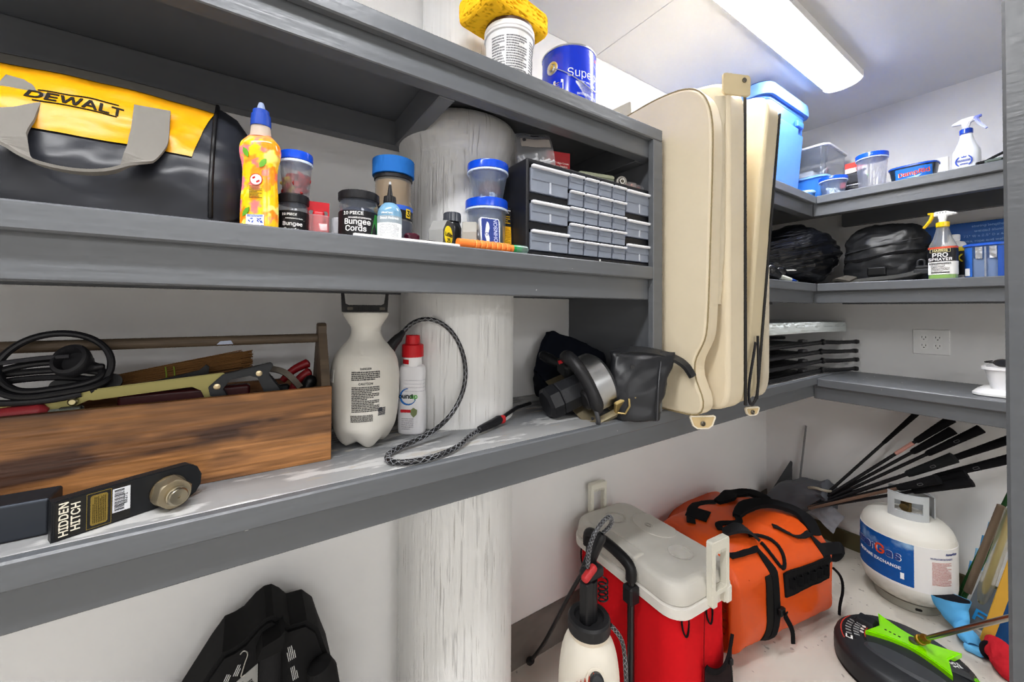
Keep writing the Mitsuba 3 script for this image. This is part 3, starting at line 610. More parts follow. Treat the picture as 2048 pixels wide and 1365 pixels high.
# ---- stacked tubs
round_tub('round_tub', 'lower of two stacked blue lidded clear tubs in front of the column', (0.493, 0.852, ZM), 0.0535, 0.044, 0.138, 0.022, tint='#cfe0f4', contents=[('paper', box(-0.012, 0.022, -0.034, -0.026, 0.045, 0.088, 0.003), '#eef2f6'), ('sponge_piece', rbox(0.04, 0.03, 0.07, 0.012, (-0.014, -0.01, 0.045)), '#b5a184'), ('plastic_pieces', chunks(30, 0.034, 0.01, 0.05, 0.02, 5), '#d6e0ea')])
round_tub('round_tub', 'upper of two stacked blue lidded clear tubs in front of the column', (0.496, 0.852, ZM + 0.1385), 0.052, 0.037, 0.092, 0.020, tint='#cfe0f4', contents=[('bundle', wobble(refine(rbox(0.05, 0.045, 0.042, 0.015, (0.002, -0.004, 0.030)), 0.008), 0.006, 50, 3), '#4a2c30'), ('plastic_pieces', chunks(10, 0.026, 0.01, 0.022, 0.016, 6), '#8fa0b4')])
# ---- yellow and black card
t = Thing('blade_pack', 'narrow black and yellow card pack standing against the drawer cabinet', 'package', (0.540, 0.828, ZM), rz=-4, rx=-4)
up_ = lambda m, o=(0, 0, 0): frame(m, o, (1, 0, 0), (0, 0, 1))
t.part('card', up_(prism(sg.box(-0.012, 0, 0.012, 0.128), 0.003)), 'satin', '#dca414')
t.part('upper_half', up_(prism(sg.box(-0.012, 0.078, 0.012, 0.128), 0.0006), (0, -0.003, 0)), 'satin', '#15151a', label='black upper half')
t.part('lettering', up_(xf(cat(xf(text('Grout Saw', 0.0035, 0.0004), (0, 0.118, 0)), xf(text('Blade', 0.0035, 0.0004), (0, 0.112, 0))), (0, 0, 0)), (0, -0.0037, 0)), 'matte', '#e8e8e8', smooth=False)
t.part('fine_print', up_(cat(xf(lines(0.019, 0.022, 4, 0.0004, 0.5, 3), (0, 0.095, 0))), (0, -0.0037, 0)), 'matte', '#d9a91c', smooth=False)
t.part('fine_print', up_(cat(xf(lines(0.019, 0.066, 16, 0.0004, 0.4, 4), (0, 0.040, 0))), (0, -0.0031, 0)), 'matte', '#7a5a14', smooth=False)
# ---- long white tool with orange grip along the shelf edge
t = Thing('grip_tool', 'white rod with ribbed orange grip and clear green end along the shelf edge', 'hand tool', (0, 0, 0))
za = ZM + 0.0105
t.part('shaft', frame(bprism(sg.Polygon([(-0.010, 0.155), (0.004, 0.170), (0.009, 0.300), (0.009, 0.372), (-0.009, 0.372), (-0.011, 0.200)]), 0.006, 0.001), (0, 0.764, ZM), (0, 1, 0), (1, 0, 0), (0, 0, 1)), 'satin', '#eceae6', label='flat white shaft')
gp = np.linspace(0.370, 0.514, 73)
gr = lambda x: 0.0098 + 0.0004 * math.sin((x - 0.37) / 0.144 * PI) + (0.0011 * math.cos((x - 0.405) / 0.0135 * 2 * PI) if x > 0.405 else 0) - 0.002 * max(0, (x - 0.500) / 0.014)
t.part('grip', tube([(x, 0.764, za) for x in gp], [gr(x) for x in gp], 20), 'satin', '#ef7d35', smooth=True, label='orange ribbed grip')
t.part('grip_stripes', cat(*[xf(frame(lathe([(0.0102, -0.0009), (0.0108, 0), (0.0102, 0.0009)], 20, cap=False), (0, 0, 0), (0, 1, 0), (0, 0, 1), (1, 0.25, 0)), (x, 0.764, za)) for x in np.arange(0.4118, 0.500, 0.0135)]), 'satin', '#f7c06a', label='pale grip rings')
t.part('collar', tube([(0.513, 0.764, za), (0.535, 0.764, za)], 0.0095, 20), 'gloss', '#1c8c48', label='green collar')
t.part('end_cap', tube([(0.520, 0.764, za), (0.538, 0.764, za), (0.552, 0.764, za), (0.557, 0.764, za)], [0.0100, 0.0104, 0.0100, 0.005], 20), 'clear', '#bfe6dc', label='clear end')

# ---- drawer cabinet
CX0, CX1, CY0, CY1, CZ0, CZ1 = 0.555, 1.0465, 0.766, 0.9205, ZM, ZM + 0.238
t = Thing('drawer_cabinet', 'black parts cabinet of clear drawers at the right end of the middle shelf', 'parts cabinet')
th = 0.010
t.part('case', cat(box(CX0, CX0 + th, CY0, CY1, CZ0, CZ1, 0.003), box(CX1 - th, CX1, CY0, CY1, CZ0, CZ1, 0.003), box(CX0 + 0.002, CX1 - 0.002, CY0, CY1, CZ0, CZ0 + 0.012, 0.003), box(CX0 + 0.002, CX1 - 0.002, CY0, CY1, CZ1 - 0.010, CZ1, 0.003), box(CX0 + 0.004, CX1 - 0.004, CY1 - 0.006, CY1 - 0.001, CZ0 + 0.004, CZ1 - 0.004, 0.001)), 'satin', '#15161a')
XL, XR = CX0 + th, CX1 - th
cols = [XL, 0.6905, 0.7455, 0.8005, 0.8565, 0.9145, XR]
z0, z1 = CZ0 + 0.012, CZ1 - 0.010
dv = [box(x - 0.0025, x + 0.0025, CY0 + 0.006, CY1 - 0.006, z0, z1, 0.0005) for x in cols[1:-1]]
bars = []
for i in range(1, 5): bars.append(box(cols[1], cols[5], CY0 + 0.006, CY1 - 0.006, z0 + (z1 - z0) * i / 5 - 0.0015, z0 + (z1 - z0) * i / 5 + 0.0015, 0.0005))
lp = (z1 - z0) / 3
for a, b in ((0, 1), (5, 6)):
    for i in range(3): bars.append(box(cols[a], cols[b], CY0 + 0.004, CY0 + 0.012 if i else CY0 + 0.012, z0 + lp * (i + 1) - 0.020, z0 + lp * (i + 1) - (0.001 if i < 2 else 0.004), 0.0005) if i < 2 else box(cols[a], cols[b], CY0 + 0.004, CY0 + 0.012, z1 - 0.004, z1, 0.0005))
t.part('partitions', cat(*dv, *bars), 'satin', '#131417', label='black partitions')
t.part('inlay', prism(sg.Polygon([(0, 0), (0.008, 0.0), (0, 0.008)]), 0.001) if 0 else box(0.805, 0.812, CY0 - 0.0006, CY0, CZ0 + 0.003, CZ0 + 0.0085, 0.0001), 'matte', '#c8c8c8', label='white chip in the frame')
dr_rng = np.random.default_rng(5)
dcount = 0
def drawer(x0, x1, zz0, zz1, big, fill):
    x0 += 0.0032; x1 -= 0.0032; w = x1 - x0; h = zz1 - zz0; cx = (x0 + x1) / 2
    yf = CY0 - 0.001
    k = t.part('drawer', cat(box(x0, x1, yf, yf + 0.002, zz0, zz1, 0.0006), box(x0, x0 + 0.0015, yf + 0.002, CY1 - 0.02, zz0, zz1 - 0.006, 0.0003), box(x1 - 0.0015, x1, yf + 0.002, CY1 - 0.02, zz0, zz1 - 0.006, 0.0003), box(x0, x1, yf + 0.002, CY1 - 0.02, zz0, zz0 + 0.0015, 0.0003)), 'milky', '#b4bccb')
    t.part('lip', frame(bprism(rrect(w + 0.003, 0.0085, 0.002), 0.0045, 0.0008), (cx, yf - 0.0115, zz1 - 0.006), (1, 0, 0), (0, 1, 0)) if 0 else box(x0 - 0.001, x1 + 0.001, yf - 0.010, yf + 0.001, zz1 - 0.0075 if big else zz1 - 0.006, zz1, 0.0022), 'satin', '#e4e7ec', under=k, label='pale pull lip')
    t.part('front_band', box(x0 + 0.001, x1 - 0.001, yf - 0.0022, yf, zz0 + h * 0.45, zz0 + h * 0.80, 0.0008), 'milky', '#aab2c0', under=k)
    if big: t.part('rib', box(cx - 0.0028, cx + 0.0028, yf - 0.002, yf, zz0 + 0.001, zz0 + h * 0.46, 0.0006), 'satin', '#b4bac4', under=k)
    if fill:
        c = ['#b9b4a6', '#8f8f92', '#cfcabb', '#6d6a66'][int(dr_rng.integers(4))]
        t.part('small_parts', cat(*[xf(cyl(0.0022, -0.006, 0.006, 6), (dr_rng.uniform(x0 + 0.008, x1 - 0.008), dr_rng.uniform(yf + 0.006, yf + 0.03), zz0 + dr_rng.uniform(0.003, h * 0.3)), *dr_rng.uniform(0, 360, 3)) for _ in range(26 if big else 12)]), 'satin', c, under=k, kind='stuff')
for a, b, fl in ((0, 1, (1, 1, 0)), (5, 6, (1, 0, 0))):
    for i in range(3): drawer(cols[a], cols[b], z0 + lp * i + 0.002, z0 + lp * (i + 1) - (0.021 if i < 2 else 0.005), True, fl[i])
for c in range(4):
    for i in range(5): drawer(cols[1 + c], cols[2 + c], z0 + (z1 - z0) * i / 5 + 0.002, z0 + (z1 - z0) * (i + 1) / 5 - 0.004, False, (c * 3 + i * 5) % 3 != 0)

# ---- on the cabinet
ZK = CZ1
t = Thing('screw_pouch', 'clear stand-up pouch of white screws leaning at the left end of the drawer cabinet', 'pouch', (0.632, 0.838, ZK + 0.001), rz=-28)
def pou(u, v, s):      # u across, v up; front (s=-1) and back sheets
    w = 0.100 * (1 - 0.04 * v); y = s * 0.030 * (1 - v) ** 0.7 + 0.052 * v ** 1.5 - 0.012
    return np.stack([(u - 0.5) * w, y + s * 0.003 * np.sin(u * PI) + 0 * v, 0.118 * v + 0.002 * np.sin(9 * u) * v], -1)
t.part('film', cat(grid(lambda u, v: pou(u, v, -1), 14, 14), grid(lambda u, v: pou(u, v, 1), 14, 14)), 'clear', '#e3e6ea', smooth=True)
tv = lambda u, v: pou(np.array(u), np.array(v), -1) + [0, -0.001, 0]
t.part('header', loft([np.array([tv(u, 0.83), tv(u, 1.0), tv(u, 1.0) + [0, 0.004, 0], tv(u, 0.83) + [0, 0.004, 0]]) for u in np.linspace(0.01, 0.99, 9)]), 'clear', '#c9ced6', label='clear hang header')
t.part('hang_slot', loft([np.array([tv(u, 0.905), tv(u, 0.935), tv(u, 0.935) - [0, 0.001, 0], tv(u, 0.905) - [0, 0.001, 0]]) for u in np.linspace(0.42, 0.66, 4)]), 'matte', '#1d2026', label='dark hanging slot')
t.part('paper_label', loft([np.array([tv(u, 0.52), tv(u, 0.78), tv(u, 0.78) - [0, 0.0008, 0], tv(u, 0.52) - [0, 0.0008, 0]]) for u in np.linspace(0.12, 0.94, 9)]), 'milky', '#cfc8c2', label='printed label')
t.part('label_dot', frame(prism(sg.Point(0, 0).buffer(0.005), 0.0006), tv(0.22, 0.72) - [0, 0.002, 0], (1, 0, 0), (0, 0.37, 0.93)), 'matte', '#3b3b3f', smooth=False)
pr_ = np.random.default_rng(2)
t.part('screws', cat(*[xf(cat(cyl(0.0022, 0, 0.018, 7), lathe([(0.0022, 0.017), (0.005, 0.020), (0.005, 0.021)], 8)), (pr_.uniform(-0.036, 0.036), pr_.uniform(-0.018, 0.014), pr_.uniform(0.004, 0.030)), *pr_.uniform(0, 360, 3)) for _ in range(55)]), 'satin', '#d9dadc', kind='stuff', label='white plastic screws')
t = Thing('staple_box', 'small red carton with white print standing behind the screw pouch', 'box', (0.735, 0.862, ZK), rz=-14)
t.part('carton', box(-0.040, 0.034, -0.012, 0.012, 0, 0.082, 0.001), 'satin', '#a4262c')
t.part('lettering', cat(up_(cat(xf(text('R', 0.008, 0.0004), (-0.02, 0.068, 0)), xf(text('1/4" High Crown', 0.0050, 0.0004), (0.002, 0.047, 0)), xf(text('Heavy Staples', 0.0050, 0.0004), (0.002, 0.038, 0)), xf(lines(0.038, 0.020, 4, 0.0004, 0.4, 3), (-0.004, 0.020, 0))), (0, -0.0121, 0))), 'matte', '#f0dcd8', smooth=False)
t.part('icon', up_(prism(rrect(0.016, 0.022, 0.003).difference(rrect(0.008, 0.012, 0.002)), 0.0004), (0.024, -0.0121, 0.012)), 'matte', '#f4f0ee', smooth=False)
t = Thing('organizer_box', 'flat clear compartment box with greenish tint in the middle of the drawer cabinet top', 'organizer box', (0.852, 0.850, ZK), rz=-12)
t.part('base', cat(box(-0.060, 0.060, -0.040, 0.040, 0, 0.002, 0.0005), *[box(x - 0.0008, x + 0.0008, -0.039, 0.039, 0.002, 0.020, 0.0002) for x in (-0.059, -0.020, 0.020, 0.059)], *[box(-0.059, 0.059, y - 0.0008, y + 0.0008, 0.002, 0.020, 0.0002) for y in (-0.039, 0, 0.039)]), 'clear', '#c3d1bd')
t.part('lid', hull(np.vstack([box(-0.061, 0.061, -0.041, 0.041, 0.020, 0.030, 0.002).vertices, box(-0.056, 0.056, -0.036, 0.036, 0.020, 0.033, 0.001).vertices])), 'milky', '#c7cbb2', label='frosted lid')
t.part('small_parts', cat(*[xf(cyl(0.003, -0.006, 0.006, 6), (pr_.uniform(-0.052, 0.052), pr_.uniform(-0.033, 0.033), 0.006), *pr_.uniform(0, 360, 3)) for _ in range(60)]), 'satin', '#6e5a3e', kind='stuff')
t = Thing('socket_adapter', 'round dark metal socket lying on its side on the drawer cabinet', 'socket', (0.930, 0.800, ZK + 0.0165), rx=90, rz=-24)
t.part('barrel', lathe([(0.010, -0.030), (0.0155, -0.029), (0.0155, 0.0), (0.0165, 0.001), (0.0165, 0.012), (0.0150, 0.013), (0.0105, 0.013), (0.0105, 0.004)], 30), 'rough_metal', '#8d8a84')
t.part('hex_insert', xf(prism(sg.Polygon([(0.009 * math.cos(q), 0.009 * math.sin(q)) for q in np.arange(6) * PI / 3]).difference(sg.Point(0, 0).buffer(0.0055)), 0.010, 0.006)), 'metal', '#c9c6be')
def blister(label, loc, rz, w, col, seed):
    t = Thing('blister_pack', label, 'package', loc, rz=rz)
    t.part('card', xf(prism(rrect(w, 0.045, 0.003), 0.0012), (0, 0, 0)), 'satin', '#b9b4b2')
    t.part('blister', rbox(w * 0.8, 0.032, 0.022, 0.005, (0, -0.003, 0.0125)), 'clear', '#d9d9dc')
    r = np.random.default_rng(seed)
    t.part('contents', cat(*[xf(cyl(0.003, -0.008, 0.008, 7), (r.uniform(-w * .28, w * .28), r.uniform(-0.014, 0.008), r.uniform(0.005, 0.016)), *r.uniform(0, 360, 3)) for _ in range(12)]), 'satin', col, kind='stuff')
blister('small clear pack of pinkish pieces beside the round socket', (0.975, 0.806, ZK), -8, 0.045, '#b58f86', 3)
blister('curled clear pack of red pieces at the right end of the drawer cabinet top', (1.018, 0.812, ZK), 10, 0.050, '#a04a3c', 6)

# ---- top shelf: tub under the sponge, paint can
t = Thing('filler_tub', 'white plastic tub covered in gray fine print under the yellow sponge', 'tub', (0.552, 0.842, ZT))
R1, R0, HT = 0.0655, 0.056, 0.150
t.part('body', lathe([(R0 * 0.95, 0), (R0, 0.003), (R1 * 0.94, HT - 0.024), (R1, HT - 0.022), (R1, HT - 0.016), (R1 * 0.96, HT - 0.015), (R1, HT - 0.013), (R1, HT - 0.004), (R1 * 0.97, HT)], 48), 'satin', '#dedede')
pr2 = []
for a0, w, n, sd in ((-104, 0.056, 17, 1), (-52, 0.034, 15, 2), (-152, 0.036, 15, 3)):
    m = lines(w, HT - 0.045, n, 0.0004, 0.5, sd); v = np.array(m.vertices)
    R = R0 + (R1 * 0.94 - R0) * ((v[:, 1] + (HT - 0.036) / 2 + 0.004) / (HT - 0.024)) + v[:, 2] + 0.0003; an = D(a0) + v[:, 0] / R
    pr2.append(mesh(np.stack([R * np.cos(an), R * np.sin(an), v[:, 1] + (HT - 0.036) / 2 + 0.004], 1), m.faces))
t.part('fine_print', cat(*pr2), 'matte', '#6c6c70', smooth=False, label='gray fine print')
t.part('lid', lathe([(R1 * 0.94, HT), (R1 * 0.96, HT + 0.001), (R1 * 0.96, HT + 0.007), (R1 * 0.93, HT + 0.009)], 44), 'satin', '#4a3222', label='dark brown lid')
sm = refine(rbox(0.205, 0.140, 0.066, 0.018), 0.0065)
sv = np.asarray(sm.vertices); nrm = np.asarray(sm.vertex_normals)
h = meshkit.noise(sv * 190, 3); pit = np.clip((h - 0.62) / 0.2, 0, 1)
sm2 = mesh(sv - nrm * (pit * 0.004)[:, None], sm.faces)
sc_ = C('#ffcb2c')[None] * (1 - 0.35 * pit[:, None]) ; sc_ = sc_ * np.array([1, 0.95, 0.8])
k = numbered('sponge'); v_ = xf(sm2, (0.541, 0.850, ZT + HT + 0.009 + 0.033), rz=10)
scene[k] = shape(v_, 'mat_cloth', sc_, True); labels[k] = {'label': 'big yellow honeycomb sponge lying on the white tub', 'category': 'sponge'}
t = Thing('paint_can', 'royal blue metal paint can with wire handle standing on the topmost shelf', 'paint can', (0.792, 0.880, ZT))
R, H = 0.081, 0.190
t.part('body', lathe([(R * 0.985, 0), (R, 0.001), (R, 0.003), (R * 0.985, 0.005), (R * 0.985, H - 0.006), (R, H - 0.004), (R, H)], 64), 'gloss', '#0b2fc0')
t.part('rim', lathe([(R * 0.985, H - 0.005), (R * 1.012, H - 0.004), (R * 1.012, H - 0.001), (R, H + 0.001), (R * 0.93, H), (R * 0.92, H - 0.006), (R * 0.6, H - 0.006)], 64), 'metal', '#d5d7da', label='bright metal rim')
FA = D(-118)
def con(m, z, a): return bend(m, R * 0.986, z, a)
t.part('handle_boss', con(xf(lathe([(0.019, 0), (0.019, 0.002), (0.015, 0.003), (0.012, 0.0025), (0.008, 0.006), (0.004, 0.0065)], 24)), 0.132, D(-168)), 'metal', '#c9cccf', label='round metal handle ear')
hp = [R * 1.03 * np.array([math.cos(q), math.sin(q), 0]) + [0, 0, z] for q, z in ((D(-168), 0.132), (D(-150), 0.118), (D(-120), 0.092), (D(-90), 0.072), (D(-60), 0.075), (D(-30), 0.100), (D(12), 0.132))]
t.part('handle', tube(curve(hp, 50), 0.0016, 8), 'metal', '#d4d6d9', label='wire handle')
FB = D(-112)
lt = [con(xf(text('SuperPaint', 0.024, 0.0004, False), (0.052, 0, 0)), 0.098, FB), con(text('PAINT AND PRIMER', 0.0048, 0.0004), 0.083, FB + 0.42), con(text('INTERIOR ACRYLIC', 0.0060, 0.0004), 0.047, FB + 0.44), con(text('LIFETIME LIMITED', 0.0046, 0.0004), 0.034, FB + 0.50), con(text('1001', 0.005, 0.0004), 0.018, FB + 0.15), con(_flat(-0.026, 0.026, 0, 0.0005, 0.0004), 0.043, FB + 0.44)]
for i in range(14):
    u = i / 13; lt.append(con(tube(np.array([[0.0 + 0.085 * s, 0.085 - 0.050 * u * math.sin(s * PI * 0.6) - 0.052 * s * s * (0.6 + 0.4 * u), 0.0003] for s in np.linspace(0.05, 1, 14)]), 0.00035, 4), 0, FB - 0.15))
t.part('lettering', cat(*lt), 'matte', '#e6ebf5', smooth=False, label='white lettering and swooping lines')
t.part('info_panel', con(prism(rrect(0.032, 0.075, 0.004), 0.0003), 0.055, D(-154)), 'satin', '#e9ebee', label='white information panel')
t.part('fine_print', con(lines(0.026, 0.064, 11, 0.0003, 0.3, 9), 0.055, D(-154)) if 0 else xf(con(lines(0.026, 0.064, 11, 0.0007, 0.3, 9), 0.055, D(-154))), 'matte', '#c9a14e', smooth=False)
t.part('emblem', con(prism(rrect(0.020, 0.034, 0.001).difference(rrect(0.0185, 0.0325, 0.001)), 0.0004), 0.165, FB + 0.9), 'matte', '#dfe6f5', smooth=False)
t.part('emblem', con(prism(sg.Polygon([(-0.005, -0.004), (0.004, -0.004), (0.001, 0.008)]), 0.0005), 0.166, FB + 0.9), 'matte', '#e2533a', smooth=False, label='small red mark')

# ================================================================== low shelf of the long wall
# ---- wooden tool box
t = Thing('tool_box', 'old open wooden tool box with round dowel handle on the low shelf', 'tool box')
def woodbox(x0, x1, y0, y1, z0, z1, c=0.001):
    m = box(x0, x1, y0, y1, z0, z1, c); m = refine(m, 0.2); v = np.asarray(m.vertices)
    return m, np.stack([v[:, 0] + v[:, 1], v[:, 2] - 0.9], 1)
for nm, b in (('front_board', (-0.46, 0.1445, 0.885, 0.896, ZL, 1.118)), ('back_board', (-0.46, 0.1445, 1.034, 1.045, ZL, 1.118)), ('bottom_board', (-0.46, 0.1445, 0.896, 1.034, ZL, ZL + 0.010))):
    m, uv = woodbox(*b); t.part(nm, m, 'ply', uv=uv)
eb = frame(bprism(sg.Polygon([(0.897, ZL), (1.033, ZL), (1.033, 1.118), (0.988, 1.225), (0.985, 1.243), (0.975, 1.247), (0.962, 1.246), (0.955, 1.240), (0.953, 1.225), (0.897, 1.118)]), 0.017, 0.001), (0.1265, 0, 0), (0, 1, 0), (0, 0, 1), (1, 0, 0))
t.part('end_board', eb, 'oldwood', uv=np.stack([np.asarray(eb.vertices)[:, 1] * 3, np.asarray(eb.vertices)[:, 1] + 0.2 * np.asarray(eb.vertices)[:, 2]], 1), label='dark upright end board')
eb2 = xf(eb, (-0.587, 0, 0)); t.part('end_board', eb2, 'oldwood', uv=np.stack([np.asarray(eb2.vertices)[:, 1] * 3, np.asarray(eb2.vertices)[:, 1]], 1))
dw = tube([(x, 0.970, 1.2135) for x in np.linspace(-0.44, 0.1265, 14)], 0.0098, 18)
t.part('dowel_handle', dw, 'oldwood', uv=np.stack([np.asarray(dw.vertices)[:, 0], np.asarray(dw.vertices)[:, 2]], 1), label='round dowel handle')
t.part('sticker', frame(bend(prism(sg.Polygon([(-0.012, -0.004), (0.014, -0.004), (0.010, 0.006), (-0.006, 0.005)]), 0.0003), 0.0099, 0, D(0)) if 0 else prism(sg.Polygon([(-0.013, -0.0055), (0.014, -0.0055), (0.010, 0.002), (-0.007, 0.001)]), 0.0003), (-0.040, 0.9602, 1.2125), (1, 0, 0), (0, 0, 1)), 'satin', '#9aa3b6', label='torn pale sticker')
# ---- in the tool box
t = Thing('hacksaw', 'hacksaw with dull brass flat frame and black pistol grip lying in the tool box', 'hacksaw')
def inpl(poly, th, y): return frame(bprism(poly, th, min(0.0015, th * 0.3)), (0, y + th / 2, 0), (1, 0, 0), (0, 0, 1))
t.part('frame', cat(inpl(sg.Polygon([(-0.225, 1.131), (-0.225, 1.144), (-0.04, 1.158), (-0.030, 1.150), (-0.055, 1.113), (-0.066, 1.113), (-0.072, 1.128), (-0.085, 1.136), (-0.21, 1.127)]), 0.010, 0.915), inpl(sg.Polygon([(-0.40, 1.108), (-0.40, 1.122), (-0.225, 1.141), (-0.215, 1.128), (-0.235, 1.118), (-0.258, 1.112)]), 0.007, 0.916)), 'rough_metal', '#8d8656')
hd = sg.Polygon([(-0.058, 1.118), (-0.061, 1.134), (-0.040, 1.155), (0.036, 1.171), (0.041, 1.167), (0.033, 1.152), (0.063, 1.105), (0.030, 1.098), (-0.035, 1.104)]).difference(sg.Polygon([(-0.028, 1.112), (-0.036, 1.128), (-0.026, 1.142), (0.002, 1.146), (0.012, 1.142), (0.024, 1.112)]).buffer(0.003)).buffer(-0.003).buffer(0.003)
t.part('handle', inpl(hd, 0.024, 0.915), 'satin', '#1d2024', label='black plastic grip')
for x, z in ((-0.048, 1.134), (0.017, 1.153)): t.part('rivet', frame(xf(lathe([(0.0055, 0), (0.0055, 0.001), (0.003, 0.002)], 14)), (x, 0.9025, z), (1, 0, 0), (0, 0, 1)), 'metal', '#b9a888')
t.part('grip_rib', cat(*[xf(box(-0.004, 0.004, -0.0008, 0.0008, -0.0006, 0.0006, 0.0003), (0.037 + 0.026 * s, 0.9025, 1.146 - 0.042 * s), ry=30) for s in np.linspace(0, 1, 14)]), 'matte', '#0c0d0f', kind='stuff')
t.part('screw', frame(lathe([(0.006, 0), (0.006, 0.003), (0.004, 0.005)], 14), (-0.232, 0.910, 1.128), (1, 0, 0), (0, 0, 1)), 'metal', '#b3aa84')
t.part('blade_holder', box(-0.246, -0.222, 0.905, 0.912, 1.112, 1.121, 0.001), 'rough_metal', '#4b4d4a')
t = Thing('whisk_broom', 'straw whisk broom poking out of the tool box behind the hacksaw', 'brush')
rb2 = np.random.default_rng(11); st_ = []
for i in range(240):
    s0, s1 = rb2.uniform(-1, 1), rb2.uniform(-1, 1); y0 = 0.995 + rb2.uniform(-0.012, 0.012)
    a_ = np.array([-0.225, y0, 1.138 + 0.012 * s0]); b_ = np.array([0.004 + rb2.uniform(-0.02, 0.004), y0 + rb2.uniform(-0.006, 0.006), 1.168 + 0.021 * s0 + 0.002 * s1])
    st_.append(tube(np.array([a_, (a_ + b_) / 2 + rb2.normal(0, 0.0012, 3), b_]), 0.0011, 4))
t.part('bristles', cat(*st_), 'matte', '#6a4a2a', smooth=False, kind='stuff')
t.part('core', loft([np.array([[x, 0.986, c - h], [x, 1.004, c - h], [x, 1.004, c + h], [x, 0.986, c + h]]) for x, c, h in ((-0.225, 1.138, 0.010), (-0.010, 1.167, 0.018))]), 'matte', '#3d2814')
for x in (-0.130, -0.118): t.part('stitch', tube([(x, 0.9815, 1.138), (x + 0.001, 0.980, 1.152), (x - 0.001, 0.9815, 1.167)], 0.0012, 6), 'matte', '#6f7f2c', label='green stitching')
t = Thing('black_rod', 'flat black bar lying between the whisk broom and the hacksaw frame', 'bar')
t.part('bar', frame(bprism(sg.Polygon([(-0.165, 1.140), (-0.078, 1.160), (-0.068, 1.170), (-0.063, 1.165), (-0.064, 1.153), (-0.08, 1.148), (-0.165, 1.132)]), 0.012, 0.002), (0, 0.962, 0), (1, 0, 0), (0, 0, 1)), 'satin', '#0e0f10')
t = Thing('pliers', 'pliers with dark red grips standing in the right end of the tool box', 'pliers')
for i, (a, b, y) in enumerate((((0.062, 1.118), (0.113, 1.154), 1.006), ((0.078, 1.095), (0.114, 1.137), 0.985))):
    q = curve([(a[0], y, a[1]), ((a[0] + b[0]) / 2 - 0.004, y, (a[1] + b[1]) / 2 + 0.004), (b[0], y, b[1])], 16)
    t.part('grip', tube(np.vstack([q, q[-1] + [0.003, 0, 0.0015]]), np.r_[np.linspace(0.007, 0.0105, 16), 0.004], 12), 'satin', '#7a0f16')
t.part('jaws', box(0.030, 0.075, 0.990, 1.004, 1.05, 1.112, 0.003), 'rough_metal', '#3a3b3d')
single('black_knob_tool', 'round black tool handle beside the red pliers in the tool box', 'tool handle', tube(curve([(0.095, 0.968, 1.06), (0.105, 0.968, 1.10), (0.119, 0.970, 1.130)], 14), np.r_[np.linspace(0.012, 0.0135, 12), 0.011, 0.005], 16), 'satin', '#0d0d0f')
single('bent_steel_tool', 'curved dull steel tool end on the tool box rim behind the saw grip', 'hand tool', strap(curve([(0.032, 0.945, 1.156), (0.060, 0.94, 1.147), (0.078, 0.935, 1.130), (0.090, 0.925, 1.114)], 20), 0.012, 0.004, (0, -1, 0.5)), 'rough_metal', '#5d574f')
single('red_tool_handle', 'faded red rounded tool handle at the left end of the tool box', 'tool handle', tube(curve([(-0.36, 0.915, 1.107), (-0.30, 0.912, 1.116), (-0.258, 0.910, 1.118)], 20), np.r_[np.full(18, 0.012), 0.010, 0.004], 14), 'satin', '#8c2a30')
single('tool_ferrule', 'small gray block next to the faded red tool handle in the tool box', 'tool part', box(-0.258, -0.222, 0.904, 0.922, 1.096, 1.119, 0.002), 'satin', '#6f7670')
single('maroon_bar', 'dark maroon tool body lying low in the tool box under the hacksaw frame', 'tool', rbox(0.19, 0.030, 0.036, 0.006, (-0.092, 0.948, 1.110)), 'satin', '#3a0f12')
# ---- coil of black cable with plug
t = Thing('cable_coil', 'coil of thick black cable with a large round connector on the tool box', 'cable')
def loop(cx, cz, rx_, rz_, y0, y1, a0, a1, n=30, tilt=0.0): return [np.array([cx + rx_ * math.cos(a) + tilt * math.sin(a), y0 + (y1 - y0) * (0.5 - 0.5 * math.sin(a)), cz + rz_ * math.sin(a)]) for a in np.linspace(D(a0), D(a1), n)]
co = loop(-0.255, 1.182, 0.062, 0.054, 0.94, 0.915, -40, 190) + loop(-0.262, 1.170, 0.060, 0.020, 0.935, 0.91, 215, 560)[2:] + loop(-0.270, 1.160, 0.075, 0.017, 0.938, 0.905, 205, 560)[2:]
t.part('cable', tube(curve(co[::3], 240), 0.0052, 10), 'satin', '#131316')
t.part('cable', tube(curve(loop(-0.275, 1.150, 0.070, 0.016, 0.935, 0.905, -30, 330)[::2], 120), 0.0050, 10), 'satin', '#17171a')
t.part('cable', tube(curve([(-0.36, 0.92, 1.190), (-0.31, 0.92, 1.194), (-0.268, 0.918, 1.199), (-0.240, 0.92, 1.200)], 30), 0.0035, 8), 'satin', '#2a2a2e')
cn = frame(lathe([(0.018, -0.012), (0.024, -0.008), (0.026, 0.0), (0.0262, 0.006), (0.024, 0.010), (0.019, 0.011), (0.017, 0.006), (0.016, -0.004)], 36), (-0.236, 0.918, 1.192), (0.86, -0.1, 0.30), (-0.17, 0.45, 0.85), (-0.25, -0.80, 0.50))
t.part('connector', cn, 'satin', '#1d1d20', label='round connector with raised rim')
t.part('connector_tail', tube(curve([(-0.225, 0.922, 1.186), (-0.212, 0.922, 1.180), (-0.200, 0.920, 1.182)], 14), [0.016, 0.0155, 0.015, 0.014, 0.012, 0.010, 0.0085, 0.007, 0.006, 0.0055, 0.005, 0.005, 0.0045, 0.003], 14), 'satin', '#141417')
single('flat_tool', 'flat black tool end lying on the straw of the whisk broom left of the hacksaw', 'tool', xf(hull(np.vstack([prism(sg.Point(0, 0).buffer(0.014), 0.006).vertices, prism(sg.Point(-0.06, 0).buffer(0.010), 0.006).vertices])), (-0.196, 0.945, 1.150), rx=70, rz=6), 'satin', '#0f0f11')

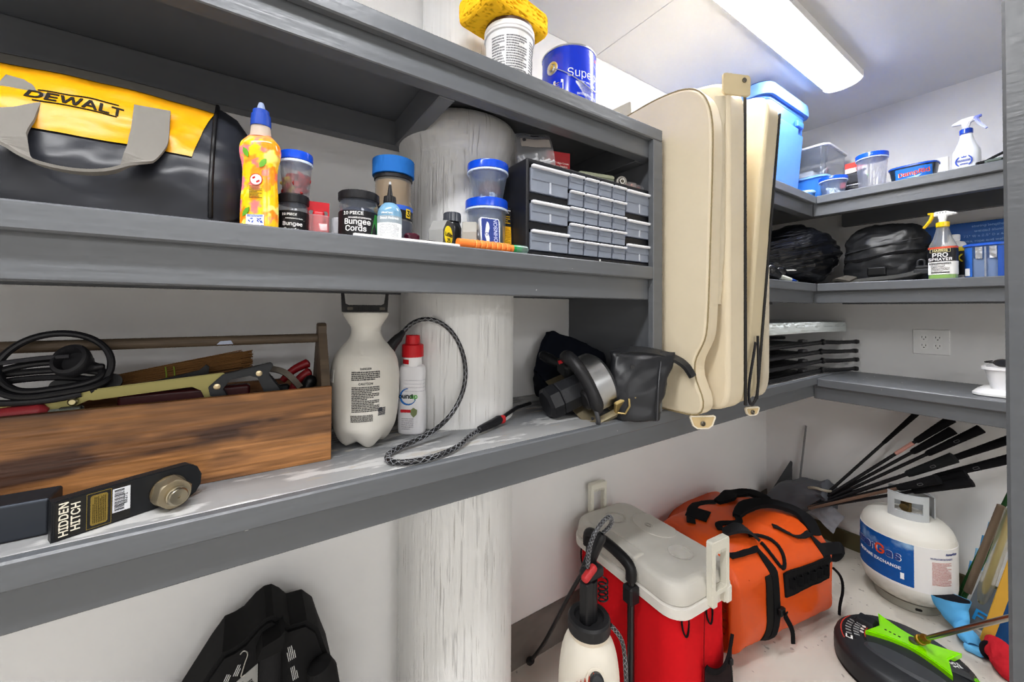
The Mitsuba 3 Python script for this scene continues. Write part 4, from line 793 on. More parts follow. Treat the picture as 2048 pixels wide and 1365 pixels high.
# ---- trailer ball mount at the shelf edge
t = Thing('trailer_hitch', 'heavy black trailer hitch bar with big nut and paper label at the shelf edge', 'trailer hitch')
t.part('shank', xf(rbox(0.30, 0.050, 0.050, 0.004), (-0.375, 0.828, ZL + 0.0255)), 'rough_metal', '#3b3f46', label='square steel shank')
AX = math.degrees(math.atan2(0.068, 0.148))
ex, ey = np.array([math.cos(D(AX)), math.sin(D(AX)), 0]), np.array([0, 0, 1.0])
o = np.array([-0.2135, 0.7705, ZL])
bar = sg.Polygon([(0, 0.0), (0, 0.054), (0.09, 0.056), (0.148, 0.056), (0.160, 0.048), (0.166, 0.034), (0.165, 0.018), (0.158, 0.006), (0.148, 0.001)])
t.part('bar', frame(bprism(bar, 0.018, 0.0015), o + np.array([0.0078, -0.0162, 0]) * -1, ex, ey), 'satin', '#15171a')
def onb(m): return frame(m, o + np.array([-0.0078, 0.0162, 0]) * 0, ex, ey)
fo = np.cross(ex, ey) * 0.0003
t.part('label', frame(prism(sg.box(0.003, 0.003, 0.077, 0.052), 0.0005), o + fo, ex, ey), 'satin', '#1b1a18', label='black paper label')
t.part('lettering', frame(cat(xf(text('HIDDEN', 0.0085, 0.0005), (0.0145, 0.0275, 0.0005), rz=90), xf(text('HITCH', 0.0085, 0.0005), (0.0255, 0.0275, 0.0005), rz=90)), o + fo, ex, ey), 'matte', '#ddd6c4', smooth=False, label='cream block lettering')
t.part('gold_panel', frame(cat(prism(rrect(0.0175, 0.042, 0.003), 0.0008), prism(sg.box(-0.0125, -0.0245, 0.0125, 0.0245).difference(sg.box(-0.0119, -0.0239, 0.0119, 0.0239)), 0.0008)), o + fo + ex * 0.044 + ey * 0.0275, ex, ey), 'satin', '#7c682c', label='gold text panel')
t.part('fine_print', frame(xf(lines(0.036, 0.014, 8, 0.0004, 0.4, 4), (0, 0, 0.0008), rz=90), o + fo + ex * 0.044 + ey * 0.0275, ex, ey), 'matte', '#3d3214', smooth=False)
t.part('barcode_sticker', frame(prism(sg.box(-0.0095, -0.017, 0.0095, 0.017), 0.0009), o + fo + ex * 0.067 + ey * 0.032, ex, ey), 'satin', '#d4d6da', label='white bar code sticker')
rb3 = np.random.default_rng(3); yb = -0.015; bc_ = []
while yb < 0.014:
    w = rb3.uniform(0.0004, 0.0016); bc_.append(_flat(-0.0075, 0.003, yb, yb + w, 0.0012)); yb += w + rb3.uniform(0.0004, 0.0014)
t.part('bar_code', frame(cat(*bc_, xf(text('88271', 0.0035, 0.0003), (0.0062, 0, 0.0009), rz=90)), o + fo + ex * 0.067 + ey * 0.032, ex, ey), 'matte', '#22242a', smooth=False)
nc = o + ex * 0.121 + ey * 0.024
hexp = sg.Polygon([(0.024 * math.cos(q), 0.024 * math.sin(q)) for q in np.arange(6) * PI / 3 + 0.3])
nut = hull(np.vstack([prism(hexp, 0.020).vertices, prism(sg.Point(0, 0).buffer(0.0205), 0.024).vertices]))
t.part('washer', frame(cyl(0.0235, 0, 0.004, 30), nc, ex, ey), 'metal', '#8d8371')
t.part('nut', frame(xf(nut, (0, 0, 0.004)), nc, ex, ey), 'rough_metal', '#a3977f', label='large hexagon nut')
t.part('stud', frame(lathe([(0.013, 0.020), (0.013, 0.036), (0.0145, 0.0365), (0.0145, 0.038), (0.013, 0.0385), (0.0125, 0.041), (0.011, 0.043), (0.002, 0.0425), (0.0015, 0.0405)], 26), nc, ex, ey), 'metal', '#b0a792', label='round stud end')

# ---- pump sprayers
def braid(path, r, n=160):
    p = curve(path, n); return tube(p, r, 10), cat(*[tube(np.array([p[i] + r * 1.02 * (math.cos(k * 2.1 + s * i * 0.75) * A[i] + math.sin(k * 2.1 + s * i * 0.75) * B[i]) for i in range(n)]), r * 0.10, 3) for A, B in [frames(p)[1:]] for s in (1, -1) for k in range(3)])
t = Thing('pump_sprayer', 'translucent white pump sprayer tank with black loop handle on the low shelf', 'pump sprayer', (0.229, 0.958, ZL))
pz = PchipInterpolator([0.0, 0.012, 0.05, 0.10, 0.15, 0.185, 0.208, 0.226, 0.242, 0.256, 0.262, 0.268, 0.285, 0.303, 0.306], [0.040, 0.052, 0.0695, 0.0755, 0.0765, 0.0735, 0.066, 0.053, 0.039, 0.0335, 0.0325, 0.033, 0.042, 0.0505, 0.0505])
tk = []
for z in np.r_[np.linspace(0, 0.06, 26), np.linspace(0.062, 0.306, 70)]:
    a = np.arange(64) * 2 * PI / 64; f_ = max(0, 1 - z / 0.05)
    rr = pz(z) * (1 + 0.10 * f_ * np.cos(4 * a) - 0.02 * f_); zz_ = z + 0.012 * max(0, 1 - z / 0.04) * (0.5 - 0.5 * np.cos(4 * a))
    tk.append(np.stack([rr * np.cos(a), rr * np.sin(a), zz_], 1))
t.part('tank', loft(tk), 'satin', '#cbc8c0', smooth=True, label='cream translucent tank with funnel top')
t.part('shoulder_label', patch(0.0772, D(150), D(196), 0.150, 0.178, R2=0.0745), 'satin', '#dcdcda', label='white label piece')
lh = []
FT = D(-103)
zo = 0.0
def tank(m, z): 
    v = np.asarray(m.vertices); R = pz(np.clip(z + v[:, 1], 0, 0.3)) + 0.0008 + v[:, 2]; an = FT + v[:, 0] / 0.0765
    return mesh(np.stack([R * np.cos(an), R * np.sin(an), z + v[:, 1]], 1), m.faces)
for m, z in ((text('DANGER', 0.0042, 0.0003), 0.180), (lines(0.060, 0.020, 5, 0.0003, 0.6, 1), 0.167), (text('CAUTION', 0.0046, 0.0003), 0.1475), (lines(0.058, 0.056, 15, 0.0003, 0.55, 2), 0.116), (xf(lines(0.048, 0.016, 5, 0.0003, 0.55, 3), (-0.008, 0, 0)), 0.074)): lh.append(tank(m, z))
t.part('caution_print', cat(*lh), 'matte', '#3a3a3a', smooth=False, label='black caution text')
t.part('flag_print', cat(*[tank(xf(_flat(-0.0085, 0.0085, -0.0007, 0.0007, 0.0003), (0.036, 0, 0)), 0.078 + 0.0022 * i) for i in range(8)], tank(xf(_flat(-0.004, 0.004, -0.0045, 0.0045, 0.0003), (0.032, 0, 0)), 0.0905)), 'matte', '#33343a', smooth=False, label='small striped flag print')
hb = sg.Polygon([(-0.050, 0.306), (0.050, 0.306), (0.052, 0.349), (0.046, 0.349), (0.043, 0.326), (0.036, 0.322), (-0.036, 0.322), (-0.043, 0.326), (-0.046, 0.349), (-0.052, 0.349)])
t.part('handle', frame(bprism(hb, 0.026, 0.002), (0, 0.013, 0), (math.cos(D(-13)), math.sin(D(-13)), 0), (0, 0, 1)), 'satin', '#121214', label='black pump handle')
t.part('handle_grip', cat(*[xf(box(-0.0012, 0.0012, -0.0145, -0.012, 0.308, 0.321, 0.0005), rz=-13) if 0 else xf(box(x - 0.0012, x + 0.0012, -0.0150, -0.0125, 0.309, 0.320, 0.0005), rz=-13) for x in np.linspace(-0.018, 0.018, 10)]), 'satin', '#2a2a2c')
for s in (-1, 1): t.part('handle_slot', xf(box(s * 0.035 - 0.006, s * 0.035 + 0.006, -0.0146, -0.0128, 0.310, 0.317, 0.0005), rz=-13), 'matte', '#6e6a62', label='pale slot')
t.part('hose_port', tube(curve([(0.045, -0.01, 0.205), (0.062, -0.005, 0.228), (0.078, -0.002, 0.244), (0.090, 0.002, 0.257)], 14), np.r_[np.linspace(0.0155, 0.011, 10), 0.009, 0.008, 0.0075, 0.006], 16), 'satin', '#1a1a1c', label='black hose nut')
hz = [(0.090, 0.002, 0.257), (0.110, 0.0, 0.276), (0.146, -0.008, 0.288), (0.190, -0.020, 0.272), (0.221, -0.034, 0.232), (0.236, -0.046, 0.178), (0.230, -0.058, 0.120), (0.198, -0.070, 0.066), (0.140, -0.085, 0.028), (0.070, -0.100, 0.012), (0.014, -0.135, 0.0085), (0.012, -0.172, 0.0075), (0.052, -0.195, 0.0075), (0.110, -0.190, 0.0085), (0.165, -0.165, 0.010), (0.206, -0.130, 0.012), (0.250, -0.098, 0.012)]
hm, hbm = braid(hz, 0.0056, 150)
t.part('hose', hm, 'gloss', '#131315', smooth=True, label='black braided hose')
t.part('hose_braid', hbm, 'satin', '#8d8f94', smooth=False, label='pale braid')
t.part('wand_grip', tube(curve([(0.248, -0.100, 0.012), (0.268, -0.092, 0.014), (0.315, -0.070, 0.015), (0.342, -0.058, 0.018)], 24), np.r_[0.006, np.linspace(0.0085, 0.012, 20), 0.011, 0.010, 0.006], 14), 'satin', '#17171a', label='black wand grip')
t.part('wand_trigger', rbox(0.030, 0.016, 0.022, 0.007, (0.338, -0.062, 0.016)), 'satin', '#a32226', label='red trigger')
t.part('wand_tube', tube([(0.340, -0.060, 0.018), (0.43, -0.005, 0.024), (0.52, 0.050, 0.014)], 0.0052, 12), 'satin', '#17171a')
# ---- weed killer bottle
t = Thing('weed_killer_bottle', 'white plastic bottle with red dosing cap between the sprayer tank and the column', 'bottle', (0.346, 0.967, ZL), rz=-38)
wz = PchipInterpolator([0, 0.004, 0.03, 0.09, 0.12, 0.150, 0.166, 0.172], [0.030, 0.0335, 0.0345, 0.0335, 0.031, 0.0325, 0.031, 0.026])
t.part('body', loft([sring(2 * wz(z), 1.25 * wz(z), z, 3.0, 56) for z in np.linspace(0, 0.172, 60)]), 'satin', '#d9d9dc', smooth=45)
for z in np.arange(0.108, 0.142, 0.009): t.part('grip_groove', tube(np.vstack([sring(2.01 * wz(z), 1.262 * wz(z), z, 3.0, 40)[28:], sring(2.01 * wz(z), 1.262 * wz(z), z, 3.0, 40)[:6]]), 0.0008, 5), 'satin', '#c4c4ca')
t.part('neck', lathe([(0.023, 0.170), (0.023, 0.192), (0.021, 0.194)], 30), 'satin', '#dededf')
t.part('neck_badge', patch(0.0235, D(-150), D(-95), 0.176, 0.187), 'satin', '#b81a22', label='red badge')
t.part('cap', loft([np.stack([r * (1 + 0.012 * (np.arange(60) % 2)) * np.cos(np.arange(60) * PI / 30), r * (1 + 0.012 * (np.arange(60) % 2)) * np.sin(np.arange(60) * PI / 30), np.full(60, z)], 1) for r, z in ((0.0265, 0.193), (0.0265, 0.222), (0.0245, 0.224), (0.0185, 0.225), (0.0170, 0.246), (0.0155, 0.247))]), 'satin', '#b5141c', label='red ribbed cap')
def wb(m, x, z): return frame(m, (x, -0.625 * 0.0345 - 0.0006, z), (1, 0, 0), (0, 0, 1))
t.part('arc_print', wb(prism(sg.Point(0, 0).buffer(0.021).difference(sg.Point(0.002, 0.001).buffer(0.0185)).difference(sg.box(0, -0.004, 0.03, 0.03)), 0.0006), -0.004, 0.095), 'matte', '#2a62a8', smooth=False, label='blue arc')
t.part('lettering', cat(wb(xf(text('Round', 0.011, 0.0007), (-0.014, 0, 0)), 0.0, 0.091)), 'matte', '#20282c', smooth=False)
t.part('lettering', cat(wb(xf(text('up', 0.011, 0.0007), (0.012, 0, 0)), 0.0, 0.091)), 'matte', '#4f9a3a', smooth=False, label='green letters')
t.part('red_banner', wb(cat(prism(sg.box(-0.022, 0, 0.004, 0.007), 0.0006)), 0.0, 0.056), 'matte', '#b3262e', smooth=False)
t.part('leaf_badge', wb(prism(sg.Polygon([(0, 0.012), (0.010, 0.007), (0.009, -0.004), (0.001, -0.012), (-0.006, -0.004), (-0.007, 0.006)]), 0.0007), 0.010, 0.056), 'satin', '#6f7a52', smooth=False, label='leaf shaped badge')
t.part('fine_print', wb(lines(0.030, 0.030, 6, 0.0006, 0.3, 7), -0.004, 0.028), 'matte', '#8a8a90', smooth=False)

# ---- circular saw
RI, UP, TO = np.array([0.83, -0.557, 0]), np.array([0, 0, 1.0]), np.array([-0.557, -0.83, 0])
def axis(a, b, c): return a * RI + b * UP + c * TO
sx = axis(-0.45, 0.40, -0.80); sx /= np.linalg.norm(sx)
sy = axis(-0.85, -0.35, 0.39); sy -= sx * (sx @ sy); sy /= np.linalg.norm(sy)
sz = np.cross(sx, sy)
so = np.array([0.838, 0.858, ZL + 0.079])
t = Thing('circular_saw', 'corded circular saw with silver blade guard lying tipped on the low shelf', 'circular saw')
def S(m): return frame(m, so, sx, sy, sz)
arc = [(0.092 * math.cos(q), 0.092 * math.sin(q)) for q in np.linspace(-0.12, PI + 0.15, 40)]
gp_ = sg.Polygon(arc + [(-0.085, -0.02), (0.085, -0.02)])
def xz(poly, y0, y1, c=0.004):      # a profile in the saw's x-z plane, thick along its axle
    return frame(bprism(poly, y1 - y0, c), (0, y1, 0), (1, 0, 0), (0, 0, 1))
t.part('blade_guard', S(hull(np.vstack([xz(gp_.buffer(-0.010), -0.062, 0.014, 0.001).vertices, xz(gp_, -0.050, 0.006, 0.001).vertices]))), 'metal', '#b9babb', label='silver upper blade guard')
t.part('lower_guard', S(xz(sg.Point(0, 0).buffer(0.070).intersection(sg.box(-0.2, -0.2, 0.2, -0.012)), -0.022, 0.002, 0.001)), 'metal', '#6b6b6c', label='gray lower guard')
t.part('blade', S(xz(sg.Point(0, 0).buffer(0.066).intersection(sg.box(-0.2, -0.2, 0.2, 0.0)), -0.025, -0.0232, 0.0002)), 'metal', '#8c8c8e')
t.part('shoe', S(cat(box(-0.115, 0.13, -0.095, -0.030, -0.040, -0.037, 0.001), box(-0.115, 0.13, 0.010, 0.060, -0.040, -0.037, 0.001), box(-0.115, -0.095, -0.095, 0.06, -0.040, -0.028, 0.001), box(0.10, 0.13, -0.095, 0.06, -0.040, -0.037, 0.001))), 'rough_metal', '#a2967a', label='dull metal sole plate')
oc = lambda r, y: np.array([[r * math.cos(q + PI / 8), y, r * math.sin(q + PI / 8) + 0.004] for q in np.arange(8) * PI / 4])
t.part('motor', S(loft([oc(0.042, 0.010), oc(0.049, 0.016), oc(0.049, 0.088), oc(0.047, 0.092)])), 'satin', '#1f2023', smooth=20, label='black motor housing')
t.part('motor_cap', S(loft([oc(0.0485, 0.094), oc(0.050, 0.097), oc(0.048, 0.126), oc(0.038, 0.134)])), 'satin', '#151619', smooth=20, label='black faceted end cap')
hdl = curve([(0.060, 0.020, 0.070), (0.035, 0.030, 0.108), (-0.010, 0.032, 0.112), (-0.065, 0.030, 0.080), (-0.100, 0.030, 0.038), (-0.108, 0.028, 0.010)], 44)
t.part('handle', S(tube(hdl, np.interp(np.linspace(0, 1, 44), [0, .15, .4, .7, .9, 1], [0.016, 0.020, 0.019, 0.017, 0.019, 0.012]), 16)), 'satin', '#1a1a1c', label='black pistol handle')
t.part('handle_base', S(rbox(0.060, 0.034, 0.052, 0.012, (0.055, 0.026, 0.052))), 'satin', '#191a1c')
t.part('lock_button', S(frame(cyl(0.0055, 0, 0.022, 14), (0.040, 0.034, 0.096), (1, 0, 0), (0, 0, 1), (0, 1, 0))), 'satin', '#b3202a', label='red lock button')
t.part('front_knob', S(tube(curve([(0.085, 0.030, 0.050), (0.112, 0.040, 0.052), (0.140, 0.050, 0.055), (0.158, 0.056, 0.057)], 20), np.r_[np.linspace(0.013, 0.017, 8), np.linspace(0.017, 0.015, 9), 0.012, 0.008, 0.003], 16)), 'satin', '#101114', label='black front knob')
t.part('lever', S(tube(curve([(-0.098, 0.034, 0.030), (-0.118, 0.040, 0.010), (-0.122, 0.040, -0.016), (-0.105, 0.036, -0.036), (-0.080, 0.030, -0.042)], 26), 0.0062, 12)), 'gloss', '#3b3c40', label='curved lever')
t.part('depth_bracket', S(cat(box(-0.112, -0.100, -0.080, -0.030, -0.037, 0.006, 0.002), box(-0.125, -0.112, -0.092, -0.086, -0.037, 0.012, 0.001), tube([(-0.118, -0.070, 0.012), (-0.132, -0.060, 0.0), (-0.132, -0.045, -0.020), (-0.118, -0.030, -0.020)], 0.003, 8))), 'rough_metal', '#b09a66', label='brassy bracket')
t.part('arbor', S(frame(lathe([(0.030, 0), (0.030, 0.003), (0.024, 0.010), (0.010, 0.012)], 24), (-0.055, 0.030, 0.012), (1, 0, 0), (0, 0, 1), (0, 1, 0))), 'rough_metal', '#3c3c3e')
# ---- dark pouch and dry bag beside the saw
nv = refine(hull([(0.80, 1.06, 1.075), (0.81, 1.00, 0.99), (0.90, 1.12, 1.20), (0.915, 1.10, 1.205), (1.02, 1.04, 1.16), (1.03, 0.95, 1.13), (1.035, 0.93, 0.985), (0.84, 0.95, ZL + 0.002), (1.02, 1.12, ZL + 0.002), (0.87, 1.14, ZL + 0.002)]), 0.02)
nv = trimesh.smoothing.filter_taubin(nv, iterations=4)
nv = wobble(nv, 0.008, 22, 4); nv.vertices[:, 2] = np.maximum(nv.vertices[:, 2], ZL + 0.001)
single('navy_cloth_bag', 'slumped dark navy cloth bag with a pointed corner leaning behind the circular saw', 'cloth bag', nv, 'cloth', '#10131c', smooth=True)
t = Thing('dry_bag', 'black rubbery roll-top bag standing between the saw and the cushions', 'bag', (0.022, -0.050, 0))
P0 = np.array([0.905, 0.755, ZL + 0.001])
def bagring(c, ax, w, d, p=3.0, n=44):
    a = np.arange(n) * 2 * PI / n; cc, ss = np.cos(a), np.sin(a)
    return np.asarray(c) + np.outer(w / 2 * np.sign(cc) * np.abs(cc) ** (2 / p), ax) + np.outer(d / 2 * np.sign(ss) * np.abs(ss) ** (2 / p), np.cross([0, 0, 1], ax))
ax1 = np.array([0.80, -0.60, 0]); 
secs = [((0.912, 0.790, ZL + 0.001), 0.105, 0.070), ((0.912, 0.790, ZL + 0.006), 0.122, 0.082), ((0.918, 0.795, ZL + 0.05), 0.138, 0.088), ((0.930, 0.800, ZL + 0.10), 0.160, 0.082), ((0.945, 0.803, ZL + 0.145), 0.178, 0.066), ((0.955, 0.803, ZL + 0.172), 0.186, 0.044), ((0.958, 0.802, ZL + 0.186), 0.186, 0.020), ((0.959, 0.802, ZL + 0.190), 0.184, 0.008)]
si = np.linspace(0, len(secs) - 1, 40); arr = np.array([[*c, w, d] for c, w, d in secs])
arr = np.stack([PchipInterpolator(range(len(secs)), arr[:, k])(si) for k in range(5)], 1)
db = loft([bagring(r[:3], ax1, r[3], r[4]) for r in arr])
db = wobble(db, 0.007, 26, 8); db.vertices[:, 2] = np.maximum(db.vertices[:, 2], ZL + 0.0008)
t.part('body', db, 'vinyl', '#1b1c1f', smooth=True)
tp = curve([(0.885, 0.862, ZL + 0.178), (0.92, 0.832, ZL + 0.193), (0.96, 0.800, ZL + 0.192), (1.005, 0.766, ZL + 0.182), (1.035, 0.738, ZL + 0.166), (1.048, 0.722, ZL + 0.150), (1.058, 0.706, ZL + 0.120)], 40)
t.part('roll_top', strap(tp, np.r_[np.full(30, 0.030), np.linspace(0.030, 0.022, 10)], 0.010, (-0.3, -0.45, 1)), 'vinyl', '#232426', smooth=40, label='stiff folded top strip with curled end')
t.part('seam', tube(curve([(0.922, 0.729, ZL + 0.006), (0.927, 0.731, ZL + 0.05), (0.9425, 0.7385, ZL + 0.11), (0.973, 0.753, ZL + 0.165)], 24), 0.0018, 6), 'vinyl', '#3a3b3e', label='raised side seam')
t.part('buckle_slot', frame(bprism(rrect(0.012, 0.040, 0.005), 0.004, 0.001), (0.902, 0.797, ZL + 0.135), (0.8, -0.6, 0), (0, 0.1, 1)), 'gloss', '#08080a')

# ================================================================== cushions, corner and end shelves
def pillow(pts, th, r, n=150, puff=0.0, smooth_=True):
    """a padded slab: outline pts in its x-y plane, thick along z with rounded rims"""
    p = np.asarray(pts, float)
    L = np.r_[0, np.cumsum(np.linalg.norm(np.diff(np.vstack([p, p[:1]]), axis=0), axis=1))]
    s = np.linspace(0, L[-1], n, endpoint=False); q = np.stack([np.interp(s, L, np.r_[p[:, k], p[0, k]]) for k in (0, 1)], 1)
    if smooth_:
        for _ in range(3): q = (np.roll(q, 1, 0) + 2 * q + np.roll(q, -1, 0)) / 4
    t = np.roll(q, -1, 0) - np.roll(q, 1, 0); t /= np.linalg.norm(t, axis=1, keepdims=True)
    nr = np.stack([t[:, 1], -t[:, 0]], 1)
    if np.cross(q - q.mean(0), t).mean() < 0: nr = -nr
    rings = []
    c = q.mean(0)
    for k in (0.25, 0.5, 0.75): rings.append((c + (q - c) * k, -puff * (1 - k)))
    for a in np.linspace(0, PI / 2, 6): rings.append((q - nr * r * (1 - math.sin(a)), r * (1 - math.cos(a))))
    for a in np.linspace(PI / 2, 0, 6): rings.append((q - nr * r * (1 - math.sin(a)), th - r * (1 - math.cos(a))))
    for k in (0.75, 0.5, 0.25): rings.append((c + (q - c) * k, th + puff * (1 - k)))
    return loft([np.column_stack([w, np.full(n, z)]) for w, z in rings]), q
def yz(m, x, shear=0.0):     # outline given as (y, z) -> stands in the room with its thickness along +x, leaning by shear
    v = np.asarray(m.vertices); return mesh(np.stack([x + v[:, 2] + shear * (v[:, 1] - ZL), v[:, 0], v[:, 1]], 1), np.asarray(m.faces))
CR = '#dccfb4'
o1 = [(1.09, 0.968), (0.777, 0.968), (0.640, 0.968), (0.629, 1.000), (0.630, 1.025), (0.648, 1.055), (0.663, 1.089), (0.662, 1.125), (0.655, 1.150), (0.638, 1.172), (0.624, 1.196), (0.618, 1.30), (0.614, 1.427), (0.607, 1.65), (0.604, 1.80), (0.610, 1.86), (0.628, 1.915), (0.660, 1.948), (0.71, 1.965), (0.80, 1.972), (1.09, 1.955)]
t = Thing('cushion', 'cream boat seat cushion nearest the shelf divider, notched near its foot', 'cushion', group='cream boat cushions')
m, q = pillow(o1, 0.062, 0.010, puff=0.004)
t.part('body', yz(m, 1.093), 'vinyl', CR, smooth=50)
t.part('piping', tube(np.column_stack([np.full(150, 1.0965), q[:, 0] + 0.0, q[:, 1]]), 0.0022, 6, closed=True), 'vinyl', '#8f7f5e')
def tab(t, c, w, h, rz, dome=True, col='#c9b184'):
    pl = sg.Polygon([(-w / 2, 0), (w / 2, 0), (w / 2 * 0.72, -h * 0.78), (w / 2 * 0.4, -h), (-w / 2 * 0.4, -h), (-w / 2 * 0.72, -h * 0.78)]).buffer(-0.006).buffer(0.006)
    ex = np.array([math.cos(D(rz)), math.sin(D(rz)), 0]); 
    k = t.part('snap_tab', frame(bprism(pl, 0.005, 0.001), c, ex, (0, 0, 1)), 'vinyl', col, label='fabric tab with a snap')
    t.part('tab_edge', frame(bprism(pl.difference(pl.buffer(-0.004)), 0.007, 0.0005), np.array(c) - np.cross(ex, [0, 0, 1]) * -0.001 * 0, ex, (0, 0, 1)), 'vinyl', '#ded6c4', under=k)
    t.part('snap', frame(lathe([(0.0075, 0), (0.0075, 0.002), (0.005, 0.003), (0.004, 0.0015), (0.002, 0.003)], 18), np.array(c) + [0, 0, -h * 0.6] + np.cross(ex, [0, 0, 1]) * 0.0055, ex, (0, 0, 1)), 'metal', '#6b665c', under=k)
tab(t, (1.125, 0.655, 0.968), 0.085, 0.040, -30)
# back flap standing up behind the shelf end
t.part('back_flap', frame(bprism(rrect(0.16, 0.050, 0.008), 0.006, 0.001), (1.098, 0.985, 1.990), (0.25, -0.95, 0.10), (0.05, 0.1, 1)), 'vinyl', '#b9b4a4', label='gray lined flap at the top back')
o2 = [(1.09, 0.970), (0.66, 0.972), (0.618, 0.980), (0.608, 1.02), (0.607, 1.5), (0.606, 1.90), (0.610, 1.965), (0.632, 1.985), (0.72, 2.005), (0.90, 2.02), (1.09, 2.02)]
t = Thing('cushion', 'cream boat seat cushion in the middle of the three, with gathered seam', 'cushion', group='cream boat cushions')
m, q = pillow(o2, 0.100, 0.014, puff=0.006)
t.part('body', yz(m, 1.188), 'vinyl', CR, smooth=50)
gz = np.linspace(1.30, 1.93, 260)
t.part('gathered_seam', loft([np.array([[1.189 - w, 0.616 + 0.012 * max(0, 1 - (z - 1.30) / 0.2), z], [1.160, 0.632, z], [1.160, 0.638, z], [1.189, 0.632, z]]) for z, w in zip(gz, 0.004 + 0.005 * meshkit.noise(np.stack([gz * 55, gz * 0, gz * 0], 1), 2))]), 'vinyl', '#ded3ba', smooth=60, label='gathered pale seam')
t.part('piping', tube(np.array([[1.2895, 0.609, z] for z in np.linspace(0.985, 1.965, 20)]), 0.0045, 6), 'vinyl', '#1b1a19', label='dark edge piping')
fl = frame(bprism(rrect(0.100, 0.066, 0.012), 0.006, 0.001), (1.222, 0.604, 1.968), (0.93, -0.36, 0.03), (0.02, 0.0, 1))
t.part('top_flap', fl, 'vinyl', '#d3c29b', label='top flap with a snap')
t.part('snap', frame(lathe([(0.0075, 0), (0.0075, 0.002), (0.005, 0.003), (0.002, 0.003)], 18), (1.243, 0.5885, 1.984), (0.93, -0.36, 0.03), (0.02, 0.0, 1)), 'metal', '#7a756a')
o3 = [(1.09, 0.975), (0.66, 0.975), (0.626, 0.985), (0.618, 1.02), (0.612, 1.35), (0.604, 1.70), (0.596, 1.965), (0.604, 2.000), (0.64, 2.020), (0.75, 2.026), (1.09, 2.026)]
t = Thing('cushion', 'cream boat seat cushion leaning over on the right of the three', 'cushion', group='cream boat cushions')
m, q = pillow(o3, 0.088, 0.014, puff=0.006)
SH = 0.125
t.part('body', yz(m, 1.296, SH), 'vinyl', '#cdbf9f', smooth=50)
t.part('piping', tube(np.array([[1.296 + 0.088 + SH * (z - ZL), 0.620 - 0.022 * (z - ZL) , z] for z in np.linspace(0.99, 1.96, 20)]), 0.004, 6), 'vinyl', '#1b1a19', label='dark edge piping')
t.part('strap', strap(curve([(1.345, 0.604, 1.18), (1.318, 0.604, 1.10), (1.304, 0.606, 1.02), (1.318, 0.606, 0.985), (1.350, 0.606, 1.00), (1.362, 0.604, 1.08), (1.360, 0.604, 1.20)], 40), 0.010, 0.004, (0, -1, 0)), 'vinyl', '#17171a', label='dark strap loop')
tab(t, (1.345, 0.618, 0.972), 0.060, 0.028, -20)
o4 = [(1.09, 0.975), (0.66, 0.975), (0.645, 0.99), (0.634, 1.04), (0.632, 1.40), (0.635, 1.58), (0.66, 1.60), (1.09, 1.60)]
t = Thing('cushion', 'cream cushion standing low behind the leaning one, only its edge in view', 'cushion', group='cream boat cushions')
m, q = pillow(o4, 0.044, 0.012)
t.part('body', yz(m, 1.474, 0.0), 'vinyl', '#cfc5b0', smooth=50)

# ---- upper corner: blue tote
t = Thing('storage_tote', 'big blue plastic tote with overhanging lid on the upper corner shelf', 'storage tote', (2.085, 0.985, 1.838))
def trect(w, d, z, r=0.06, n=8):
    pl = rrect(w, d, r, n); c = np.array(pl.exterior.coords)[:-1]; return np.column_stack([c, np.full(len(c), z)])
t.part('body', loft([trect(0.36, 0.33, 0.0, 0.04), trect(0.375, 0.345, 0.006, 0.045), trect(0.425, 0.385, 0.385, 0.05), trect(0.43, 0.388, 0.386, 0.05), trect(0.434, 0.392, 0.415, 0.05)]), 'satin', '#3f70cc', smooth=40)
t.part('side_panel', frame(bprism(sg.Polygon([(-0.125, 0.03), (0.130, 0.03), (0.155, 0.30), (0.10, 0.30), (0.10, 0.325), (-0.10, 0.325), (-0.10, 0.30), (-0.14, 0.30)]), 0.012, 0.004), (0, -0.171, 0), (1, 0, 0), (0, -0.0525, 0.9986)), 'satin', '#4c7cd4', label='raised front panel')
t.part('notch', cat(xf(box(-0.045, 0.045, -0.006, 0.002, -0.014, 0.014, 0.003), (-0.07, -0.186, 0.022))), 'satin', '#2c5cb4', label='dark recess at the foot')
t.part('grip', cat(xf(box(-0.035, 0.035, -0.014, 0.004, -0.020, 0.012, 0.004), (0.105, -0.193, 0.345))), 'satin', '#3a6fd0', label='hand grip')
t.part('lid', loft([trect(0.450, 0.408, 0.402, 0.055), trect(0.462, 0.420, 0.400, 0.058), trect(0.468, 0.426, 0.412, 0.060), trect(0.462, 0.420, 0.452, 0.058), trect(0.44, 0.40, 0.462, 0.055), trect(0.38, 0.34, 0.460, 0.04)]), 'satin', '#6a95dc', smooth=40, label='paler blue lid')
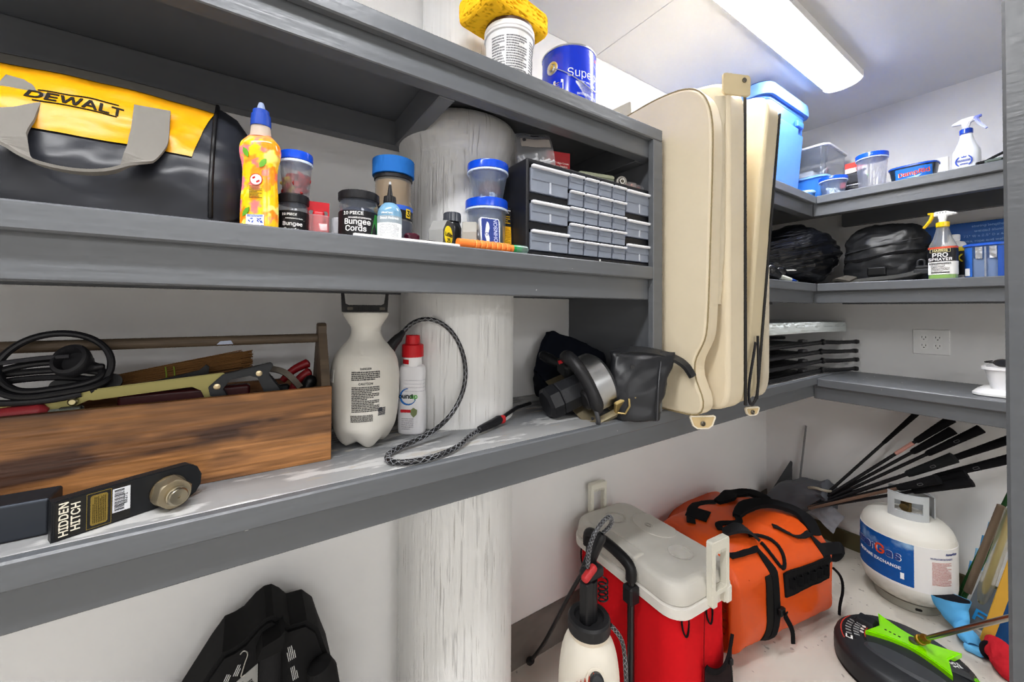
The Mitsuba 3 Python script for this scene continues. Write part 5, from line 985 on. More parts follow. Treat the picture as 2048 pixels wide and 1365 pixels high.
# ---- clear bins and tubs on the upper end shelf
def bin_(name, label, loc, w, d, h, col, lid, rz=0, lidh=0.014, mat='clear', contents=None):
    t = Thing(name, label, 'storage bin', loc, rz=rz)
    t.part('body', loft([trect(w * 0.86, d * 0.86, 0, 0.02, 4), trect(w * 0.90, d * 0.90, 0.004, 0.024, 4), trect(w * 0.97, d * 0.97, h - lidh, 0.03, 4)]), mat, col, smooth=40)
    t.part('lid', loft([trect(w, d, h - lidh, 0.034, 5), trect(w * 1.02, d * 1.02, h - lidh + 0.002, 0.035, 5), trect(w * 1.02, d * 1.02, h - 0.003, 0.035, 5), trect(w * 0.98, d * 0.98, h, 0.032, 5)]), 'satin', lid, smooth=40, label='lid')
    if contents: t.part('contents', contents[0], 'satin', contents[1], kind=contents[2] if len(contents) > 2 else None)
    return t
rc = np.random.default_rng(4)
bin_('storage_bin', 'wide blue bin with pale lid under the gray clear bin on the top shelf', (2.515, 0.905, 1.838), 0.30, 0.34, 0.132, '#2f6cb8', '#7fb0e4', mat='satin')
bin_('storage_bin', 'gray clear bin with white lid stacked on the blue bin at the end wall', (2.520, 0.905, 1.9705), 0.29, 0.35, 0.158, '#a9b0b6', '#eceef0', contents=(cat(tube(curve([(-0.10, -0.13, 0.02), (0, -0.14, 0.06), (0.06, -0.10, 0.03), (-0.02, -0.12, 0.02)], 30), 0.005, 8), box(-0.11, 0.10, -0.10, 0.10, 0.006, 0.04, 0.004), tube([(-0.1, -0.13, 0.05), (0.1, -0.135, 0.03)], 0.004, 6)), '#c9ced2'))
bin_('storage_bin', 'flat pale blue lidded box lying in front of the stacked bins', (2.322, 0.842, 1.838), 0.072, 0.150, 0.045, '#3f6fae', '#9cc0ea', mat='satin')
round_tub('round_tub', 'small squat blue lidded tub at the inner corner of the upper end shelf', (2.335, 0.698, 1.838), 0.056, 0.041, 0.088, 0.016, tint='#cfe2f6', contents=[('red_piece', rbox(0.02, 0.02, 0.03, 0.006, (0.01, -0.034, 0.045)), '#e06a72'), ('plastic_pieces', chunks(14, 0.028, 0.008, 0.03, 0.016, 4), '#d5e3f0')], tab=-170)
round_tub('round_tub', 'tall empty blue lidded tub standing mid way on the upper end shelf', (2.372, 0.565, 1.838), 0.0575, 0.046, 0.166, 0.020, tint='#dfe3ee', tab=-170)
t = Thing('small_carton', 'red and white package with green band behind the tall tub', 'package', (2.535, 0.660, 1.838), rz=-90)
t.part('carton', box(-0.045, 0.045, -0.015, 0.015, 0, 0.195, 0.002), 'satin', '#e9e4de')
t.part('band', box(-0.0455, 0.0455, -0.0155, 0.0, 0.168, 0.1955, 0.001), 'satin', '#d13a2e', label='red top band')
t.part('band', box(-0.0455, 0.0455, -0.0155, 0.0, 0.108, 0.122, 0.001), 'satin', '#55b84a', label='green band')
t.part('picture', frame(prism(sg.Polygon([(-0.03, 0), (0.02, 0.008), (0.035, 0.022), (0.03, 0.03), (-0.005, 0.020), (-0.035, 0.014)]), 0.001), (0.004, -0.0155, 0.126), (1, 0, 0), (0, 0, 1)), 'matte', '#2b2b2c', smooth=False)
t.part('lettering', frame(text('Tru', 0.013, 0.0006), (0.01, -0.0157, 0.152), (1, 0, 0), (0, 0, 1)), 'matte', '#c02a22', smooth=False)
t = Thing('black_case', 'pair of small rounded black cases stacked beside the tall tub', 'case', (2.455, 0.655, 1.838), rz=-90)
t.part('shell', rbox(0.085, 0.10, 0.052, 0.012, (0, 0, 0.026)), 'satin', '#1b1c20')
t.part('shell', rbox(0.085, 0.10, 0.060, 0.012, (0, 0.012, 0.088)), 'satin', '#16171a')
t.part('seam', box(-0.0415, 0.0415, -0.049, 0.04, 0.052, 0.0575, 0.001), 'satin', '#d8d8da', label='white seam between the cases')
t.part('latch', box(-0.008, 0.008, -0.0515, -0.048, 0.020, 0.030, 0.001), 'matte', '#0a0a0a')
t = Thing('moisture_tub', 'low blue oval tub with dark granules, below the upper outlet', 'tub', (2.400, 0.434, 1.838), rz=-90)
sr = lambda w, d, z: sring(w, d, z, 3.2, 60)
t.part('body', loft([sr(0.125, 0.075, 0), sr(0.130, 0.080, 0.003), sr(0.150, 0.092, 0.070)]), 'gloss', '#14202c', smooth=45)
t.part('wrap', loft([sr(0.1325, 0.0825, 0.006), sr(0.1505, 0.0928, 0.068), sr(0.1495, 0.092, 0.068), sr(0.1315, 0.0815, 0.006)], cap=False), 'satin', '#12357e', label='printed wrap') if 0 else None
def onw(m): 
    v = np.asarray(m.vertices); hgt = (v[:, 1]) / 0.064; w = 0.131 + 0.0185 * hgt; d = 0.081 + 0.0115 * hgt; x = v[:, 0]; y = -d / 2 * np.maximum(1 - np.abs(2 * x / w) ** 3.2, 0.001) ** (1 / 3.2) - v[:, 2]
    return mesh(np.stack([x, y, 0.005 + v[:, 1]], 1), m.faces)
lab = grid(lambda u, v: np.stack([-0.050 + 0.112 * u, 0.004 + 0.056 * v, 0.0005 + 0 * u], -1), 30, 6)
t.part('label', onw(lab), 'satin', '#1761b8', smooth=True, label='bright blue label')
t.part('label_swirl', onw(prism(sg.Polygon([(-0.02, 0.012), (0.02, 0.016), (0.045, 0.028), (0.03, 0.026), (0.01, 0.022), (-0.01, 0.02), (-0.03, 0.016)]), 0.0008)), 'satin', '#9cc7ee', smooth=False)
t.part('lettering', onw(xf(xf(text('DampRid', 0.017, 0.0012), s=(1, 1, 1)), (0.008, 0.028, 0.0004), rz=4)), 'matte', '#e2e2ea', smooth=False, label='white and red lettering')
t.part('lettering', onw(xf(text('DampRid', 0.0165, 0.0015), (0.009, 0.0285, 0.0006), rz=4)), 'matte', '#d2402e', smooth=False)
t.part('lid', loft([sr(0.150, 0.092, 0.070), sr(0.157, 0.098, 0.071), sr(0.157, 0.098, 0.076), sr(0.150, 0.092, 0.079)]), 'gloss', '#1748b0', smooth=40, label='blue lid')
def trigger(t, z, body, trig, nozzle, flip=1):
    """a spray head on a bottle neck at height z: nozzle towards local +x * flip"""
    f = flip
    pr_h = sg.Polygon([(-0.026 , 0.040), (-0.020, 0.047), (0.010, 0.047), (0.040, 0.034), (0.040, 0.029), (0.012, 0.026), (0.010, 0.014), (-0.010, 0.014), (-0.012, 0.026), (-0.024, 0.030)])
    pr_h = affinity.scale(pr_h, f, 1, origin=(0, 0))
    t.part('spray_head', frame(bprism(pr_h, 0.020, 0.003), (0, 0.010, z), (1, 0, 0), (0, 0, 1)), 'satin', body, label='spray head')
    t.part('stem', lathe([(0.011, z), (0.010, z + 0.016)], 20), 'satin', body)
    tr = affinity.scale(sg.Polygon([(-0.016, 0.040), (-0.026, 0.046), (-0.042, 0.047), (-0.042, 0.040), (-0.034, 0.036), (-0.040, 0.016), (-0.058, -0.012), (-0.052, -0.016), (-0.034, 0.006), (-0.024, 0.028)]), f, 1, origin=(0, 0))
    t.part('trigger', frame(bprism(tr, 0.016, 0.003), (0, 0.008, z), (1, 0, 0), (0, 0, 1)), 'gloss', trig, label='trigger')
t = Thing('spray_bottle', 'white spray bottle with blue trigger and collar at the right of the upper end shelf', 'spray bottle', (2.440, 0.287, 1.838), rz=-97)
t.part('body', loft([sring(2 * r, 1.5 * r, z, 2.6, 44) for r, z in ((0.036, 0), (0.039, 0.003), (0.0395, 0.085), (0.038, 0.105), (0.030, 0.122), (0.021, 0.150), (0.017, 0.172), (0.015, 0.178))]), 'satin', '#e3e8f0', smooth=60)
t.part('collar', lathe([(0.0165, 0.176), (0.019, 0.177), (0.019, 0.194), (0.017, 0.196)], 32), 'gloss', '#1b3fa8', label='blue collar')
onb2 = lambda m, x, z: frame(m, (x, -0.030, z), (1, 0, 0), (0, 0, 1))
t.part('wreath_print', cat(onb2(prism(sg.Point(0, 0).buffer(0.024).difference(sg.Point(0, 0).buffer(0.020)).difference(sg.box(-0.013, -1, 0.013, 1)), 0.0012), 0, 0.060), onb2(xf(prism(sg.Polygon([(-.006, 0), (.006, 0), (.008, .006), (.003, .003), (0, .007), (-.003, .003), (-.008, .006)]), 0.0012)), 0, 0.074), onb2(xf(lines(0.034, 0.010, 3, 0.0012, 0.4, 2), (0, 0, 0)), 0, 0.062), onb2(xf(lines(0.022, 0.007, 3, 0.0012, 0.4, 3), (0, 0, 0)), 0, 0.048)), 'matte', '#3a4fa8', smooth=False, label='blue wreath print')
trigger(t, 0.194, '#e9ecf2', '#1b3fb0', None, -1)
t = Thing('power_cord', 'black power cord with clear plug lying at the right end of the upper end shelf', 'cord')
t.part('cord', tube(curve([(2.335, 0.290, 1.842), (2.345, 0.262, 1.848), (2.352, 0.225, 1.866), (2.37, 0.18, 1.892), (2.42, 0.10, 1.92)], 40), 0.0048, 10), 'satin', '#17181a')
t.part('cord', tube(curve([(2.318, 0.285, 1.8425), (2.325, 0.250, 1.8445), (2.34, 0.20, 1.857), (2.36, 0.12, 1.87), (2.38, 0.05, 1.87)], 40), 0.0042, 10), 'satin', '#1b1c1f')
t.part('plug', tube([(2.330, 0.226, 1.853), (2.345, 0.200, 1.858), (2.352, 0.180, 1.861)], [0.009, 0.010, 0.008], 12), 'satin', '#5c6660', label='gray plug')
t.part('sleeve', tube([(2.335, 0.250, 1.855), (2.345, 0.222, 1.861)], 0.0075, 12), 'satin', '#151617')

# ---- middle end shelf
ZC2 = 1.414
tb = refine(hull(np.vstack([_ico.vertices * [0.23, 0.200, 0.152] + [2.36, 0.885, ZC2 + 0.152], _ico.vertices * [0.17, 0.10, 0.09] + [2.34, 0.86, ZC2 + 0.22], _ico.vertices * [0.13, 0.12, 0.06] + [2.32, 0.840, ZC2 + 0.06], _ico.vertices * [0.1, 0.12, 0.08] + [2.00, 0.95, ZC2 + 0.12]])), 0.016)
v = np.array(tb.vertices); nn = np.asarray(tb.vertex_normals)
ph = v[:, 2] * 1.0 + 0.22 * v[:, 1] - 0.10 * v[:, 0]
w = 0.013 * (meshkit.fbm(np.stack([v[:, 0] * 3, v[:, 1] * 4, ph * 46], 1), 3, 3) - 0.5) + 0.006 * (meshkit.fbm(v * 26, 3, 6) - 0.5)
v = v + nn * (w * 2)[:, None]; v[:, 2] = np.clip(v[:, 2], ZC2 + 0.001, 1.738); v[:, 1] = np.minimum(v[:, 1], 1.118)
single('trash_bag', 'shiny black plastic trash bag bundle filling the corner of the middle shelf', 'trash bag', mesh(v, tb.faces), 'gloss', '#0b0c10', smooth=True)
t = Thing('duffel_bag', 'soft black zippered bag with shoulder strap next to the trash bag', 'bag', (2.480, 0.540, ZC2), rz=-93)
dsec = [(0.26, 0.17, 0.0), (0.285, 0.20, 0.006), (0.295, 0.215, 0.06), (0.300, 0.215, 0.105), (0.29, 0.20, 0.15), (0.275, 0.185, 0.20), (0.235, 0.145, 0.245), (0.17, 0.09, 0.268), (0.09, 0.04, 0.272)]
ds = np.stack([PchipInterpolator(range(9), np.array(dsec)[:, k])(np.linspace(0, 8, 60)) for k in range(3)], 1)
dbm = loft([sring(w_, d_, z, 2.8, 80) for w_, d_, z in ds])
dbm = wobble(dbm, 0.013, 15, 12); dbm = wobble(dbm, 0.005, 45, 5); dbm.vertices[:, 2] = np.maximum(dbm.vertices[:, 2], 0.0005)
t.part('body', dbm, 'vinyl', '#1d1e20', smooth=True)
fy2 = lambda x: -0.105 * (1 - abs(x / 0.155) ** 2.8) ** (1 / 2.8)
t.part('zipper', strap(np.array([[x, fy2(x) - 0.004, 0.118 + 0.12 * x + 0.004 * math.sin(30 * x)] for x in np.linspace(-0.135, 0.14, 30)]), 0.012, 0.003, (0, -1, 0)), 'cloth', '#0f0f10', label='zipper')
t.part('seam', tube(curve([(x, fy2(x) * 0.97 - 0.004, 0.165 + 0.16 * x) for x in np.linspace(-0.13, 0.135, 14)], 40), 0.003, 6), 'vinyl', '#2a2b2d')
t.part('logo_patch', rbox(0.066, 0.014, 0.040, 0.0069, (-0.005, -0.110, 0.050)), 'vinyl', '#121314', label='rounded dark patch')
t.part('shoulder_strap', strap(curve([(-0.15, -0.120, 0.020), (-0.09, -0.165, 0.006), (-0.02, -0.172, 0.010), (0.05, -0.155, 0.016), (0.12, -0.125, 0.032), (0.155, -0.095, 0.055)], 40), 0.040, 0.004, (0, -0.5, 1)), 'cloth', '#3c3c3a', smooth=40, label='gray shoulder strap')
t.part('strap_pad', strap(curve([(-0.145, -0.125, 0.022), (-0.12, -0.150, 0.024), (-0.07, -0.170, 0.012)], 20), 0.045, 0.012, (0, -0.5, 1)), 'cloth', '#4a4742', smooth=40)
t.part('buckle', cat(box(0.125, 0.165, -0.128, -0.116, 0.050, 0.062, 0.003), tube(curve([(0.130, -0.120, 0.064), (0.135, -0.12, 0.085), (0.148, -0.12, 0.085), (0.152, -0.12, 0.064)], 16), 0.004, 8), box(0.120, 0.172, -0.130, -0.120, 0.026, 0.048, 0.003)), 'satin', '#2e2f31', label='plastic strap buckle')
t.part('cords', cat(*[tube(curve([(0.14, -0.06, 0.13 + 0.01 * i), (0.165 + 0.01 * i, -0.085, 0.16 - 0.012 * i), (0.18, -0.08, 0.12), (0.15, -0.075, 0.09 + 0.008 * i)], 24), 0.0016, 5) for i in range(4)]), 'satin', '#0d0d0e', label='loose drawcords')
t = Thing('blue_carton', 'long blue printed carton standing against the end wall behind the bag', 'box', (XE - 0.025, 0.30, ZC2), rz=-90)
t.part('carton', box(-0.23, 0.50, -0.02, 0.02, 0, 0.270, 0.002), 'satin', '#2e63b4')
for i, (s_, xo) in enumerate((('storing lengths up to 12 ft (3,6m)', 0.10), ('welded aluminum construction', 0.10), ('71" W x 2.5" D x 4" H', 0.04), ('hooks, rope and wall-mount', 0.05), ('tape tape included', 0.045))):
    t.part('lettering', frame(text(s_, 0.0095, 0.0006), (xo - 0.075 + 0.075, -0.0203, 0.246 - 0.022 * i), (1, 0, 0), (0, 0, 1)), 'matte', '#8fb4e4', smooth=False)
t = Thing('spray_bottle', 'clear spray bottle with yellow trigger, black and white label and green liquid', 'spray bottle', (2.335, 0.340, ZC2), rz=-96)
hs = [(0.038, 0), (0.0405, 0.003), (0.0405, 0.125), (0.037, 0.140), (0.027, 0.165), (0.020, 0.195), (0.0165, 0.215)]
t.part('body', loft([sring(2 * r, 1.5 * r, z, 2.8, 44) for r, z in hs]), 'clear', '#e4e6e4', smooth=60)
t.part('liquid', loft([sring(1.94 * r, 1.45 * r, z, 2.8, 44) for r, z in ((0.038, 0.002), (0.0405, 0.004), (0.0405, 0.026))]), 'gloss', '#7fb81e', label='green liquid')
t.part('label', loft([sring(0.0822, 0.0622, z, 2.8, 44) for z in (0.018, 0.122)], cap=False), 'satin', '#eeeeec', label='white label')
t.part('label_top', loft([sring(0.0826, 0.0626, z, 2.8, 44) for z in (0.070, 0.122)], cap=False), 'satin', '#15161a', label='black upper label')
t.part('label_edge', loft([sring(0.0824, 0.0624, z, 2.8, 44) for z in (0.122, 0.130)], cap=False), 'satin', '#c24a34', label='red label edge')
hl = lambda m, z: frame(m, (0, -0.0316, z), (1, 0, 0), (0, 0, 1))
t.part('lettering', cat(hl(text('HARRIS', 0.0085, 0.0006), 0.110), hl(prism(rrect(0.058, 0.014, 0.001).difference(rrect(0.056, 0.0125, 0.001)), 0.0005), 0.114)), 'matte', '#e8dca0', smooth=False, label='yellow lettering')
t.part('lettering', cat(hl(text('PRO', 0.0165, 0.0006), 0.088), hl(text('SPRAYER', 0.0110, 0.0006), 0.0735)), 'matte', '#f2f2f2', smooth=False, label='white lettering')
t.part('fine_print', cat(hl(lines(0.062, 0.008, 2, 0.0005, 0.6, 3), 0.062), hl(lines(0.052, 0.026, 6, 0.0005, 0.35, 4), 0.043), hl(_flat(-0.026, 0.026, 0, 0.004, 0.0005), 0.024)), 'matte', '#2c2c2e', smooth=False)
t.part('dip_tube', tube([(0, 0, 0.01), (0.002, 0, 0.215)], 0.003, 8), 'milky', '#e8e8e8')
t.part('collar', lathe([(0.0175, 0.212), (0.0195, 0.213), (0.0195, 0.230), (0.0175, 0.232)], 32), 'gloss', '#eac21a', label='yellow collar')
trigger(t, 0.230, '#eceeec', '#eec71a', None, 1)
t.part('arrow_print', cat(*[frame(xf(prism(sg.Polygon([(-.002, .003), (.002, 0), (-.002, -.003), (-.001, 0)]), 0.0008), (x, 0, 0)), (0, -0.0102, 0.2705), (1, 0, 0), (0, 0, 1)) for x in (-0.012, -0.004, 0.004, 0.012)]), 'matte', '#3a3a3a', smooth=False)
t = Thing('white_jug', 'white plastic bottle with yellow and black label half hidden behind the yellow trigger sprayer', 'bottle', (2.445, 0.325, ZC2), rz=-95)
t.part('body', loft([trect(0.075, 0.05, 0, 0.012, 4), trect(0.078, 0.052, 0.003, 0.014, 4), trect(0.078, 0.052, 0.135, 0.014, 4), trect(0.060, 0.042, 0.158, 0.014, 4), trect(0.034, 0.034, 0.162, 0.016, 4), trect(0.034, 0.034, 0.168, 0.016, 4)]), 'satin', '#e6e6e4', smooth=40)
t.part('label', box(-0.0385, 0.0385, -0.0268, -0.020, 0.020, 0.118, 0.0005), 'satin', '#17181a', label='black label')
t.part('label_band', box(-0.0387, 0.0387, -0.0271, -0.020, 0.118, 0.136, 0.0005), 'satin', '#e3c92a', label='yellow band')
t.part('label_mark', frame(text('X', 0.03, 0.0005), (0.018, -0.0273, 0.075), (1, 0, 0), (0, 0, 1)), 'matte', '#d8be30', smooth=False)
t.part('cap', lathe([(0.015, 0.166), (0.0185, 0.167), (0.0185, 0.188), (0.017, 0.190)], 28), 'satin', '#ececea', label='white cap')
t = Thing('absorber_tub', 'blue rimmed clear tub with foil label at the right end of the middle end shelf', 'tub', (2.405, 0.232, ZC2), rz=-95)
t.part('body', loft([sring(0.105, 0.08, 0, 3.2, 48), sring(0.108, 0.083, 0.003, 3.2, 48), sring(0.116, 0.090, 0.128, 3.2, 48)]), 'clear', '#7fa3d8', smooth=45)
t.part('liquid', loft([sring(0.100, 0.076, 0.004, 3.2, 40), sring(0.106, 0.082, 0.078, 3.2, 40)]), 'satin', '#7f90ac', label='cloudy filling')
t.part('lid', loft([sring(0.116, 0.090, 0.126, 3.2, 48), sring(0.124, 0.097, 0.127, 3.2, 48), sring(0.124, 0.097, 0.134, 3.2, 48), sring(0.112, 0.086, 0.137, 3.2, 48)]), 'gloss', '#2558c0', smooth=40, label='blue rim')
for a, b, c in ((-0.054, -0.030, '#2a62bc'), (0.034, 0.055, '#2450a8')):
    t.part('label', grid(lambda u, v: np.stack([a + (b - a) * u, -0.0455 * (1 - np.abs(2 * (a + (b - a) * u) / 0.114) ** 3.2) ** (1 / 3.2) - 0.001, 0.006 + 0.116 * v], -1), 8, 4), 'satin', c, smooth=True, label='blue label')
t.part('sticker', box(-0.050, -0.034, -0.0425, -0.038, 0.010, 0.040, 0.0005), 'satin', '#e6e8ea', label='white sticker')
for x in (-0.012, 0.024): t.part('foil', wobble(refine(box(x - 0.010, x + 0.008, -0.0470, -0.0455, 0.076, 0.122, 0.0003), 0.004), 0.001, 150, 3), 'metal', '#c3c8d2', label='crinkled foil')
t.part('foil', box(0.001, 0.006, -0.0472, -0.0460, 0.004, 0.122, 0.0003), 'metal', '#b9c4d8')
t = Thing('glue_bottle', 'small blue bottle with white cap beside the cushions on the corner shelf', 'bottle', (1.868, 0.815, ZC2))
t.part('body', loft([sring(0.046, 0.030, z, 2.8, 30) for z in (0, 0.120)] + [sring(0.034, 0.024, 0.138, 2.5, 30)]), 'satin', '#1d4fa8')
t.part('cap', lathe([(0.014, 0.136), (0.014, 0.160), (0.012, 0.162)], 24), 'satin', '#dfe6e6', label='white cap')
t.part('print', frame(cat(xf(text('BOS', 0.016, 0.0005), (0, 0, 0))), (0, -0.0156, 0.050), (1, 0, 0), (0, 0, 1)), 'matte', '#e8ecf2', smooth=False)
t.part('badge', frame(prism(sg.Point(0, 0).buffer(0.014), 0.0004), (0, -0.0152, 0.085), (1, 0, 0), (0, 0, 1)), 'satin', '#d3c42e', label='yellow badge')
t = Thing('air_duster', 'black rounded nozzle tool with a thin white straw, in front of the trash bag', 'hand tool', (0, 0, 0))
t.part('body', wobble(refine(hull(np.vstack([_ico.vertices * 0.030 + [1.905, 0.800, ZC2 + 0.045], _ico.vertices * 0.026 + [1.95, 0.795, ZC2 + 0.028]])), 0.012), 0.002, 30, 2), 'gloss', '#121316', smooth=True)
t.part('knob', frame(lathe([(0.012, 0), (0.017, 0.004), (0.019, 0.014), (0.016, 0.026), (0.010, 0.030)], 24), (1.963, 0.788, ZC2 + 0.046), (0.3, 0.2, 0.93), (-0.93, 0.2, 0.26), (0.6, -0.75, 0.0)), 'gloss', '#0e0f11')
t.part('straw', tube([(1.985, 0.785, ZC2 + 0.050), (2.235, 0.782, ZC2 + 0.066)], 0.0032, 8), 'satin', '#e4e4e0', label='white straw')
t = Thing('glue_tube', 'white and blue squeeze tube lying at the corner shelf edge', 'tube', (2.05, 0.79, ZC2 + 0.016), rz=-6, ry=8)
t.part('tube', loft([np.array([[x, h * math.cos(q) * w, h2 * math.sin(q)] for q in np.arange(20) * PI / 10]) for x, h, w, h2 in ((-0.06, 0.013, 1, 0.013), (0.02, 0.015, 1, 0.011), (0.060, 0.017, 1, 0.004), (0.072, 0.018, 1, 0.0015))]), 'satin', '#cfd3c8')
t.part('band', loft([np.array([[x, h * math.cos(q) * 1.02, h2 * math.sin(q) * 1.05] for q in np.arange(20) * PI / 10]) for x, h, h2 in ((0.025, 0.0152, 0.0105), (0.060, 0.017, 0.0043))], cap=False), 'satin', '#24479c', label='blue band')

# ---- low corner: folded chairs and foam board
def folded(i, z):
    nm = ('lowest', 'second from the bottom', 'second from the top', 'topmost')[i]
    t = Thing('folding_chair', 'folded black metal chair, %s of four stacked in the low corner' % nm, 'folding chair', (0, 0, z), group='folded chairs stacked in the low corner')
    j = (0.0, 0.012, -0.010, 0.016)[i]
    a = [(1.70, 0.775, 0.011), (2.40 + j, 0.775, 0.011)]
    t.part('frame', cat(tube([(1.62, 0.775, 0.011), (2.405 + j, 0.775, 0.013)], 0.0105, 10), tube([(1.62, 1.06, 0.011), (2.405 + j, 1.06, 0.013)], 0.0105, 10), tube([(1.62, 0.765, 0.011), (1.62, 1.07, 0.011)], 0.0105, 10)), 'satin', '#141416', label='black tube frame')
    t.part('leg', tube([(2.395 + j, 0.772, 0.016), (2.52, 0.735, 0.012), (2.655 + j * 0.7, 0.704, 0.012)], [0.011, 0.010, 0.009], 10), 'satin', '#19191b', label='flat black leg')
    t.part('leg', tube([(2.395 + j, 1.055, 0.016), (2.655 + j * 0.7, 1.04, 0.012)], 0.010, 10), 'satin', '#19191b')
    t.part('foot', xf(rbox(0.030, 0.024, 0.022, 0.007, (2.655 + j * 0.7, 0.703, 0.012))), 'satin', '#0e0e10', label='rubber foot')
    t.part('hinge', frame(lathe([(0.015, 0), (0.015, 0.010), (0.009, 0.014), (0.004, 0.0145)], 18), (2.398 + j, 0.772, 0.016), (1, 0, 0), (0, 0, 1)), 'gloss', '#0c0c0d', label='round hinge')
    t.part('seat', box(1.72, 2.26, 0.80, 1.03, 0.002, 0.020, 0.004), 'satin', '#1b1b1e', label='black seat panel')
    t.part('bracket', box(2.20, 2.255, 0.776, 0.80, 0.0, 0.034, 0.003), 'satin', '#3a3a3d')
for i in range(4): folded(i, ZL + 0.002 + 0.047 * i)
t = Thing('foam_board', 'silver faced foam board with crumbling edge lying on the folded chairs', 'foam board')
fb = refine(box(1.60, 2.70, 0.752, 1.10, 1.178, 1.228, 0.002), 0.022); fv = np.array(fb.vertices)
fr = fv[:, 1] < 0.7545
fv[fr, 1] += 0.014 * np.clip(meshkit.fbm(fv[fr] * 40, 3, 5) - 0.45, 0, 1) * (1 + 2 * (fv[fr, 2] > 1.205)); fv[:, 2] -= 0.006 * np.clip((fv[:, 0] - 2.3) / 0.4, 0, 1)
t.part('core', mesh(fv, fb.faces), 'matte', '#c4cbcb', smooth=30)
t.part('facing', box(1.598, 2.702, 0.758, 1.102, 1.2285, 1.2295, 0.0003), 'metal', '#b9bfc2', label='silver top facing')
# ---- white tubs on the low end shelf
t = Thing('white_tub', 'white plastic tub holding sunglasses, standing on a white lid at the jamb', 'tub', (2.455, 0.155, 0.957))
t.part('lid', loft([trect(0.20, 0.22, 0.0, 0.03, 5), trect(0.215, 0.235, 0.004, 0.035, 5), trect(0.215, 0.235, 0.012, 0.035, 5), trect(0.19, 0.20, 0.024, 0.03, 5), trect(0.17, 0.185, 0.026, 0.03, 5)]), 'satin', '#ececec', smooth=40, label='upturned lid below')
t.part('body', loft([trect(0.13, 0.14, 0.026, 0.02, 5), trect(0.135, 0.145, 0.03, 0.022, 5), trect(0.165, 0.175, 0.100, 0.03, 5), trect(0.180, 0.190, 0.102, 0.032, 5), trect(0.180, 0.190, 0.112, 0.032, 5), trect(0.160, 0.170, 0.112, 0.028, 5), trect(0.155, 0.165, 0.095, 0.026, 5)]), 'satin', '#eeeef0', smooth=40)
t = Thing('sunglasses', 'dark folded sunglasses lying on top of the white tub', 'sunglasses', (2.425, 0.165, 0.957 + 0.1135), rz=-80)
t.part('frame', cat(*[tube(curve([(s * 0.032 + 0.024 * math.cos(q), 0.004 * math.cos(q), 0.014 + 0.013 * math.sin(q)) for q in np.linspace(0, 2 * PI, 14)[:-1]], 30, True), 0.0025, 7, True) for s in (-1, 1)], tube([(-0.06, 0, 0.020), (-0.075, 0.03, 0.012), (-0.02, 0.09, 0.004)], 0.003, 7), tube([(0.06, 0, 0.020), (0.07, 0.03, 0.012), (0.0, 0.095, 0.007)], 0.003, 7)), 'gloss', '#1c1a18')
for s in (-1, 1): t.part('lens', xf(frame(lathe([(0.022, 0), (0.020, 0.002), (0.010, 0.003)], 24), (s * 0.032, 0, 0.014), (1, 0, 0), (0, 0, 1)), s=(1, 1, 0.58), loc=(0, 0, 0.006)), 'gloss', '#2b2c30', label='dark lens')

# ================================================================== things on the floor
from scipy.interpolate import LinearNDInterpolator, NearestNDInterpolator
def surf(m, axis, sign, off=0.003):
    """height of a mesh's skin along an axis, as a function of the two other coordinates"""
    m = trimesh.Trimesh(m.vertices, m.faces, process=True); k = [i for i in range(3) if i != axis]
    s = np.asarray(m.vertex_normals)[:, axis] * sign > 0.15; v = np.asarray(m.vertices)[s]
    L, N = LinearNDInterpolator(v[:, k], v[:, axis]), NearestNDInterpolator(v[:, k], v[:, axis])
    def f(p):
        p = np.asarray(p, float); z = L(p); z = np.where(np.isnan(z), N(p), z)
        out = np.zeros((len(p), 3)); out[:, k] = p; out[:, axis] = z + sign * off; return out
    return f
# ---- cooler
t = Thing('cooler', 'red soft-sided cooler with pale gray plastic lid on the floor by the wall', 'cooler', (1.160, 0.880, 0), rz=-4)
W_, L_ = 0.285, 0.475
rr = lambda w, l, z, r=0.06: trect(w, l, z, r, 8)
t.part('body', wobble(loft([rr(W_ - 0.05, L_ - 0.06, 0.0), rr(W_ - 0.04, L_ - 0.05, 0.006)] + [rr(W_ - 0.03 + 0.012 * math.sin(z * 7), L_ - 0.04 + 0.012 * math.sin(z * 7), z) for z in np.linspace(0.03, 0.405, 24)]), 0.003, 12, 3), 'cloth', '#c8151d', smooth=50, label='red fabric body')
t.part('base_band', loft([rr(W_ - 0.028, L_ - 0.036, z) for z in (0.004, 0.10)], cap=False), 'cloth', '#1b1517', label='black base band')
t.part('skirt', loft([rr(W_ - 0.004, L_ - 0.004, 0.398), rr(W_ + 0.004, L_ + 0.004, 0.400), rr(W_ + 0.006, L_ + 0.006, 0.428), rr(W_ - 0.01, L_ - 0.01, 0.432)]), 'satin', '#d9d6cf', smooth=40, label='pale plastic skirt')
ht = lambda a: 0.0
lid_r = [rr(W_ - 0.012, L_ - 0.012, 0.430), rr(W_ - 0.004, L_ - 0.004, 0.436), rr(W_ - 0.006, L_ - 0.006, 0.462), rr(W_ - 0.018, L_ - 0.018, 0.482, 0.055), rr(W_ - 0.040, L_ - 0.040, 0.492, 0.05), rr(W_ - 0.07, L_ - 0.07, 0.494, 0.045)]
t.part('lid', loft(lid_r), 'satin', '#c6c3bb', smooth=50, label='gray plastic lid')
def dish(x, y, r):
    return xf(lathe([(r * 1.0, 0.0006), (r * 1.08, 0.0022), (r * 0.98, 0.0024), (r * 0.82, -0.0004), (r * 0.1, -0.0010)], 36, cap=False), (x, y, 0.494))
t.part('cup_well', cat(dish(-0.01, 0.135, 0.036)), 'satin', '#b3b0a8', label='round cup recess')
t.part('cup_well', cat(dish(0.02, -0.125, 0.036)), 'satin', '#c4c1ba', label='round cup recess')
ov = sg.Point(0, 0).buffer(1.0, 20)
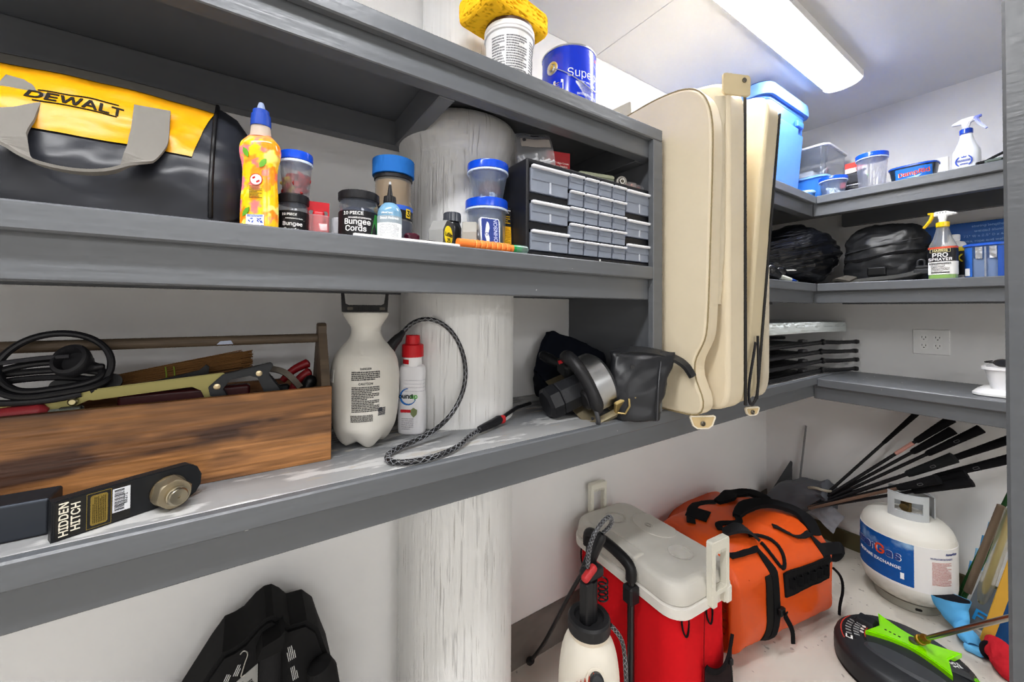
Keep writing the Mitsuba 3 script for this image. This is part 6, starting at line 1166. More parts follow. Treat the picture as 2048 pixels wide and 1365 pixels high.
t.part('lid_panel', xf(prism(affinity.scale(sg.Point(0, 0).buffer(1.0, 24), 0.060, 0.085).intersection(sg.box(-0.06, -0.09, 0.045, 0.09)), 0.004), (0.075, 0.03, 0.4925)), 'satin', '#c9c6be', label='raised oval hatch')
t.part('emblem', cat(*[xf(prism(sg.Point(0, 0).buffer(r).difference(sg.Point(0, 0).buffer(r - 0.0015)), 0.0012), (0.055, 0.035, 0.4965), s=(0.75, 1.1, 1)) for r in (0.014, 0.009)]), 'satin', '#a8a59d')
t.part('side_scoop', xf(rbox(0.050, 0.190, 0.020, 0.009), (-W_ / 2 + 0.030, 0.02, 0.490)), 'satin', '#bdbab2', label='recessed lid side')
for sy_, nm in ((-1, 'near'), (1, 'far')):
    o = (0.030 if sy_ < 0 else 0.0, sy_ * (L_ / 2 + 0.008), 0.0)
    hl_ = sg.box(-0.042, 0.408, 0.042, 0.60 if sy_ < 0 else 0.585).buffer(-0.008).buffer(0.008)
    hole = sg.box(-0.026, 0.455, 0.026, 0.568 if sy_ < 0 else 0.560).buffer(-0.006).buffer(0.006)
    k = t.part('lift_handle', frame(bprism(hl_.difference(hole).difference(sg.box(-0.018, 0.40, 0.018, 0.44)), 0.022, 0.002), (o[0], o[1] + 0.011, 0), (1, 0, 0), (0, 0, 1)), 'satin', '#d8d5c8', label='pale upright lift handle')
    t.part('finger_ridge', cat(*[frame(cyl(0.0065, 0, 0.020, 10), (o[0] + x, o[1] + 0.010, 0.566 if sy_ < 0 else 0.558), (1, 0, 0), (0, 0, 1)) for x in (-0.020, -0.007, 0.007, 0.020)]), 'satin', '#c9c6ba', under=k)
t.part('hinge_block', box(0.058, 0.084, -L_ / 2 - 0.020, -L_ / 2 + 0.01, 0.400, 0.452, 0.004), 'satin', '#dcd9cf')
def loop_strap(x, y, nx, ny):
    e = np.array([-ny, nx, 0.0]); n_ = np.array([nx, ny, 0.0]); c = np.array([x, y, 0.0])
    q = curve([c + e * -0.012 + [0, 0, 0.405], c + e * -0.013 + n_ * 0.004 + [0, 0, 0.36], c + n_ * 0.007 + [0, 0, 0.338], c + e * 0.013 + n_ * 0.004 + [0, 0, 0.36], c + e * 0.012 + [0, 0, 0.405]], 30)
    return tube(q, 0.0026, 6)
for a in ((-0.085, -0.217, 0, -1), (0.020, -0.222, 0, -1), (-0.128, 0.175, -1, 0)): t.part('webbing_loop', loop_strap(*a), 'cloth', '#151214', label='black webbing loop')
mp = grid(lambda u, v: np.stack([-0.02 + 0.135 * u, -L_ / 2 + 0.006 - 0.012 * np.sin(u * PI) - 0.005, 0.02 + (0.215 - 0.045 * np.sin(u * PI) ** 0.8 + 0.045 * u) * v], -1), 26, 16)
t.part('mesh_pocket', mp, 'cloth', '#241a1c', smooth=True, label='black mesh pocket')
t.part('pocket_hem', strap(np.array([[-0.02 + 0.135 * u, -L_ / 2 - 0.001 - 0.012 * math.sin(u * PI), 0.02 + 0.215 - 0.045 * math.sin(u * PI) ** 0.8 + 0.045 * u] for u in np.linspace(0.01, 0.99, 24)]), 0.016, 0.003, (0, -1, 0)), 'cloth', '#161214')
t.part('drawcord', tube(curve([(0.085, -L_ / 2 - 0.012, 0.225), (0.088, -L_ / 2 - 0.016, 0.17), (0.095, -L_ / 2 - 0.014, 0.10), (0.10, -L_ / 2 - 0.014, 0.05)], 20), 0.0022, 6), 'satin', '#0f0e10')
t.part('cord_lock', xf(rbox(0.014, 0.012, 0.020, 0.005), (0.085, -L_ / 2 - 0.014, 0.215)), 'satin', '#121114')
t.part('red_seam', tube([(-0.018, -L_ / 2 + 0.010, 0.03), (-0.018, -L_ / 2 + 0.003, 0.395)], 0.0016, 5), 'cloth', '#7d0d12')
ph_ = lambda y, z: (-W_ / 2 - 0.020, y, z)
for y in (-0.085, 0.110): t.part('pull_post', tube([ph_(y, 0.03), ph_(y, 0.46)], 0.011, 14), 'gloss', '#151517', label='black telescoping post')
t.part('pull_grip', tube(curve([ph_(-0.085, 0.445), ph_(-0.083, 0.478), ph_(-0.06, 0.492), ph_(0.09, 0.500), ph_(0.112, 0.488), ph_(0.115, 0.45)], 40), 0.017, 14), 'satin', '#121214', label='thick black pull grip')
t.part('post_clamp', box(-W_ / 2 - 0.040, -W_ / 2 + 0.0, -0.105, -0.065, 0.375, 0.430, 0.006), 'satin', '#18181a')

# ---- orange duffel
OX = np.array([0.981, -0.194, 0]); OY = np.array([0.194, 0.981, 0]); OO = np.array([1.450, 0.722, 0.0])
LD, WD = 0.615, 0.425
def dsecn(u, n=72):
    e = abs(2 * u - 1); k = 1 - 0.16 * max(0, (e - 0.86) / 0.14) ** 2
    hh = 0.395 * (1 - 0.10 * e ** 4) * (1 - 0.10 * max(0, (e - 0.9) / 0.1) ** 2); w = WD * k
    a = np.arange(n) * 2 * PI / n; c, s = np.cos(a), np.sin(a); p = 4.6
    y = WD / 2 + w / 2 * np.sign(c) * np.abs(c) ** (2 / p); z = hh / 2 + hh / 2 * np.sign(s) * np.abs(s) ** (2 / p)
    y = np.where(z > hh * 0.72, WD / 2 + (y - WD / 2) * (1 - 0.22 * (z - hh * 0.72) / (hh * 0.28)), y)
    return OO + np.outer(np.full(n, u * LD), OX) + np.outer(y, OY) + np.outer(np.maximum(z, 0.0), [0, 0, 1])
db_ = loft([OO + (dsecn(0.0) - OO) * [1, 1, 1] * 0.0 + (dsecn(0.0) - dsecn(0.0).mean(0)) * k + dsecn(0.0).mean(0) - OX * 0.012 * (1 - k) for k in (0.4, 0.75)] + [dsecn(u) for u in np.linspace(0, 1, 60)] + [(dsecn(1.0) - dsecn(1.0).mean(0)) * k + dsecn(1.0).mean(0) + OX * 0.012 * (1 - k) for k in (0.75, 0.4)])
db_ = wobble(db_, 0.010, 7, 3); db_ = wobble(db_, 0.004, 24, 8); db_.vertices[:, 2] = np.maximum(db_.vertices[:, 2], 0.0006)
t = Thing('duffel_bag', 'big orange waterproof duffel bag with black straps beside the red cooler', 'duffel bag')
t.part('body', db_, 'vinyl', '#d8521a', smooth=True, label='orange coated body')
top = surf(db_, 2, 1, 0.005)
def ontop(pts, n=40, lift=0.0, arch=0.0):
    q = curve(np.asarray(pts, float), n); r = top(q); s = np.linspace(0, 1, n); r[:, 2] += lift + arch * np.sin(s * PI); return r
t.part('shoulder_pad', strap(ontop([(1.74, 0.86), (1.86, 0.86), (1.95, 0.80), (2.0, 0.71), (1.975, 0.655)], 40, 0.004, 0.018), np.r_[np.linspace(0.03, 0.062, 10), np.full(24, 0.062), np.linspace(0.062, 0.04, 6)], 0.016, (0, 0, 1)), 'cloth', '#151517', smooth=40, label='padded black shoulder strap')
t.part('shoulder_pad', strap(ontop([(1.80, 0.975), (1.90, 0.975), (1.98, 1.0), (2.045, 0.955), (2.035, 0.865)], 40, 0.004, 0.014), np.r_[np.linspace(0.03, 0.062, 10), np.full(24, 0.062), np.linspace(0.062, 0.045, 6)], 0.014, (0, 0, 1)), 'cloth', '#131315', smooth=40, label='padded black shoulder strap')
t.part('pad_webbing', strap(ontop([(1.56, 0.955), (1.63, 1.0), (1.74, 1.03), (1.80, 0.985)], 30, 0.002), 0.034, 0.004), 'cloth', '#1a1a1c')
t.part('pad_webbing', strap(ontop([(1.60, 0.85), (1.63, 0.875), (1.70, 0.835), (1.745, 0.858)], 26, 0.002), 0.026, 0.004), 'cloth', '#161618')
t.part('end_patch', strap(ontop([(1.60, 0.960), (1.68, 0.985)], 12, 0.001), 0.085, 0.004), 'cloth', '#171719')
t.part('buckle', tube(ontop([(1.78, 1.06), (1.81, 1.075), (1.83, 1.06), (1.85, 1.07)], 20, 0.010, 0.012), 0.010, 10), 'satin', '#111113')
t.part('grab_handle', strap(ontop([(1.585, 0.835), (1.61, 0.80), (1.645, 0.775), (1.675, 0.758)], 26, 0.004, 0.030), 0.060, 0.010, (0, 0, 1)), 'cloth', '#29292b', smooth=40, label='wrapped grab handle')
t.part('handle_web', tube(ontop([(1.66, 0.770), (1.71, 0.745), (1.745, 0.69), (1.715, 0.672), (1.675, 0.735)], 40, 0.003), 0.0065, 8), 'cloth', '#18181a', label='black handle webbing')
sp_ = top(curve([(1.525, 0.768), (1.555, 0.70), (1.580, 0.672)], 16)); frt = surf(db_, 1, -1, 0.004)
fr_ = lambda pts, n=24: frt(curve(np.asarray(pts, float), n))
t.part('compression_strap', strap(np.vstack([ontop([(1.515, 0.775), (1.555, 0.76), (1.60, 0.745), (1.640, 0.735)], 16, 0.0), fr_([(1.655, 0.30), (1.665, 0.22), (1.668, 0.12), (1.660, 0.03)], 24)]), 0.034, 0.004, np.vstack([np.tile([0, 0, 1.0], (16, 1)), np.tile([-0.19, -0.98, 0.0], (24, 1))])), 'cloth', '#161618', smooth=40, label='black strap over the front')
t.part('strap_backing', strap(fr_([(1.640, 0.29), (1.648, 0.16), (1.640, 0.02)], 24) + [0, 0.002, 0], 0.060, 0.004, (-0.19, -0.98, 0)), 'cloth', '#1e1d1c')
t.part('ladder_lock', xf(rbox(0.034, 0.016, 0.026, 0.005), fr_([(1.668, 0.15), (1.668, 0.149)], 2)[0] + [0.008, -0.012, 0]), 'satin', '#0c0c0e')
t.part('strap_tail', strap(curve([fr_([(1.676, 0.145), (1.676, 0.14)], 2)[0] + [0.01, -0.022, 0], (1.695, 0.660, 0.130), (1.712, 0.646, 0.085), (1.716, 0.642, 0.045), (1.712, 0.640, 0.030)], 24), 0.020, 0.003, (-0.19, -0.98, 0.2)), 'cloth', '#121214', label='hanging strap tail')
pn = frt(np.stack(np.meshgrid(np.linspace(1.715, 1.985, 20), np.linspace(0.0, 1.0, 8), indexing='ij'), -1).reshape(-1, 2) * [1, 0] + np.stack(np.meshgrid(np.linspace(1.715, 1.985, 20), np.linspace(0.185, 0.275, 8), indexing='ij'), -1).reshape(-1, 2) * [0, 1])
i_ = np.arange(160).reshape(20, 8); q_ = np.stack([i_[:-1, :-1], i_[1:, :-1], i_[1:, 1:], i_[:-1, 1:]], -1).reshape(-1, 4)
t.part('lash_panel', mesh(pn + [0, -0.002, 0], np.vstack([q_[:, :3], q_[:, [0, 2, 3]]])), 'cloth', '#1a191a', smooth=True, label='black lash panel')
for x in np.linspace(1.75, 1.955, 6):
    b0, b1 = frt([(x - 0.015, 0.232), (x + 0.015, 0.232)])
    t.part('lash_loop', strap(curve([b0 + [0, -0.002, 0], (b0 + b1) / 2 + [0, -0.016, 0], b1 + [0, -0.002, 0]], 12), 0.036, 0.003, (-0.19, -0.98, 0)), 'cloth', '#111113', smooth=40)
t.part('panel_border', tube(np.vstack([frt([(x, 0.272) for x in np.linspace(1.715, 1.985, 14)]), frt([(x, 0.188) for x in np.linspace(1.985, 1.715, 14)])]), 0.004, 6, closed=True), 'cloth', '#131214')
t.part('side_strap', strap(np.vstack([ontop([(1.80, 0.745), (1.84, 0.70), (1.90, 0.675), (1.945, 0.672)], 24, 0.002), frt([(1.975, 0.29), (1.985, 0.25)])]), np.r_[np.full(16, 0.026), np.linspace(0.026, 0.040, 10)], 0.004, np.vstack([np.tile([0, 0, 1.0], (24, 1)), np.tile([-0.19, -0.98, 0.2], (2, 1))])), 'cloth', '#1b1b1d', smooth=40)
t.part('end_tab', strap(curve([(1.955, 0.640, 0.300), (2.02, 0.610, 0.300), (2.07, 0.600, 0.290), (2.085, 0.605, 0.275), (2.045, 0.610, 0.262), (2.00, 0.628, 0.270)], 30), 0.042, 0.004, (-0.3, -0.9, 0.5)), 'cloth', '#161618', smooth=40, label='black webbing end loop')
t.part('loose_cord', tube(curve([(2.052, 0.62, 0.20), (2.085, 0.605, 0.16), (2.09, 0.60, 0.10), (2.06, 0.60, 0.06), (2.05, 0.60, 0.02)], 30), 0.005, 8), 'cloth', '#131315', label='hanging black cord')
t.part('front_seam', tube(fr_([(1.535, 0.29), (1.53, 0.16), (1.52, 0.03)], 24) + [0, 0.003, 0], 0.0018, 5), 'vinyl', '#a53c12')
t.part('corner_patch', rbox(0.05, 0.05, 0.09, 0.02, (1.560, 1.105, 0.265)), 'cloth', '#1a191b')

# ---- sprayer beside the cooler
t = Thing('pump_sprayer', 'translucent white pump sprayer with black screw top standing on the floor before the red cooler', 'pump sprayer', (0.765, 0.760, 0))
pz2 = PchipInterpolator([0, 0.01, 0.04, 0.20, 0.30, 0.36, 0.395, 0.415, 0.425], [0.070, 0.078, 0.082, 0.082, 0.080, 0.074, 0.064, 0.052, 0.047])
t.part('tank', lathe([(pz2(z), z) for z in np.linspace(0, 0.425, 60)], 56), 'satin', '#dcd6c8', smooth=True, label='cream translucent tank')
t.part('neck_ring', lathe([(0.049, 0.418), (0.052, 0.420), (0.052, 0.430), (0.048, 0.432)], 44), 'satin', '#d8ccb8')
t.part('screw_top', lathe([(0.052, 0.430), (0.056, 0.432), (0.056, 0.458), (0.052, 0.464), (0.040, 0.464), (0.036, 0.456), (0.015, 0.456)], 44), 'satin', '#1c1c1e', label='black screw top')
t.part('pump_handle', cat(xf(rbox(0.026, 0.030, 0.11, 0.006), (-0.018, -0.008, 0.510)), xf(rbox(0.060, 0.040, 0.030, 0.010), (0.01, 0.0, 0.575)), cyl(0.022, 0.456, 0.560, 20)), 'satin', '#161618', label='black pump handle')
t.part('spring', tube(np.array([[0.030 + 0.012 * math.cos(q), -0.022 + 0.012 * math.sin(q), 0.500 + 0.0011 * q * 2] for q in np.linspace(0, 26, 120)]) , 0.0022, 5), 'satin', '#0e0e10', label='coiled spring')
t.part('wand_grip', tube(curve([(0.010, 0.03, 0.545), (0.030, 0.02, 0.600), (0.055, 0.005, 0.660)], 20), np.r_[0.009, np.full(17, 0.016), 0.014, 0.009], 14), 'satin', '#141416', label='black wand grip')
t.part('wand_trigger', frame(rbox(0.052, 0.022, 0.020, 0.009), (-0.012, -0.012, 0.585), (0.85, 0, 0.5), (0, 1, 0)), 'satin', '#a8282a', label='red trigger')
t.part('wand_tube', tube(curve([(0.012, 0.035, 0.555), (0.03, 0.13, 0.40), (0.055, 0.26, 0.18), (0.075, 0.355, 0.045)], 30), 0.006, 10), 'satin', '#141416', label='long black wand')
t.part('wand_nozzle', tube([(0.0745, 0.352, 0.047), (0.079, 0.370, 0.028), (0.083, 0.385, 0.010)], [0.011, 0.013, 0.006], 12), 'satin', '#101012')
h1, hb1 = braid([(0.055, 0.005, 0.660), (0.082, -0.004, 0.685), (0.072, -0.008, 0.706), (0.020, -0.010, 0.690), (-0.008, -0.010, 0.650), (-0.016, -0.010, 0.600)], 0.0055, 70)
t.part('hose', h1, 'gloss', '#1a1a1c', smooth=True, label='braided hose loop'); t.part('hose_braid', hb1, 'satin', '#8d8f94', smooth=False)
a_ = D(-122)
pt = lambda r, z, da=0: (r * math.cos(a_ + da), r * math.sin(a_ + da), z)
t.part('port_collar', frame(lathe([(0.024, -0.004), (0.024, 0.004), (0.020, 0.006)], 26), pt(0.0735, 0.362), (-math.sin(a_), math.cos(a_), 0), (-0.4 * math.cos(a_), -0.4 * math.sin(a_), 0.92)), 'satin', '#d9d1c0')
t.part('port_nut', frame(lathe([(0.017, 0.0), (0.017, 0.014), (0.013, 0.018), (0.006, 0.019)], 22), pt(0.0765, 0.364), (-math.sin(a_), math.cos(a_), 0), (-0.4 * math.cos(a_), -0.4 * math.sin(a_), 0.92)), 'satin', '#26282a', label='black hose nut')
h2, hb2 = braid([pt(0.094, 0.366), pt(0.104, 0.345, 0.15), pt(0.102, 0.29, 0.3), pt(0.098, 0.20, 0.35), pt(0.10, 0.08, 0.4), pt(0.10, 0.008, 0.5)], 0.006, 80)
t.part('hose', h2, 'gloss', '#1a1a1c', smooth=True, label='braided hose'); t.part('hose_braid', hb2, 'satin', '#96989c', smooth=False)
h3, hb3 = braid([(0.045, -0.035, 0.44), (0.070, -0.050, 0.40), (0.080, -0.055, 0.33), (0.083, -0.058, 0.25), (0.080, -0.060, 0.10), (0.078, -0.060, 0.008)], 0.0055, 80)
t.part('hose', h3, 'gloss', '#1a1a1c', smooth=True); t.part('hose_braid', hb3, 'satin', '#96989c', smooth=False)
FA2 = D(-150)
fl_ = [bend(sg_, 0.0822, 0.235, FA2) for sg_ in [prism(sg.Polygon([(-0.03 + 0.012 * i, 0.0), (-0.022 + 0.012 * i, 0.0), (-0.005 + 0.010 * i, 0.10 + 0.012 * i), (-0.008 + 0.010 * i, 0.12 + 0.008 * i), (-0.020 + 0.010 * i, 0.08)]), 0.0004) for i in range(5)]]
t.part('flame_print', cat(*fl_), 'matte', '#a8402e', smooth=False, label='red streaked print')

# ---- propane cylinder
t = Thing('propane_tank', 'white propane cylinder with blue label standing at the end wall', 'gas cylinder', (2.462, 0.478, 0))
R = 0.154
prp = [(0.104, 0.0), (0.108, 0.002), (0.108, 0.034), (0.100, 0.036)]
t.part('foot_ring', lathe(prp, 48), 'satin', '#8d8b80', label='gray foot ring')
for a in (-150, -80, -20): t.part('foot_slot', frame(prism(rrect(0.022, 0.010, 0.0045), 0.001), (0.1082 * math.cos(D(a)), 0.1082 * math.sin(D(a)), 0.018), (-math.sin(D(a)), math.cos(D(a)), 0), (0, 0, 1)), 'matte', '#1a1a18', smooth=False)
tz = [(0.06, 0.030), (0.105, 0.038), (0.135, 0.058), (0.150, 0.088), (R, 0.118), (R, 0.295), (0.151, 0.318), (0.140, 0.345), (0.120, 0.366), (0.090, 0.380), (0.05, 0.387), (0.02, 0.389)]
tp_ = PchipInterpolator(np.arange(len(tz)), np.array(tz)); 
bm = lathe([tuple(x) for x in tp_(np.linspace(0, len(tz) - 1, 60))], 72); bv = np.asarray(bm.vertices)
dirt = np.clip((0.115 - bv[:, 2]) / 0.04, 0, 1) * np.clip(meshkit.fbm(bv * 26, 3, 4) * 2 - 0.35, 0, 1)
t.part('body', bm, 'satin', C('#dddbd3')[None] * (1 - 0.55 * dirt[:, None]) + C('#8a7c5c')[None] * 0.3 * dirt[:, None], smooth=True, label='white body, grimy round the foot')
F1, F2 = D(-255), D(-161)
t.part('label', patch(R + 0.0006, F1 - 0.2, D(-72), 0.118, 0.305, n=60), 'satin', '#e4e3e2', label='white paper label')
bl_ = grid(lambda u, v: np.stack([(R + 0.0016) * np.cos(F1 + (F2 - F1) * u), (R + 0.0016) * np.sin(F1 + (F2 - F1) * u), 0.128 + 0.176 * v], -1), 80, 60)
lv_ = np.asarray(bl_.vertices); cl = np.clip((meshkit.fbm(lv_ * [30, 30, 20], 4, 6) - 0.5) * 3, 0, 1) * np.clip((lv_[:, 2] - 0.235) / 0.05, 0, 1)
t.part('blue_panel', bl_, 'satin', C('#14509c')[None] * (1 - cl[:, None]) + C('#9fc4e6')[None] * cl[:, None], smooth=True, label='blue panel with cloudy sky')
def tw(m, z, a): return bend(m, R + 0.0022, z, a)
for s_, x_ in (('Ameri', -0.063), ('as', 0.060)): t.part('lettering', tw(xf(text(s_, 0.036, 0.0008), (x_, 0, 0)), 0.222, D(-206)), 'matte', '#f2f2f4', smooth=False, label='white lettering edge')
for s_, x_ in (('Ameri', -0.062), ('as', 0.059)): t.part('lettering', tw(xf(text(s_, 0.034, 0.0012), (x_, 0.001, 0)), 0.222, D(-206)), 'matte', '#2c3a78', smooth=False, label='blue lettering')
t.part('lettering', tw(xf(text('G', 0.040, 0.0014), (0.012, -0.001, 0)), 0.221, D(-206)), 'matte', '#d8482a', smooth=False, label='red letter')
t.part('lettering', cat(tw(text('PROPANE EXCHANGE', 0.0125, 0.0008), 0.186, D(-208)), tw(_flat(-0.006, 0.006, 0, 0.026, 0.0006), 0.150, D(-174))), 'matte', '#f0f2f6', smooth=False)
t.part('fine_print', tw(lines(0.075, 0.095, 20, 0.0006, 0.35, 6), 0.205, D(-127)), 'matte', '#b06a58', smooth=False, label='rows of small red print')
t.part('fine_print', cat(tw(lines(0.085, 0.008, 2, 0.0006, 0.4, 7), 0.266, D(-127)), tw(text('AmeriGas', 0.009, 0.0006), 0.281, D(-112))), 'matte', '#3a4478', smooth=False)
cr = 0.088
def arcwall(a0, a1, z0, z1, r=cr, n=30): return patch(r, D(a0), D(a1), z0, z1, 0.0018, n)
ca, ch = -164, 46
k = t.part('collar', cat(arcwall(ca - ch, ca + ch, 0.380, 0.410), arcwall(ca - ch, ca + ch, 0.456, 0.484), arcwall(ca - ch, ca - ch + 16, 0.408, 0.458, n=8), arcwall(ca + ch - 16, ca + ch, 0.408, 0.458, n=8), arcwall(ca + ch + 40, ca + ch + 170, 0.382, 0.470)), 'satin', '#b4b9bc', smooth=40, label='gray steel guard collar with grip slot')
t.part('collar_rim', tube(np.array([[cr * math.cos(q), cr * math.sin(q), 0.485] for q in np.linspace(D(ca - ch), D(ca + ch), 30)]), 0.003, 6), 'satin', '#a9aeb2', under=k)
t.part('valve', cat(cyl(0.018, 0.385, 0.425, 16), frame(cyl(0.014, 0, 0.045, 14), (0, 0, 0.415), (0, 0, 1), (0, 1, 0)), xf(cyl(0.022, 0.430, 0.445, 10), (0, 0, 0))), 'rough_metal', '#7b6a44', label='brass valve')

# ---- surface cleaner head
DC = np.array([1.925, 0.385, 0.0]); RD = 0.188
t = Thing('surface_cleaner', 'round black surface cleaner head with bright green cross piece on the floor', 'pressure washer head', DC.tolist(), rz=-14)
t.part('housing', lathe([(RD * 0.97, 0.008), (RD, 0.012), (RD, 0.055), (RD * 0.97, 0.072), (RD * 0.90, 0.084), (RD * 0.6, 0.092), (RD * 0.2, 0.095), (0.01, 0.095)], 72), 'satin', '#26282b', smooth=50, label='black dished housing')
t.part('bristle_skirt', lathe([(RD * 0.985, 0.0), (RD * 0.985, 0.014), (RD * 0.95, 0.014), (RD * 0.95, 0.0)], 64), 'matte', '#101012', label='black bristle skirt')
t.part('side_blister', xf(cat(hull(np.vstack([prism(affinity.scale(sg.Point(0, 0).buffer(1, 20), 0.125, 0.050), 0.004).vertices + [0, 0, 0.078], prism(affinity.scale(sg.Point(0, 0).buffer(1, 20), 0.100, 0.034), 0.004).vertices + [0, 0, 0.094]]))), (-0.067, -0.042, 0), rz=-76), 'satin', '#3a3d41', label='raised gray side blister')
gpoly = sg.Polygon([(0.115, 0.095), (0.085, 0.055), (0.072, 0.0), (0.095, -0.045), (0.060, -0.075), (0.032, -0.030), (-0.030, -0.022), (-0.075, -0.060), (-0.118, -0.075), (-0.105, -0.025), (-0.060, 0.025), (-0.048, 0.060), (-0.090, 0.095), (-0.040, 0.115), (0.005, 0.075), (0.040, 0.075), (0.075, 0.115)])
def bowtie():
    # long flared cross piece: wide ends, narrow waist, two curved sides
    s = np.linspace(-1, 1, 50); w = 0.036 + 0.040 * np.abs(s) ** 1.6
    up_p = [(0.108 * x, ww) for x, ww in zip(s, w)]; dn = [(0.108 * x, -ww) for x, ww in zip(s[::-1], w[::-1])]
    return sg.Polygon(up_p + [(0.088, 0.0)] + dn + [(-0.086, 0.0)])
bt = bowtie()
t.part('green_bridge', xf(cat(prism(bt, 0.014, 0.092), prism(bt.buffer(-0.004), 0.004, 0.105)), (0.050, -0.002, 0), rz=-76), 'gloss', '#86e000', label='lime green bridge')
t.part('vents', cat(*[xf(box(0.0 + 0.012 * i, 0.006 + 0.012 * i, -0.003, 0.003, 0.109, 0.1096, 0.0002), (0.020, 0.062, 0), rz=-76) for i in range(4)]), 'matte', '#16241a', smooth=False)
t.part('latch', xf(hull(np.vstack([prism(sg.Polygon([(-0.03, -0.028), (0.03, -0.034), (0.03, 0.034), (-0.03, 0.028)]), 0.006).vertices + [0, 0, 0.086], prism(sg.box(-0.022, -0.02, 0.022, 0.02), 0.004).vertices + [0, 0, 0.104]])), (0.020, 0.118, 0), rz=-76), 'satin', '#1c1e21', label='black latch block')
t.part('hose_seat', xf(hull(np.vstack([prism(sg.Polygon([(-0.030, -0.030), (0.035, -0.020), (0.035, 0.020), (-0.030, 0.030)]), 0.004).vertices + [0, 0, 0.088], prism(sg.box(-0.018, -0.012, 0.026, 0.012), 0.003).vertices + [0, 0, 0.102]])), (0.074, -0.108, 0), rz=-76), 'satin', '#1f2124', label='black end block')
t.part('pivot', xf(lathe([(0.014, 0.106), (0.014, 0.118), (0.010, 0.119)], 20), (0.050, -0.008, 0)), 'rough_metal', '#6e6a60')
wl = np.array([0.9, -0.30, 0.45]); 
pA, pB = np.array([0.056, -0.020, 0.124]), np.array([-0.063, -0.265, 0.413])
dW = (pB - pA) / np.linalg.norm(pB - pA)
t.part('brass_fitting', tube([pA - dW * 0.006, pA, pA + dW * 0.010, pA + dW * 0.012, pA + dW * 0.030, pA + dW * 0.032, pA + dW * 0.045], [0.010, 0.0155, 0.0155, 0.012, 0.0145, 0.0145, 0.009], 14), 'rough_metal', '#a07a2e', label='brass coupling')
t.part('lance', tube([pA + dW * 0.04, pB + dW * 0.2], 0.0072, 14), 'metal', '#a8a298', label='steel lance')
def ond(m, x, y, rz, z=0.0862): return xf(m, (x, y, z), rz=rz)
LBL = -60 
sl = lambda m: xf(m, (-0.062, 0.126, 0.0), rz=LBL + 90)
t.part('warning_label', xf(xf(patch(0.158, D(-24), D(24), 0, 0.0006, 0.0, 2) if 0 else prism(sg.Point(0, 0).buffer(0.158, 40).difference(sg.Point(0, 0).buffer(0.096, 40)).intersection(sg.Polygon([(0, 0), (0.2, -0.085), (0.2, 0.085)])), 0.0006), (0, 0, 0.0918), rz=134), s=(1, 1, 1)), 'satin', '#1a1b1d', label='black warning label') if 0 else None
def ringlab(r0, r1, a0, a1, z0, z1, col, nm='warning_label', lab=None, n=24):
    m = grid(lambda u, v: np.stack([(r0 + (r1 - r0) * v) * np.cos(D(a0) + D(a1 - a0) * u), (r0 + (r1 - r0) * v) * np.sin(D(a0) + D(a1 - a0) * u), z0 + (z1 - z0) * v], -1), n, 4)
    t.part(nm, m, 'satin', col, smooth=True, label=lab)
hz_ = lambda r: float(np.interp(r, [0.2 * RD, 0.6 * RD, 0.90 * RD, 0.97 * RD], [0.0955, 0.0927, 0.0847, 0.073]))
ringlab(0.100, 0.165, 86, 140, hz_(0.100), hz_(0.165), '#1c1d1f', lab='black warning label')
ringlab(0.165, 0.169, 86, 140, hz_(0.165) + 0.0004, hz_(0.169) + 0.0004, '#b2362c', nm='red_line')
ringlab(0.098, 0.101, 88, 130, hz_(0.098) + 0.0005, hz_(0.101) + 0.0005, '#b2362c', nm='red_line')
wt = []
for r in (0.124, 0.146):
    for a in np.linspace(96, 130, 6): wt.append(xf(cat(_flat(-0.008, 0.008, -0.0035, -0.0012, 0.001), _flat(-0.008, 0.008, 0.0008, 0.0028, 0.001), _flat(-0.008 if int(a) % 2 else 0.004, -0.004 if int(a) % 2 else 0.008, -0.0035, 0.0028, 0.001)), (r * math.cos(D(a)), r * math.sin(D(a)), hz_(r) + 0.0006), rz=a))
t.part('warning_letters', cat(*wt), 'matte', '#9c9c9c', smooth=False, label='gray block letters')
t.part('pictogram', cat(*[xf(prism(sg.Point(0, 0).buffer(0.006) if i % 2 == 0 else sg.box(-0.005, -0.005, 0.005, 0.005), 0.001), (0.108 * math.cos(D(a)), 0.108 * math.sin(D(a)), hz_(0.108) + 0.0006)) for i, a in enumerate((98, 108, 118))]), 'matte', '#d8cfca', smooth=False)
t.part('pictogram', xf(prism(sg.box(-0.010, -0.010, 0.010, 0.010).difference(sg.box(-0.006, -0.004, 0.012, 0.006)), 0.001), (0.150 * math.cos(D(137)), 0.150 * math.sin(D(137)), hz_(0.150) + 0.0008), rz=30), 'matte', '#e6e6e6', smooth=False)
t.part('lettering', xf(xf(text('greenworks', 0.019, 0.0015), (0, 0, 0)), (0.104, -0.132, 0.0835), rz=58), 'matte', '#6ac414', smooth=False, label='lime green lettering')
t.part('size_print', xf(cat(xf(text('15', 0.014, 0.0012), (0, 0.006, 0)), xf(text('INCH', 0.006, 0.0012), (0, -0.004, 0))), (0.076, -0.110, 0.1052), rz=58), 'matte', '#dcdcdc', smooth=False)

